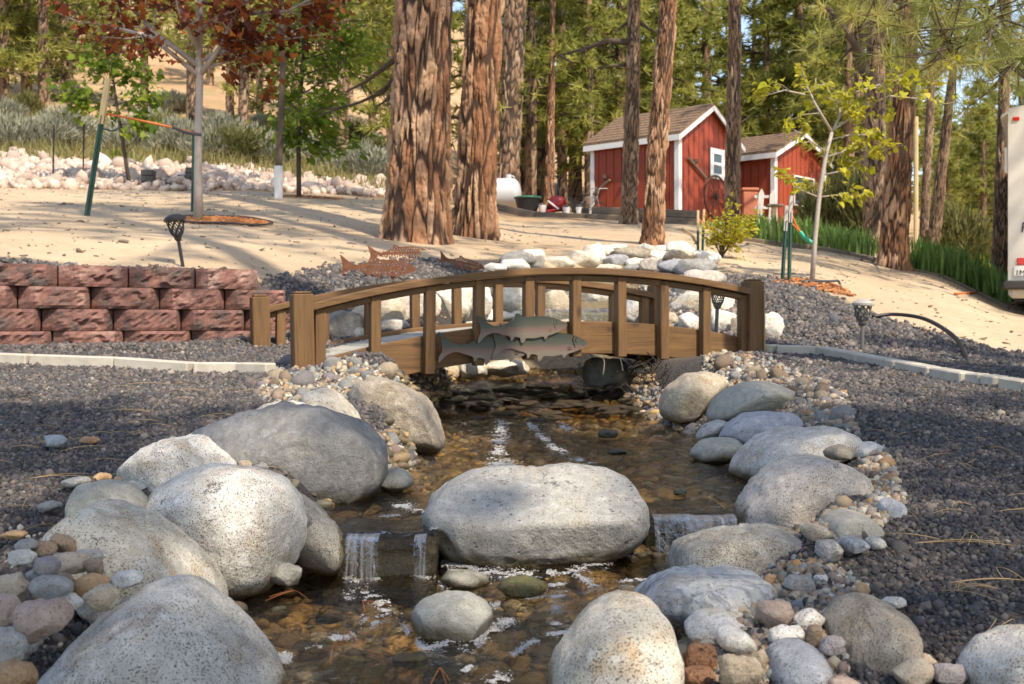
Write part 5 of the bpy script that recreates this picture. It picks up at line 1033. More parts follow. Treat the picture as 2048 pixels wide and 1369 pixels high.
# ------------------------------------------------------------------ pine trunks with plated bark
def trunk_mesh(name, path, radii, nseg, zdet, ztop, mat, seed, plate_w=.085, plate_h=.24, depth=.03, dz=.012):
    """path: list of (x,y,z); bark plates as real relief up to zdet, plain above"""
    rs = np.random.default_rng(seed); zs = [p[2] for p in path]
    zl = np.concatenate([np.arange(zs[0], zdet, dz), np.linspace(zdet, ztop, 24)]) if zdet < ztop else np.arange(zs[0], ztop, dz)
    cx = np.interp(zl, zs, [p[0] for p in path]); cy = np.interp(zl, zs, [p[1] for p in path]); rr = np.interp(zl, zs, radii)
    th = np.linspace(0, 2 * math.pi, nseg, endpoint=False); T, Z = np.meshgrid(th, zl); rad = np.repeat(rr[:, None], nseg, 1); Rm = float(np.mean(radii[:2]))
    q = np.stack([np.cos(T) * 2.2, np.sin(T) * 2.2, Z * .8], -1)
    U = T * Rm + .05 * fbm(q * 1.5, 3, seed) + .018 * fbm(q * 6, 2, seed + 2); V = (Z + .16 * fbm(q * 1.2 + 9, 3, seed + 7)) * (plate_w / plate_h)
    per = 2 * math.pi * Rm; z0, z1 = V.min(), min(V.max(), (zdet + .4) * plate_w / plate_h); n = max(30, int(per * (z1 - z0) / plate_w ** 2))
    su = rs.uniform(0, per, n); sv = rs.uniform(z0, z1, n); cell = rs.uniform(0, 1, n)
    su3 = np.concatenate([su, su - per, su + per]); sv3 = np.tile(sv, 3); c3 = np.tile(cell, 3)
    disp = np.zeros(U.size); cv = np.full(U.size, .5); pl = np.ones(U.size); uf, vf = U.ravel(), V.ravel(); order = np.argsort(sv3); su3, sv3, c3 = su3[order], sv3[order], c3[order]
    rows = U.shape[0]
    for r in range(0, rows, 6):
        a, b = r * nseg, min(rows, r + 6) * nseg; lo, hi = vf[a:b].min() - 2.2 * plate_w, vf[a:b].max() + 2.2 * plate_w
        i0, i1 = np.searchsorted(sv3, lo), np.searchsorted(sv3, hi)
        if i1 - i0 < 3 or zl[r] > zdet: continue
        d = (uf[a:b, None] - su3[None, i0:i1]) ** 2 + (vf[a:b, None] - sv3[None, i0:i1]) ** 2
        k = np.argpartition(d, 1, axis=1)[:, :2]; dd = np.sqrt(np.take_along_axis(d, k, 1)); s = np.argsort(dd, 1); dd = np.take_along_axis(dd, s, 1); k = np.take_along_axis(k, s, 1)
        g = sstep(0.0, .5, (dd[:, 1] - dd[:, 0]) / plate_w); pl[a:b] = g; cc = c3[i0:i1][k[:, 0]]; cv[a:b] = cc; pl[a:b] = g * (.8 + .2 * cc); disp[a:b] = g * (.55 + .6 * cc)
    disp = disp.reshape(U.shape)
    fp = np.stack([np.cos(T) * Rm / plate_w * 2.4, np.sin(T) * Rm / plate_w * 2.4, Z / plate_w * .75], -1); fl = fbm(fp, 3, seed + 31); fl = np.abs(fl); disp = disp * (.72 + .4 * np.minimum(1, fl * 2.6)); lay = fbm(np.stack([np.cos(T) * Rm * 26, np.sin(T) * Rm * 26, Z * 11], -1), 3, seed + 3); lay = np.round(lay * 3) / 3 * .6 + lay * .4
    rad = rad + depth * (disp - .55) + depth * .35 * lay * pl.reshape(U.shape) + .03 * Rm * vnoise(np.stack([np.cos(T) * 1.3, np.sin(T) * 1.3, Z * .5], -1), seed)
    flare = np.exp(-(Z - zs[0] - .2) / (1.1 * Rm)) * (1 + .35 * np.cos(T * 5 + seed) + .25 * np.cos(T * 3 + 2 * seed)); rad = rad + Rm * .26 * np.minimum(flare, 1.9)
    v = np.stack([cx[:, None] + rad * np.cos(T), cy[:, None] + rad * np.sin(T), Z], -1).reshape(-1, 3); i = np.arange(U.size).reshape(rows, nseg); j = np.roll(i, -1, 1)
    f = np.stack([i[:-1], j[:-1], j[1:], i[1:]], -1).reshape(-1, 4); me = mesh_np(name, v, f, True)
    for nm, val in (('plate', pl), ('cell', cv)):
        a = me.attributes.new(nm, 'FLOAT', 'POINT'); a.data.foreach_set('value', val.ravel().astype(np.float32))
    me.materials.append(MT[mat]); return me

# ------------------------------------------------------------------ pine crowns made of needle tufts
def crown_parts(seed, H, h0, Rmax, nb, tpb, npt, nlen, nw, up=.15, shape=.8, fill=.35):
    rs = np.random.default_rng(seed); br = MB(); C, Dr = [], []
    for b in range(nb):
        f = (b + rs.uniform(0, .9)) / nb; h = h0 + (H - h0) * f; L = Rmax * ((1 - f) ** shape * .95 + .08) * rs.uniform(.6, 1.1); az = rs.uniform(0, 2 * math.pi)
        d = np.array([math.cos(az), math.sin(az), 0]); sl = rs.normal(up - .25 * (1 - f), .14); pts = []
        for t in (0, .3, .6, .85, 1.0): pts.append(d * L * t + np.array([0, 0, h + sl * L * t + .16 * L * t * t]) + rs.normal(0, .04 * L * t, 3))
        br.tube([tuple(p) for p in pts], [.018 * L + .006, .014 * L + .005, .009 * L + .004, .005 * L + .003, .004], 4, False); P5 = np.array(pts)
        n = max(3, int(tpb * (.4 + L / Rmax)))
        for k in range(n):
            t = fill + (1 - fill) * rs.random() ** .75; c = np.array([np.interp(t, (0, .3, .6, .85, 1.0), P5[:, i]) for i in range(3)]); off = rs.normal(0, 1, 3) * np.array([.16, .16, .10]) * L * (.3 + t * .7)
            e = c + off; C.append(e); dd = off / (np.linalg.norm(off) + 1e-6) * .6 + d * .5 + np.array([0, 0, .45]); Dr.append(dd / np.linalg.norm(dd))
    C, Dr = np.array(C), np.array(Dr); n = len(C)
    nd = rs.normal(0, 1, (n, npt, 3)); nd /= np.linalg.norm(nd, axis=2)[:, :, None]; nd = nd * .85 + Dr[:, None, :] * .75; nd /= np.linalg.norm(nd, axis=2)[:, :, None]
    ln = nlen * rs.uniform(.7, 1.15, (n, npt, 1)); sd = np.cross(nd, rs.normal(0, 1, (n, npt, 3))); sd /= np.linalg.norm(sd, axis=2)[:, :, None] + 1e-9
    b0 = C[:, None, :] - Dr[:, None, :] * nlen * .25 * rs.random((n, npt, 1)); a = b0 + sd * nw / 2; c = b0 - sd * nw / 2; tip = b0 + nd * ln; tip[:, :, 2] -= .12 * ln[:, :, 0]
    v = np.stack([a, c, tip], 2).reshape(-1, 3); f = np.arange(len(v)).reshape(-1, 3); tone = np.repeat(rs.uniform(0, 1, n), npt * 3)
    return v, f, tone.astype(np.float32), br
def crown_mesh(name, parts, mat):
    v, f, tone, br = parts; me = mesh_np(name, v, f); a = me.attributes.new('tone', 'FLOAT', 'POINT'); a.data.foreach_set('value', tone); me.materials.append(MT[mat]); bme = br.mesh('branches'); bme.materials.append(MT['bark_thin']); return me, bme

def big_pine(name, lab, base, top, wb, wt, ztop, mat, seed, nseg, zdet, dz, crown=None, plate=(.085, .24, .03), mid=None):
    """base, top: world points on the axis; the trunk runs on above the frame"""
    e = thing(name, lab, 'tree', base, 0, 'pine trunks in the yard'); d = (top - base); L = ztop - base.z
    end = base + d * (L / d.z) if d.z > 0 else top
    path = [(0, 0, -.25)] + ([tuple(mid - base)] if mid is not None else []) + [tuple(top - base), (end.x - base.x, end.y - base.y, L)]
    rad = [wb / 2] + ([(wb * .42 + wt * .58) / 2] if mid is not None else []) + [wt / 2, wt * .22]
    me = trunk_mesh('trunk', path, rad, nseg, min(zdet, L), L, mat, seed, *plate, dz=dz); ob('trunk', me, None, e)
    if crown:
        cm, bm = crown; ax = lambda h: Vector((np.interp(h, [p[2] for p in path], [p[0] for p in path]), np.interp(h, [p[2] for p in path], [p[1] for p in path]), 0))
        o = ob('crown', cm, None, e, ax(L * .7)); o.rotation_euler.z = seed * 1.3; o = ob('branches', bm, None, e, ax(L * .7)); o.rotation_euler.z = seed * 1.3
    return e
HIGH = [crown_mesh('crown', crown_parts(70 + i, 12, 5.8, 2.6, 46, 12, 14, .24, .03), 'needle') for i in range(2)]
def bp(name, lab, bpx, bpy_, D, wb, tpx, tpy, wt, **kw):
    b = hit(bpx, bpy_, D * .85, D * 1.2) if D is None else None
    g = P(bpx, bpy_, D); g.z = gz(g.x, g.y); t = P(tpx, tpy, D); mp = kw.pop('mid', None); m = P(mp[0], mp[1], D) if mp else None
    return big_pine(name, lab, g, t, pxlen(wb, D), pxlen(wt, D), g.z + kw.pop('H', 13), kw.pop('mat', 'bark'), kw.pop('seed', 1), kw.pop('nseg', 90), kw.pop('zdet', 3), kw.pop('dz', .02), kw.pop('crown', None), kw.pop('plate', (.085, .24, .03)), m)
PH = .44
bp('ponderosa_pine', 'thickest orange-barked pine trunk, just left of the photo centre', 831, 480, 10.5, 122, 853, 0, 114, nseg=300, zdet=3.4, dz=.010, seed=4, crown=HIGH[0], plate=(.075, PH, .042), H=15)
bp('ponderosa_pine', 'second thick orange-barked pine trunk, touching the thickest one', 945, 464, 11.6, 84, 970, 0, 68, nseg=220, zdet=3.7, dz=.012, seed=7, crown=HIGH[1], plate=(.07, PH, .038), H=15)
bp('ponderosa_pine', 'grey-brown pine trunk behind the two thick trunks, above the tank', 1014, 425, 28, 44, 1032, 0, 42, nseg=140, zdet=8, dz=.035, seed=9, mat='bark_grey', crown=HIGH[0], plate=(.11, .32, .04), H=18)
bp('ponderosa_pine', 'slim grey pine trunk in front of the red shed side wall', 1256, 440, 18, 33, 1268, 0, 24, nseg=110, zdet=5.2, dz=.025, seed=12, mat='bark_grey', crown=HIGH[1], plate=(.06, .16, .02), H=14, mid=(1266, 150))
bp('ponderosa_pine', 'leaning orange-brown pine trunk in front of the red shed', 1302, 487, 11.5, 46, 1338, 0, 34, nseg=130, zdet=3.6, dz=.016, seed=15, crown=HIGH[0], plate=(.06, .16, .020), H=13, mid=(1312, 330))
bp('ponderosa_pine', 'straight grey pine trunk between the two red sheds', 1463, 455, 16, 33, 1470, 0, 24, nseg=110, zdet=4.8, dz=.022, seed=18, mat='bark_grey', crown=HIGH[1], plate=(.055, .16, .018), H=14)
bp('ponderosa_pine', 'large reddish pine trunk right of the yellow-leaved sapling', 1783, 545, 13.5, 60, 1818, 0, 38, nseg=170, zdet=4.2, dz=.016, seed=21, crown=HIGH[0], plate=(.07, .3, .024), H=15, mid=(1802, 270))
bp('ponderosa_pine', 'dark pine trunk with a big side limb behind the large reddish one', 1748, 480, 17.5, 46, 1752, 60, 34, nseg=110, zdet=5.2, dz=.025, seed=24, mat='bark_grey', crown=HIGH[1], plate=(.06, .2, .02), H=15)
bp('ponderosa_pine', 'slender pine trunk leaning right, near the right edge', 1857, 522, 15.5, 27, 1906, 140, 15, nseg=80, zdet=5, dz=.025, seed=27, mat='bark_grey', crown=HIGH[0], plate=(.05, .14, .014), H=12)
bp('ponderosa_pine', 'thin dark pine trunk behind the slender leaning one', 1844, 470, 21, 18, 1868, 60, 14, nseg=60, zdet=5, dz=.04, seed=30, mat='bark_grey', crown=HIGH[1], plate=(.05, .14, .014), H=13)
bp('ponderosa_pine', 'dark pine trunk just left of the white trailer', 1996, 535, 16, 34, 2012, 60, 18, nseg=90, zdet=5, dz=.025, seed=33, mat='bark_grey', crown=HIGH[0], plate=(.055, .16, .016), H=13)
bp('ponderosa_pine', 'reddish stub of pine trunk behind the red garden machine', 1098, 418, 29, 22, 1102, 190, 14, nseg=70, zdet=6, dz=.04, seed=36, crown=None, plate=(.06, .2, .016), H=7)
# dead branches on the big trunks and the forked limb
def limb(name, pts, r0, parent_lab, mat='bark_thin', sub=2, seed=1):
    rs = random.Random(seed); m = MB(); V = [Vector(p) for p in pts]; n = len(V); m.tube(V, [r0 * (1 - .8 * i / (n - 1)) for i in range(n)], 6)
    for i in range(1, n):
        for _ in range(sub):
            a = V[i - 1].lerp(V[i], rs.random()); L = (V[-1] - V[0]).length * rs.uniform(.15, .4); b = a + Vector((rs.gauss(0, .5), rs.gauss(0, .4), rs.gauss(-.1, .5))) * L; m.tube([a, a.lerp(b, .5) + Vector((0, 0, rs.gauss(0, .08) * L)), b], [r0 * .35, r0 * .22, r0 * .08], 4)
    return m
def add_limb(treelabel, pts, r0, seed, sub=2, mat='bark_thin'):
    par = [o for o in col.objects if o.get('label') == treelabel][0]; m = limb('branch', [Vector(p) - Vector(par.location) for p in pts], r0, None, mat, sub, seed); m.build('branch', MT[mat], par, smooth=True)
T1l, T4l, R2l = 'thickest orange-barked pine trunk, just left of the photo centre', 'slim grey pine trunk in front of the red shed side wall', 'dark pine trunk with a big side limb behind the large reddish one'
add_limb(T1l, [P(800, 112, 10.7), P(770, 135, 10.9), P(730, 165, 11.2), P(690, 185, 11.4)], .035, 1); add_limb(T1l, [P(800, 145, 10.7), P(765, 185, 10.9), P(720, 205, 11.1), P(640, 230, 11.4)], .028, 2); add_limb(T1l, [P(795, 170, 10.6), P(775, 200, 10.7), P(750, 215, 10.8)], .02, 3)
add_limb(T4l, [P(1256, 85, 18), P(1215, 82, 18), P(1170, 98, 18.2), P(1115, 112, 18.3)], .06, 4, 3); add_limb(T4l, [P(1258, 130, 18), P(1225, 132, 18), P(1190, 140, 18)], .035, 5, 3); add_limb(T4l, [P(1272, 40, 18), P(1300, 60, 18), P(1330, 70, 18)], .035, 6, 3); add_limb(T4l, [P(1256, 45, 18), P(1235, 60, 18), P(1222, 80, 18)], .03, 7, 3)
add_limb(R2l, [P(1748, 165, 17.5), P(1728, 140, 17.4), P(1715, 95, 17.3), P(1690, 60, 17.2), P(1660, 20, 17.1)], .12, 8, 2)

# long-needled boughs hanging in at upper right
def near_bough(treelab, pts, ntuft, nlen, seed, npt=46):
    par = [o for o in col.objects if o.get('label') == treelab][0]; rs = np.random.default_rng(seed); V = np.array([tuple(Vector(p) - Vector(par.location)) for p in pts]); m = MB(); m.tube([tuple(p) for p in V], [.035 - .03 * i / (len(V) - 1) for i in range(len(V))], 6); C, Dr = [], []
    for _ in range(ntuft):
        t = rs.uniform(.15, 1) * (len(V) - 1); i = min(int(t), len(V) - 2); a = V[i] + (V[i + 1] - V[i]) * (t - i); off = rs.normal(0, 1, 3) * np.array([.30, .35, .22]); b = a + off; m.tube([tuple(a), tuple((a + b) / 2 + np.array([0, 0, -.04])), tuple(b)], [.010, .008, .005], 4); C.append(b); Dr.append(off / np.linalg.norm(off) + np.array([0, 0, .4]))
    C, Dr = np.array(C), np.array(Dr); Dr /= np.linalg.norm(Dr, axis=1)[:, None]; n = len(C); nd = rs.normal(0, 1, (n, npt, 3)); nd /= np.linalg.norm(nd, axis=2)[:, :, None]; nd = nd * .9 + Dr[:, None] * .55; nd /= np.linalg.norm(nd, axis=2)[:, :, None]
    ln = nlen * rs.uniform(.75, 1.1, (n, npt, 1)); sd = np.cross(nd, rs.normal(0, 1, (n, npt, 3))); sd /= np.linalg.norm(sd, axis=2)[:, :, None]; w = .0042; b0 = C[:, None] + Dr[:, None] * rs.uniform(-.05, .03, (n, npt, 1)); tip = b0 + nd * ln; tip[:, :, 2] -= .15 * ln[:, :, 0]
    v = np.stack([b0 + sd * w, b0 - sd * w, tip], 2).reshape(-1, 3); me = mesh_np('needles', v, np.arange(len(v)).reshape(-1, 3)); a = me.attributes.new('tone', 'FLOAT', 'POINT'); a.data.foreach_set('value', np.repeat(rs.uniform(0, 1, n), npt * 3).astype(np.float32))
    o = m.build('bough', MT['bark_thin'], par, smooth=True); ob('needles', me, MT['needle_near'], o)
R1l, R5l = 'large reddish pine trunk right of the yellow-leaved sapling', 'dark pine trunk just left of the white trailer'
near_bough(R1l, [P(1815, -30, 13), P(1860, 20, 11.5), P(1890, 60, 10.5), P(1900, 100, 10)], 46, .26, 1); near_bough(R1l, [P(1820, -60, 13), P(1900, -10, 11), P(1960, 20, 10), P(2010, 40, 9.6)], 46, .26, 2)
near_bough(R5l, [P(2010, 40, 16), P(2030, 90, 13), P(2040, 130, 11), P(1990, 150, 10.5)], 40, .26, 3); near_bough(R1l, [P(1800, -20, 13), P(1770, 20, 12), P(1740, 50, 11.5), P(1700, 70, 11.4)], 22, .22, 4); near_bough(R5l, [P(2010, 20, 16), P(1960, 70, 14), P(1930, 110, 13), P(1890, 120, 12.4)], 40, .26, 5); near_bough(R1l, [P(1815, 60, 13.4), P(1850, 90, 12.6), P(1890, 100, 12)], 18, .24, 6)

# ------------------------------------------------------------------ background pines
def far_pine_proto(seed, H, h0, Rm, nb, tpb):
    cm, bm = crown_mesh('crown', crown_parts(seed, H, h0, Rm, nb, tpb, 16, .30, .045, .12, .75, .25), 'needle')
    tm = trunk_mesh('trunk', [(0, 0, -.4), (.05, 0, H * .5), (0, 0, H * .98)], [.17, .12, .02], 24, H * .6, H * .97, 'bark_grey', seed, .08, .22, .02, .07); return tm, cm, bm
PINES = [far_pine_proto(200 + i, *a) for i, a in enumerate(((9, 1.2, 2.1, 64, 12), (10, 2.4, 2.2, 58, 12), (8, .7, 1.8, 62, 11), (11, 3.4, 2.2, 52, 12), (9, 2.0, 2.5, 52, 14)))]
NT_ = []
def far_pine(px, D, H, kind, where, py=None):
    w = P(px, 0, D); g = gz(w.x, D); tm, cm, bm = PINES[kind]; H0 = (9, 10, 8, 11, 9)[kind]; s = H / H0
    e = thing('pine_tree', '', 'tree', (w.x, D, g), random.uniform(0, 6.28), 'background pines ' + where); e.scale = (s * random.uniform(.9, 1.15), s * random.uniform(.9, 1.15), s)
    for nm, me in (('trunk', tm), ('crown', cm), ('branches', bm)): ob(nm, me, None, e)
    NT_.append((where, px, D, e))
HILL = [(118, 168, 8, 0), (230, 130, 9, 0), (420, 170, 9, 0), (640, 170, 9, 0), (88, 215, 11, 3), (53, 207, 9, 0), (8, 215, 8, 2), (132, 192, 8, 2), (147, 150, 9, 1), (20, 150, 9, 0), (289, 228, 9, 1), (383, 272, 8, 3), (460, 243, 8, 3), (487, 292, 8, 1), (685, 312, 10, 3), (652, 282, 9, 3), (745, 258, 9, 4), (590, 225, 9, 4), (700, 215, 9, 0), (560, 160, 9, 0), (0, 120, 9, 4), (300, 95, 9, 0), (480, 110, 9, 4), (760, 190, 9, 2), (380, 90, 8, 1), (720, 140, 9, 4), (-40, 190, 10, 3), (780, 280, 6, 2), (520, 250, 6, 2)]
for px, py, H, kd in HILL:
    far_pine(px, min(95, hit(px, py, 14, 130).y), H, kd, 'on the left hillside')
for px, D, H, kd in ((1060, 30, 9, 4), (1085, 36, 11, 0), (1125, 33, 10, 1), (1150, 40, 12, 0), (1180, 31, 9, 4), (1215, 38, 12, 1), (1240, 33, 10, 0), (1195, 50, 14, 4), (1300, 40, 12, 0), (1330, 34, 10, 4), (1375, 42, 12, 1), (1410, 36, 11, 0), (870, 30, 9, 0), (1040, 42, 12, 2)):
    far_pine(px, D, H, kd, 'behind the first red shed')
for px, D, H, kd in ((1510, 44, 10, 0), (1535, 36, 9, 4), (1570, 42, 11, 1), (1600, 36, 11, 0), (1640, 40, 11, 4), (1680, 35, 10, 0), (1715, 32, 9, 4), (1745, 40, 11, 0), (1650, 56, 13, 1), (1700, 28, 7, 2), (1780, 34, 9, 0)):
    far_pine(px, D, H, kd, 'behind the second red shed')
for px, D, H, kd in ((1880, 60, 6.5, 0), (1905, 48, 5, 2), (1935, 52, 7, 0), (1960, 44, 6.5, 4), (1985, 48, 8, 2), (2040, 44, 8, 0), (2080, 38, 9, 1), (1915, 70, 7, 1), (1950, 75, 8, 0), (1870, 80, 9, 4), (1895, 34, 3.2, 2), (1968, 30, 4, 2)):
    far_pine(px, D, H, kd, 'by the right edge')
WORDS = ['leftmost', 'second', 'third', 'fourth', 'fifth', 'sixth', 'seventh', 'eighth', 'ninth', 'tenth', 'eleventh', 'twelfth', 'thirteenth', 'fourteenth', 'fifteenth', 'sixteenth', 'seventeenth', 'eighteenth', 'nineteenth', 'twentieth']
for wh in sorted(set(q[0] for q in NT_)):
    rows = sorted([q for q in NT_ if q[0] == wh], key=lambda q: q[1]); Dm = np.median([q[2] for q in rows]); nf = {0: 0, 1: 0}
    for (_, px, D, e) in rows:
        f = int(D > Dm); k = nf[f]; nf[f] += 1; o = WORDS[k] + ('' if k == 0 else ' from left')
        e['label'] = f'{"farther" if f else "nearer"} sunlit green pine {wh}, {o} of the {"farther" if f else "nearer"} ones'
# pines behind the photographer, whose crowns shade the creek
SH = [crown_mesh('crown', crown_parts(400 + i, 10.5, 4.6, 3.0, 60, 15, 14, .26, .032), 'needle') for i in range(2)]
SHT = trunk_mesh('trunk', [(0, 0, -.3), (0, 0, 6), (0, 0, 10.4)], [.22, .16, .03], 30, 4, 10.3, 'bark', 5, .08, .24, .025, .06)
for i, (x, y, s, k, lab) in enumerate(((2.6, -3.2, 1.0, 0, 'pine tree behind the viewpoint, nearest to the creek'), (5.4, -2.8, 1.0, 1, 'pine tree behind and right of the viewpoint, nearest right'), (8.4, -1.2, .95, 0, 'pine tree to the right of the viewpoint, beyond view'), (.2, -4.6, 1.0, 1, 'pine tree directly behind the viewpoint'), (11.5, 3.2, .9, 1, 'pine tree off the right side of the yard'), (6.3, 1.2, .8, 1, 'pine outside the right of the view beside gravel'))):
    e = thing('pine_tree', lab, 'tree', (x, y, gz(x, y)), i * 1.7, 'shade pines around the viewpoint'); e.scale = (s, s, s); ob('trunk', SHT, None, e); ob('crown', SH[k][0], None, e); ob('branches', SH[k][1], None, e)
TALL = [crown_mesh('crown', crown_parts(500, 14.5, 9.6, 2.2, 34, 10, 14, .28, .034), 'needle'), crown_mesh('crown', crown_parts(501, 21, 14.5, 2.6, 40, 10, 14, .28, .036), 'needle')]
for i, (x, y, k, H, lab) in enumerate(((2.7, 4.3, 0, 14, 'tall bare-stemmed pine just outside the right of the view'), (4.2, -.8, 1, 20.5, 'tallest pine, right of the viewpoint and out of view'), (9.6, 6.4, 0, 14, 'tall bare-stemmed pine farther right, out of view'), (1.5, -2.2, 1, 20.5, 'tallest pine behind the viewpoint'))):
    e = thing('pine_tree', lab, 'tree', (x, y, gz(x, y)), i * 2.1, 'shade pines around the viewpoint'); t_ = ob('trunk', SHT, None, e); t_.scale = (1.2, 1.2, H / 10.4); ob('crown', TALL[k][0], None, e); ob('branches', TALL[k][1], None, e)
# ------------------------------------------------------------------ sheds
def shed(lab, corner, rz, W, L, He, rise, wins, door=None):
    e = thing('red_shed', lab, 'shed', corner, rz, 'red sheds'); bw = .20
    # front gable boards (x), facing -y ; side wall boards along y at x = 0
    n = round(W / bw); k = W / n
    for i in range(n):
        a, b = i * k, (i + 1) * k; za = He + rise * (1 - abs(2 * a / W - 1)); zb = He + rise * (1 - abs(2 * b / W - 1)); m = MB(); poly = [(a + .010, 0), (b - .010, 0), (b - .010, zb)] + ([(W / 2, He + rise)] if a < W / 2 - .01 < b - .02 else []) + [(a + .010, za)]
        m.prism(poly, 0, .02); m.build('siding_board', MT['red'], e)
    n = round(L / bw); k = L / n; bm = MB().box((0, .010, 0), (.02, k - .010, He)).mesh('siding_board'); bm.materials.append(MT['red'])
    for i in range(n): ob('siding_board', bm, None, e, (0, .02 + i * (L - .02) / n, 0))
    MB().box((.02, .03, 0), (W - .005, L, He - .02)).build('inner_wall', MT['brownsteel'], e)
    for nm, lo, hi in (('corner_trim', (-.02, -.022, 0), (.09, -.002, He)), ('corner_trim', (-.022, -.02, 0), (-.002, .09, He - .05)), ('corner_trim', (W - .09, -.022, 0), (W + .02, -.002, He)), ('corner_trim', (-.022, L - .09, 0), (-.002, L + .01, He - .05))): MB().box(lo, hi).build(nm, MT['white'], e)
    ov = .12; sl = math.atan2(rise, W / 2); 
    for s in (0, 1):
        m = MB(); x0 = -ov if s == 0 else W + ov; z0 = He - ov * math.tan(sl) + .02; poly = [(x0, z0), (W / 2, He + rise + .02), (W / 2, He + rise + .075), (x0, z0 + .055)]; m.prism(poly, -ov, L + ov); m.build('roof_slope', MT['shingle'], e)
        m = MB(); poly = [(x0, z0 - .10), (W / 2, He + rise - .085), (W / 2, He + rise + .018), (x0, z0 - .002)]; m.prism(poly, -ov - .024, -ov - .002); m.build('barge_board', MT['white'], e)
    MB().box((-ov - .024, -ov, He - ov * math.tan(sl) - .10), (-ov - .002, L + ov, He - ov * math.tan(sl) + .02)).build('eave_board', MT['white'], e)
    # shingle courses
    for s in (0, 1):
        nc = 9
        for c in range(nc):
            f0, f1 = c / nc, (c + 1) / nc; x0 = (-ov + f0 * (W / 2 + ov)); x1 = (-ov + f1 * (W / 2 + ov)); z0 = He - ov * math.tan(sl) + .075 + f0 * (rise + ov * math.tan(sl)); z1 = z0 + (rise + ov * math.tan(sl)) / nc
            if s: x0, x1 = W - x0, W - x1
            m = MB(); m.prism([(x0, z0 + .016), (x1, z1 + .002), (x1, z1 - .003), (x0, z0 + .003)], -ov - .005, L + ov + .005); m.build('shingle_course', MT['shingle'], e)
    for (x, z, w, h, split) in wins:
        f = MB(); t = .115 if split else .035
        for lo, hi in (((x, -.05, z), (x + w, -.023, z + t)), ((x, -.05, z + h - t), (x + w, -.023, z + h)), ((x, -.05, z + t), (x + t, -.023, z + h - t)), ((x + w - t, -.05, z + t), (x + w, -.023, z + h - t))): f.box(lo, hi)
        if split: f.box((x + t, -.05, z + h / 2 - .03), (x + w - t, -.023, z + h / 2 + .03))
        wo = f.build('window', MT['white'], e); hs = [(z + t, z + h / 2 - .03), (z + h / 2 + .03, z + h - t)] if split else [(z + t, z + h - t)]
        for (a, b) in hs: MB().box((x + t + .004, -.034, a + .004), (x + w - t - .004, -.028, b - .004)).build('pane', MT['pane'], wo)
    return e
t = NT('window_glass'); t.fin((.05, .07, .08), .06); MT['pane'] = t.m
t = NT('brown_shingles'); v = t.coord(); nz = t.noise(v, 14, 4); MT['shingle'] = t.fin(t.mix(t.rng(t.voro(t.coord(scale=(1, 2.2, 1)), 5, out='Color') if False else nz, .35, .65), (.13, .08, .05), (.24, .155, .10)), .95, t.bump(t.noise(v, 80, 3), .5, .004))
RZ = math.atan2(.745, .667)
c1 = P(1357, 441, 24); c1.z = gz(c1.x, c1.y) + .02
s1 = shed('larger red shed with white trim and shingled gable roof, left of two', c1, RZ, 2.35, 2.3, zp(24, 266) - c1.z, .70, [(1.18, zp(25, 360) - c1.z + .02, .56, .66, True)])
c2 = P(1549, 460, 26.4); c2.z = gz(c2.x, c2.y) + .02
s2 = shed('smaller red shed with wide window, right of two', c2, RZ, 2.5, 2.4, zp(26.4, 304) - c2.z, .56, [(.85, .62, 1.0, .72, False)])
def on_gable(c, x, z, off): return c + Vector((math.cos(RZ) * x + math.sin(RZ) * off, math.sin(RZ) * x - math.cos(RZ) * off, z))
def on_side(c, y, z, off): return c + Vector((-math.sin(RZ) * y - math.cos(RZ) * off, math.cos(RZ) * y - math.sin(RZ) * off, z))
# wagon wheel
wc = on_gable(c1, 1.30, .60, .10); e = thing('wagon_wheel', 'rusty spoked wagon wheel leaning on the larger red shed', 'wheel', wc, RZ); rw_ = .46
m = MB(); m.tube([(rw_ * math.cos(a), 0, rw_ * math.sin(a)) for a in [2 * math.pi * i / 40 for i in range(41)]], .022, 6); m.build('rim', MT['brownsteel'], e, smooth=True)
MB().tube([(0, -.06, 0), (0, .05, 0)], .05, 12).build('hub', MT['brownsteel'], e)
for i in range(12):
    a = 2 * math.pi * i / 12; MB().tube([(.04 * math.cos(a), 0, .04 * math.sin(a)), (rw_ * math.cos(a), 0, rw_ * math.sin(a))], .009, 5).build('spoke', MT['brownsteel'], e)
def tool(lab, a, b, r, head):
    e = thing('hand_tool', lab, 'tool', a, 0, 'old tools hung on the shed'); m = MB(); m.tube([(0, 0, 0), tuple(b - a)], r, 6); m.build('handle', MT['timber'], e); MB().box((-.05, -.05, -.05), (.05, .02, .05), .01).build('head', MT['brownsteel'], e, head - a)
tool('old wooden-handled tool hung on shed side wall', on_side(c1, 1.75, 1.0, .05), on_side(c1, 2.2, .72, .05), .03, on_side(c1, 1.9, 1.08, .06)); tool('old tool hung slanting on shed gable left of window', on_gable(c1, .30, 1.35, .05), on_gable(c1, 1.0, .98, .05), .03, on_gable(c1, .55, 1.3, .06)); tool('rusty hook hung on shed side wall behind pine trunk', on_side(c1, 1.25, 1.42, .05), on_side(c1, 1.05, 1.15, .05), .025, on_side(c1, 1.15, 1.2, .06))
MB_ = MB().box((-.06, -.05, -.1), (.06, .0, .1), .01).build('meter_box', MT['steel'], None, on_side(c1, .55, .62, .03), (0, 0, RZ - math.pi / 2)); tag(MB_, 'small grey electric box on the shed side wall', 'box')
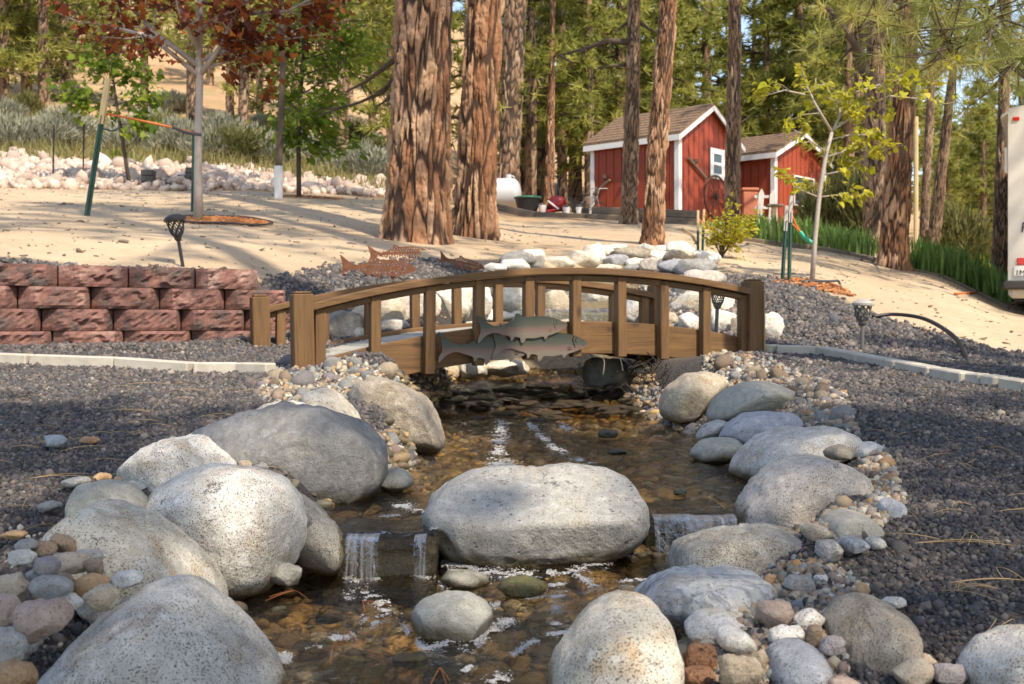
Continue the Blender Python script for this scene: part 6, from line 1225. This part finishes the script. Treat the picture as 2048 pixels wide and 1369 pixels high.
# ------------------------------------------------------------------ propane tank and garden clutter
D = 25.0; e = thing('propane_tank', 'white horizontal propane tank behind the thick pine trunks', 'tank', P(960, 388, D)); r = pxlen(31, D)
prof = [(0.001, -.58)] + [(r * math.sin(a), -.58 + r * .8 * (1 - math.cos(a))) for a in np.linspace(.2, math.pi / 2, 8)] + [(r * math.sin(a), .70 + r * .6 * math.cos(a)) for a in np.linspace(math.pi / 2, .15, 10)] + [(.001, .70 + r * .6)]
MB().lathe(prof, 32).build('shell', MT['tank'], e, (0, 0, 0), (0, R(90), R(0)), smooth=True)
MB().lathe([(.06, 0), (.06, .09), (.045, .09)], 14).build('valve_cover', MT['tank'], e, (.62, 0, r - .01)); 
for x in (-.2, .45): MB().box((x - .05, -.18, -r - .25), (x + .05, .18, -r + .05), .01).build('leg', MT['tank'], e)
m = MB(); m.tube([(.70 + .05 * math.cos(a), 0, r + .0 + .05 * math.sin(a)) for a in np.linspace(0, math.pi, 8)], .014, 6); m.build('lifting_ring', MT['tank'], e)
b = hit(1058, 424, 20, 30); b = P(1055, 424, 24.2); e = thing('tub', 'black tub with green rim beside the white tank', 'tub', b); MB().lathe([(.20, 0), (.27, .28), (.25, .28), (.19, .02)], 20).build('body', MT['black'], e); m = MB(); m.tube([(.275 * math.cos(a), .275 * math.sin(a), .29) for a in [2 * math.pi * i / 24 for i in range(25)]], .022, 6); m.build('rim', MT['greenplastic'], e, smooth=True)
D = 24.4; b = P(1112, 427, D); e = thing('garden_tiller', 'red garden machine with tall black handles by the shed', 'garden machine', b)
v, f = ICO[3]; ob('hood', mesh_np('hood', np.sign(v) * np.abs(v) ** .8 * np.array([.20, .22, .17]), f, True), MT['redplastic'], e, (.02, 0, .20))
for s in (-.06, .10): MB().tube([(s, .1, .25), (s - .05, .25, .62), (s - .05, .3, .72)], .018, 6).build('handle', MT['black'], e)
MB().box((-.16, -.03, -.02), (.14, .03, .02), .01).build('deflector', MT['white'], e, (-.06, -.26, .14), (0, R(38), 0)); MB().box((-.4, -.3, .0), (.0, .1, .05), .02).build('deck_plate', MT['redplastic'], e, (0, 0, .02), (0, R(-8), 0))
for s in (-.15, .2): MB().tube([(s, -.05, .09), (s, .05, .09)], .09, 16).build('wheel', MT['black'], e)
b = P(1140, 428, 24.2); e = thing('scoop_shovel', 'black plastic scoop lying beside the red garden machine', 'scoop', b); MB().prism([(0, .30), (.06, .32), (.14, .10), (.36, .10), (.38, .15), (.40, .02), (.10, .0)], -.15, .15).build('blade', MT['black'], e); MB().tube([(.03, 0, .30), (-.05, 0, .36)], .02, 6).build('handle', MT['black'], e)
for (x, y, nm, m_, lab) in ((1133, 430, 'bucket', 'white', 'white bucket lying by the black scoop'), (1157, 430, 'bucket', 'white', 'small white bucket by the shed corner'), (1180, 432, 'jug', 'greywood', 'grey jug standing at the shed side wall'), (1085, 426, 'tray', 'white', 'pale tray in front of the red garden machine')):
    b = P(x, y, 24.1 if x < 1170 else 24.9); e = thing(nm, lab, nm, b); MB().lathe([(.06, 0), (.085, .15), (.08, .155), (.055, .01)], 14).build('body', MT[m_], e); m = MB(); m.tube([(.08 * math.cos(a), 0, .15 + .05 * math.sin(a)) for a in np.linspace(0, math.pi, 8)], .006, 5); m.build('handle', MT['steel'], e)
b = P(1180, 430, 24.5); e = thing('bicycle', 'small chrome bicycle leaning at the shed side wall', 'bicycle', b)
for x in (-.25, .2):
    m = MB(); m.tube([(x + .13 * math.cos(a), 0, .13 + .13 * math.sin(a)) for a in [2 * math.pi * i / 24 for i in range(25)]], .014, 5); w = m.build('wheel', MT['black'], e)
m = MB(); m.tube([(.2, 0, .13), (.15, 0, .42)], .012, 5); m.tube([(.15, 0, .38), (-.1, 0, .36), (-.25, 0, .13)], .012, 5); m.tube([(-.1, 0, .36), (-.04, 0, .14), (.15, 0, .36)], .012, 5); m.build('frame', MT['steel'], e); m = MB(); m.tube([(.0, -.05, .55), (.14, -.03, .56), (.16, 0, .42), (.2, .03, .56), (.38, .08, .57)], .012, 5); m.build('handlebar', MT['steel'], e); MB().box((-.2, -.03, .40), (-.02, .03, .43), .01).build('saddle', MT['black'], e)
# timbers
def timber(p0, p1, h, lab, up=0.0):
    a, b = Vector(p0), Vector(p1); a.z = gz(a.x, a.y) - .015; b.z = gz(b.x, b.y) - .015; d = b - a; L = d.length; m = MB(); m.box((-L / 2 + .01, -h / 2, 0), (L / 2 - .01, h / 2, h), .012); c = (a + b) / 2; o = m.build('timber', MT['timber'], None, (c.x, c.y, c.z + up), (0, -math.asin(d.z / L), math.atan2(d.y, d.x))); tag(o, lab, 'timber', 'landscape timbers')
TP = [P(975, 437, 22.5), P(1072, 446, 21.8), P(1175, 456, 21.2), P(1285, 466, 20.4), P(1400, 472, 20.0)]
for i, nm in enumerate(('leftmost', 'second from left', 'third from left', 'rightmost')): timber(TP[i], TP[i + 1], .15, f'old landscape timber in front of larger shed, {nm} of lower row', -.02)
for i in (2, 3): timber(TP[i] + Vector((.1, .06, 0)), TP[i + 1] + Vector((.0, .06, 0)), .13, f'old landscape timber in front of larger shed, {"left" if i == 2 else "right"} one of upper row', .135)
IP = [(1440, 497, 15.5), (1530, 505, 15.2), (1620, 520, 14.9), (1700, 534, 14.5), (1752, 545, 14.1)]
for i, nm in enumerate(('leftmost', 'second', 'third', 'rightmost')): timber(P(*IP[i]), P(*IP[i + 1]), .10, f'dark timber edging the iris bed, {nm} one', -.03)
JP = [(1805, 545, 13.6), (1880, 560, 13.4), (1950, 575, 13.2), (2015, 592, 13.0)]
for i, nm in enumerate(('left', 'middle', 'right')): timber(P(*JP[i]), P(*JP[i + 1]), .08, f'dark timber edging the right iris bed, {nm} one', -.03)
timber(P(1660, 478, 22), P(1545, 470, 23), .12, 'weathered timber before the smaller red shed')
# things by the smaller shed
b = P(1498, 425, 25.5); e = thing('storage_bin', 'faded orange plastic bin beside the smaller red shed', 'bin', b); MB().box((-.17, -.15, -.1), (.17, .15, .46), .03).build('body', MT['terracotta'], e); MB().box((-.19, -.17, .46), (.19, .17, .53), .02).build('lid', MT['terracotta'], e)
b = P(1528, 457, 25.0); e = thing('picket_panel', 'weathered white picket panel leaning at the smaller shed', 'fence panel', b)
for x in (-.17, .08): MB().prism([(x, 0), (x + .12, 0), (x + .12, .75), (x + .06, .86), (x, .75)], -.015, .015).build('picket', MT['greywood'], e, (0, 0, 0), (0, R(4), 0))
for z in (.18, .42, .66): MB().box((-.2, .016, z), (.26, .04, z + .06)).build('rail', MT['greywood'], e)
b = P(1548, 459, 24.6); e = thing('wooden_pedestal', 'brown wooden post with flat top at shed corner', 'pedestal', b); MB().box((-.05, -.05, 0), (.05, .05, .48), .01).build('post', MT['stakewood'], e); MB().box((-.16, -.12, .48), (.18, .12, .53), .01).build('top', MT['timber'], e)
for (x, y, rr, m_, lab) in ((1690, 474, .17, 'black', 'black plant pot right of the smaller shed'), (1718, 478, .17, 'darkgrey', 'dark grey plant pot by the dark pine trunk'), (1664, 480, .08, 'terracotta', 'terracotta pot among the iris leaves'), (1382, 448, .13, 'greywood', 'grey pot at foot of the wagon wheel')):
    b = P(x, y, 22.5); e = thing('plant_pot', lab, 'pot', b); MB().lathe([(rr * .75, 0), (rr, rr * 1.6), (rr * .9, rr * 1.6), (rr * .7, .03)], 18).build('body', MT[m_], e); m = MB(); m.lathe([(rr * 1.0, rr * 1.5), (rr * 1.1, rr * 1.5), (rr * 1.1, rr * 1.72), (rr * 1.0, rr * 1.72)], 18); m.build('rim', MT[m_], e)
b = P(1832, 445, 24); m = MB(); m.tube([(0, 0, -1.2), (0, 0, 2.2)], .05, 8); tag(m.build('wooden_pole', MT['stakewood'], None, b), 'yellow wooden pole behind the large reddish pine trunk', 'pole')
# ------------------------------------------------------------------ trailer
D = 12.0; x0 = P(2016, 0, D).x; zb, zt = zp(D, 566), zp(D, 217); e = thing('travel_trailer', 'cream travel trailer cut off by the right edge', 'trailer', (x0, D, 0), R(-25))
m = MB(); m.prism([(0, zb), (2.35, zb), (2.35, zt + .06), (1.2, zt + .16), (0, zt)], 0, 5.2); m.build('body', MT['rv'], e)
MB().box((-.05, -.10, zp(D, 580)), (2.38, .06, zp(D, 562)), .02).build('bumper', MT['bumper'], e); MB().box((.0, .03, zp(D, 597)), (2.3, 4.9, zb + .002), .04).build('skirt', MT['rv'], e); MB().box((.05, .2, zp(D, 604)), (2.3, 4.8, zp(D, 597)), .01).build('underbody', MT['bumper'], e)
MB().box((.085, -.02, zp(D, 531)), (.30, .002, zp(D, 517)), .006).build('tail_light', MT['redlens'], e); MB().box((.045, -.015, zp(D, 243)), (.11, .002, zp(D, 236)), .004).build('marker_light', MT['redlens'], e)
MB().box((-.035, .02, zp(D, 345)), (-.001, .06, zp(D, 294)), .008).build('grab_handle', MT['white'], e); MB().prism([(-.07, zp(D, 235)), (-.0, zp(D, 228)), (.0, zp(D, 222)), (-.06, zp(D, 230))], -.01, 4.5).build('awning_rail', MT['rv'], e)
pl = MB().box((.055, -.018, zp(D, 553)), (.36, -.002, zp(D, 533)), .003).build('licence_plate', MT['white'], e)
def text(s, size, mat, parent, loc, shear=0.0):
    cu = bpy.data.curves.new('lettering', 'FONT'); cu.body = s; cu.size = size; cu.extrude = .002; cu.shear = shear; to = bpy.data.objects.new('t', cu); col.objects.link(to); me = bpy.data.meshes.new_from_object(to.evaluated_get(bpy.context.evaluated_depsgraph_get())); bpy.data.objects.remove(to); me.materials.clear()
    o = ob('lettering', me, MT[mat], parent, loc, (R(90), 0, 0)); return o
text('1MR1', .075, 'ink', pl, (.07, -.021, zp(D, 551))); text('R', .15, 'ink', e, (.115, -.004, zp(D, 466)), .12)
for y in (1.6, 2.6): MB().lathe([(.12, -.08), (.30, -.08), (.33, 0), (.30, .08), (.12, .08)], 20).build('wheel', MT['black'], e, (.12, y, gz(x0 + .1, D + y) + .30), (0, R(90), 0))
# ------------------------------------------------------------------ iris beds, sagebrush, grass, riprap
def blades(seed, n, h, w, spread):
    rs = np.random.default_rng(seed); V, F = [], []
    for i in range(n):
        b = np.array([*rs.normal(0, spread * .4, 2), 0]); az = rs.uniform(0, 6.28); ln = rs.uniform(.15, .6); hh = h * rs.uniform(.6, 1.15); d = np.array([math.cos(az), math.sin(az), 0]); s = np.array([-d[1], d[0], 0]) * w; k = len(V)
        for t, ww in ((0, .8), (.35, 1), (.7, .8), (1, .05)):
            c = b + d * ln * hh * t ** 1.8 * .6 + np.array([0, 0, hh * (t - .22 * ln * t * t)]); V += [c - s * ww, c + s * ww]
        F += [(k, k + 1, k + 3, k + 2), (k + 2, k + 3, k + 5, k + 4), (k + 4, k + 5, k + 7, k + 6)]
    me = mesh_np('leaves', np.array(V), np.array(F)); a = me.attributes.new('tone', 'FLOAT', 'POINT'); a.data.foreach_set('value', np.repeat(rs.uniform(0, 1, n), 8).astype(np.float32)); return me
IR = [blades(s, 42, .38, .014, .26) for s in range(4)]
for me in IR: me.materials.append(MT['iris'])
def iris(pts, where):
    rows = sorted(pts)
    for i, (x, y, D) in enumerate(rows):
        w = P(x, y, D); o = ob('iris_clump', IR[i % 4], None, None, (w.x, w.y, gz(w.x, w.y)), (0, 0, i * 1.9)); s = random.uniform(.85, 1.2); o.scale = (s, s, s); tag(o, f'clump of green iris leaves {where}, ' + WORDS[i] + ('' if i == 0 else ' from left'), 'iris plant', f'iris clumps {where}')
iris([(1500 + i * 13, 0, 15.6 - i * .06 + (i % 3) * .5) for i in range(19)], 'in the bed below the smaller shed'); iris([(1825 + i * 11, 0, 13.9 - i * .03 + (i % 3) * .55) for i in range(18)], 'in the bed left of the trailer')
def bush(seed, n, r, h, ls, mat, name='foliage'):
    rs = np.random.default_rng(seed); c = rs.normal(0, 1, (n, 3)); c /= np.linalg.norm(c, axis=1)[:, None]; rad = rs.uniform(.45, 1, n) ** .6 * (1 + .25 * vnoise(c * 2.2 + seed, seed)); c[:, 2] = np.abs(c[:, 2]); p = c * rad[:, None] * np.array([r, r, h]); d = c + np.array([0, 0, .7]); sh = np.array([(0, .14), (0, -.14), (1, 0)]); d = d + rs.normal(0, .4, (n, 3)); d /= np.linalg.norm(d, axis=1)[:, None]; s = np.cross(d, rs.normal(0, 1, (n, 3))); s /= np.linalg.norm(s, axis=1)[:, None]
    v = p[:, None] + ls * (sh[None, :, 0, None] * d[:, None] + sh[None, :, 1, None] * s[:, None]); me = mesh_np(name, v.reshape(-1, 3), np.arange(n * 3).reshape(n, 3)); a = me.attributes.new('tone', 'FLOAT', 'POINT'); a.data.foreach_set('value', np.repeat(rs.uniform(0, 1, n), 3).astype(np.float32)); me.materials.append(MT[mat]); return me
SG = [bush(s, 2600, .8, .75, .17, 'sage') for s in range(3)] + [bush(9, 2400, .7, .9, .18, 'olive')] + [bush(11, 1500, .5, .35, .12, 'green')]
ST = MB()
for i in range(9):
    a = 2.4 * i; ST.tube([(0, 0, -.1), (.2 * math.cos(a), .2 * math.sin(a), .25), (.45 * math.cos(a), .45 * math.sin(a), .55)], [.03, .02, .008], 4)
STm = ST.mesh('stems'); STm.materials.append(MT['bark_thin'])
SAGE = [(20,300),(60,290),(95,300),(130,285),(270,305),(300,290),(330,300),(355,310),(420,318),(440,300),(480,325),(505,315),(530,330),(545,318),(615,325),(640,335),(670,345),(700,352),(730,360),(15,245),(50,235),(150,205),(330,215),(360,225),(520,260),(560,280),(700,300),(730,290),(760,340),(240,325),(250,270),(600,250),(750,365)]
SAGE.sort()
for i, (x, y) in enumerate(SAGE):
    b = hit(x, y, 16, 120); g = y > 320 and x in (240,); k = 4 if g else (3 if i % 5 == 2 else i % 3); e = thing('brush', '', 'bush', b, i * 1.3, 'bushes on the left hillside'); s = random.uniform(.55, .95) * min(1.0, b.y / 24); e.scale = (s, s, s * random.uniform(.8, 1.1)); ob('foliage', SG[k], None, e); ob('stems', STm, None, e)
    kind = 'bright green low bush' if g else 'olive brush' if k == 3 else 'grey-green sagebrush'; near = 'just behind the pale rocks' if y > 280 else 'up the hillside'; e['label'] = f'{kind} {near}, number {i + 1} of the bushes counted from left'
ORDN = {}
for e in sorted([o for o in col.objects if o.get('category') == 'bush'], key=lambda o: o.location.x / o.location.y):
    key = e['label'].split(', number')[0]; k = ORDN.get(key, 0); ORDN[key] = k + 1; e['label'] = key + ', ' + (WORDS[k] if k < 20 else 'far right') + ('' if k == 0 else ' from left')
for (x, y, k, s, lab) in ((1960, 500, 4, .9, 'bright leafy shrub behind the right iris bed, left of trailer'), (1915, 480, 3, .8, 'olive shrub behind the slender leaning trunk'), (1720, 450, 3, 1.1, 'reddish-olive bush at foot of the dark pine trunk'), (1640, 440, 3, .7, 'olive bush at the right wall of smaller shed')):
    b = P(x, y, 20); b.z = gz(b.x, b.y); e = thing('brush', lab, 'bush', b, x); e.scale = (s, s, s * 1.3); ob('foliage', SG[k], None, e); ob('stems', STm, None, e)
def riprap():
    src = source_set('riprap_set', [rock_proto('riprap_stone', 1, MT['riprap'], 130 + i, (1, .8, .7), .3, 1.2, False) for i in range(6)]); n = 5200; D = rng.uniform(16.6, 20.9, n); px = rng.uniform(-150, 775, n); x = (px - CX) / FPX * D
    lo = np.interp(px, [0, 400, 600, 780], [16.7, 16.9, 17.9, 18.9]); hi = np.interp(px, [0, 150, 300, 400, 600, 780], [19.9, 20.0, 19.4, 19.9, 20.2, 20.6]) + .35 * np.sin(px / 37.0); ok = (D > lo) & (D < hi); x, D = x[ok], D[ok]
    p = np.stack([x, D, ground(x, D) + rng.uniform(0, .06, len(x))], -1); s = rng.lognormal(math.log(.062), .32, len(x)); scatter('riprap', 'bank of broken pale pinkish rocks along the slope on the left', p, rrot(len(p)), s, src)
    M_ = [rock_proto('riprap_rock', 1, MT['riprap'], 150 + i, (1, .8, .7), .35, 1.2, False) for i in range(5)]
    for i in range(40):
        k = random.randrange(len(x)); o = ob('riprap_rock', M_[i % 5], None, None, (x[k], D[k], gz(x[k], D[k]) + .08), tuple(rng.uniform(0, 6, 3))); s = random.uniform(.13, .2); o.scale = (s, s, s * .8); tag(o, 'large pale broken rock in the rock bank on left', 'rock', 'larger rocks of the pale bank')
riprap()
def grass():
    n = 14000; px = rng.uniform(-100, 800, n); D = rng.uniform(19.4, 30, n); x = (px - CX) / FPX * D; z = ground(x, D); h = rng.uniform(.12, .32, n); az = rng.uniform(0, 6.28, n); w = .02; d = np.stack([np.cos(az), np.sin(az), 0 * az], -1); b = np.stack([x, D, z], -1); tip = b + np.stack([rng.normal(0, .08, n), rng.normal(0, .08, n), h], -1)
    v = np.stack([b - d * w, b + d * w, tip], 1).reshape(-1, 3); me = mesh_np('grass', v, np.arange(3 * n).reshape(n, 3)); a = me.attributes.new('tone', 'FLOAT', 'POINT'); a.data.foreach_set('value', np.repeat(rng.uniform(0, 1, n), 3).astype(np.float32)); tag(ob('grass', me, MT['grass']), 'dry green grass behind the bank of pale rocks', None, None, 'stuff')
grass()
MT['mat'] = rockmat('wet_debris', (.07, .05, .03), (.15, .11, .065), (.03, .02, .015), 0.6, 120, (.12, .10, .04), rough=.3, lump=1.0)
def litter():
    m = MB(); rs = random.Random(4)
    def needle(px, py, L, az, n=1, cv=.15):
        b = HITC(px, py); 
        for _ in range(n):
            a = az + rs.gauss(0, .16); l = L * rs.uniform(.8, 1.1); pts = []
            zz = gz(b[0], b[1])
            for t in (0, .17, .33, .5, .66, .83, 1): pts.append((b[0] + math.cos(a + cv * t) * l * t, b[1] + math.sin(a + cv * t) * l * t, zz + .010 + .008 * math.sin(3.1 * t)))
            m.tube(pts, [.0005, .0007, .0007, .0007, .0007, .0006, .0004], 3, False)
    for _ in range(110):
        if rs.random() < .5: px, py = rs.uniform(0, 560), rs.uniform(745, 1060)
        else: px, py = rs.uniform(1560, 2048), rs.uniform(620, 1200)
        if px > 1560 and py > 900 and px < 1820: continue
        needle(px, py, rs.uniform(.06, .13), rs.uniform(0, 6.28), rs.choice([1, 1, 2]), rs.gauss(0, .3))
    for (px, py) in ((1830, 1110), (1900, 1170), (1990, 1040), (1960, 1290), (250, 780), (330, 785), (120, 905), (200, 830), (60, 960)): needle(px, py, .17, rs.gauss(0, .3), 2, .2)
    tag(m.build('pine_needle_litter', MT['frond']), 'dry orange pine needles strewn over the dark gravel', None, None, 'stuff')
    m2 = MB()
    for (px, py, z) in ((668, 1290, 0), (690, 1265, 0), (590, 1185, 0), (880, 1340, 0), (725, 1205, 0)):
        D = E * FPX / (py - HY); x0 = (px - CX) / FPX * D
        for _ in range(3):
            a = rs.gauss(-1.2, .35); l = rs.uniform(.07, .14); m2.tube([(x0 + math.cos(a) * l * q, D + math.sin(a) * l * q + .01 * q * q, .004 + .002 * math.sin(3.1 * q)) for q in (0, .2, .4, .6, .8, 1)], [.0005, .0006, .0006, .0006, .0006, .0004], 4, False)
    tag(m2.build('floating_pine_needles', MT['mulch']), 'reddish pine needles floating on the lower pool', None, None, 'stuff')
    m3 = MB()
    for _ in range(160):
        w = HITC(rs.uniform(1150, 1330), rs.uniform(735, 800)); a = rs.uniform(0, 6.28); l = rs.uniform(.05, .16); m3.tube([w, (w[0] + math.cos(a) * l * .5, w[1] + math.sin(a) * l * .4, w[2] + .05), (w[0] + math.cos(a) * l, w[1] + math.sin(a) * l * .8, w[2] + .03)], [.002, .003, .0015], 3, False)
    tag(m3.build('root_debris', MT['twig']), 'dark roots and twigs hanging on the bank under bridge', None, None, 'stuff')
    src = source_set('mat_set', [rock_proto('mat', 2, MT['mat'], 170 + i, (1, .5, .2), .5, 2.2) for i in range(5)]); n = 75; y = rng.uniform(5.35, 6.35, n); x = .12 + rng.uniform(-.46, .52, n); z = rz(x, y); r = np.zeros((n, 3)); r[:, 2] = rng.normal(0, .35, n)
    scatter('algae_mats', 'dark algae and debris mats breaking the shallow water under bridge', np.stack([x, y, z], -1), r, rng.uniform(.025, .075, n), src)
litter()
def sand_litter():
    src = source_set('sand_litter_set', [rock_proto('bark_bit', 1, MT['timber'], 90 + i, (1, .4, .25), .3) for i in range(3)]); n = 2200; px = rng.uniform(-100, 2150, n); D = rng.uniform(6.4, 17, n) ; x = (px - CX) / FPX * D; ok = (D > gravel_edge(x, D)) & (creek_d(x, D) > .5); x, D = x[ok], D[ok]; r = rrot(len(x)); r[:, :2] *= .06
    scatter('sand_litter', 'bits of bark and small twigs scattered over the sand', np.stack([x, D, ground(x, D) + .004], -1), r, rng.lognormal(math.log(.011), .55, len(x)), src)
sand_litter()
# ------------------------------------------------------------------ far mountain
def mountain():
    px = np.linspace(1300, 2800, 130); t = np.linspace(0, 1, 40); X, T = np.meshgrid(px, t); top = np.interp(X, [1300, 1700, 1820, 1890, 1930, 1960, 2010, 2060, 2200, 2800], [430, 420, 370, 300, 246, 262, 256, 240, 280, 330]); D = 240 + T * 160
    zt_ = E + (HY - top) / FPX * 330; prof = np.where(T < .56, (T / .56) ** 1.15, 1 - (T - .56) * .8); Z = prof * zt_ + 6 * fbm(np.stack([X * .012, T * 6, X * 0], -1), 5, 4) * np.minimum(1, T * 4) + 18 * (1 - np.minimum(1, T * 3)); v = np.stack([(X - CX) / FPX * D, D, Z], -1).reshape(-1, 3); i = np.arange(X.size).reshape(X.shape)
    f = np.stack([i[:-1, :-1], i[:-1, 1:], i[1:, 1:], i[1:, :-1]], -1).reshape(-1, 4); t_ = NT('mountain_rock'); v_ = t_.coord(rand=False); c = t_.mix(t_.rng(t_.noise(v_, .08, 6, .7), .4, .62), (.46, .40, .34), (.30, .26, .21)); c = t_.mix(t_.rng(t_.noise(v_, .2, 4, .6), .52, .62), c, (.12, .13, .07)); t_.fin(c, .95, t_.bump(t_.noise(v_, .1, 8, .7), 1, 6)); tag(ob('mountain', mesh_np('mountain', v, f, True), t_.m), 'pale rocky mountainside far off at the right', None, None, 'structure')
mountain()
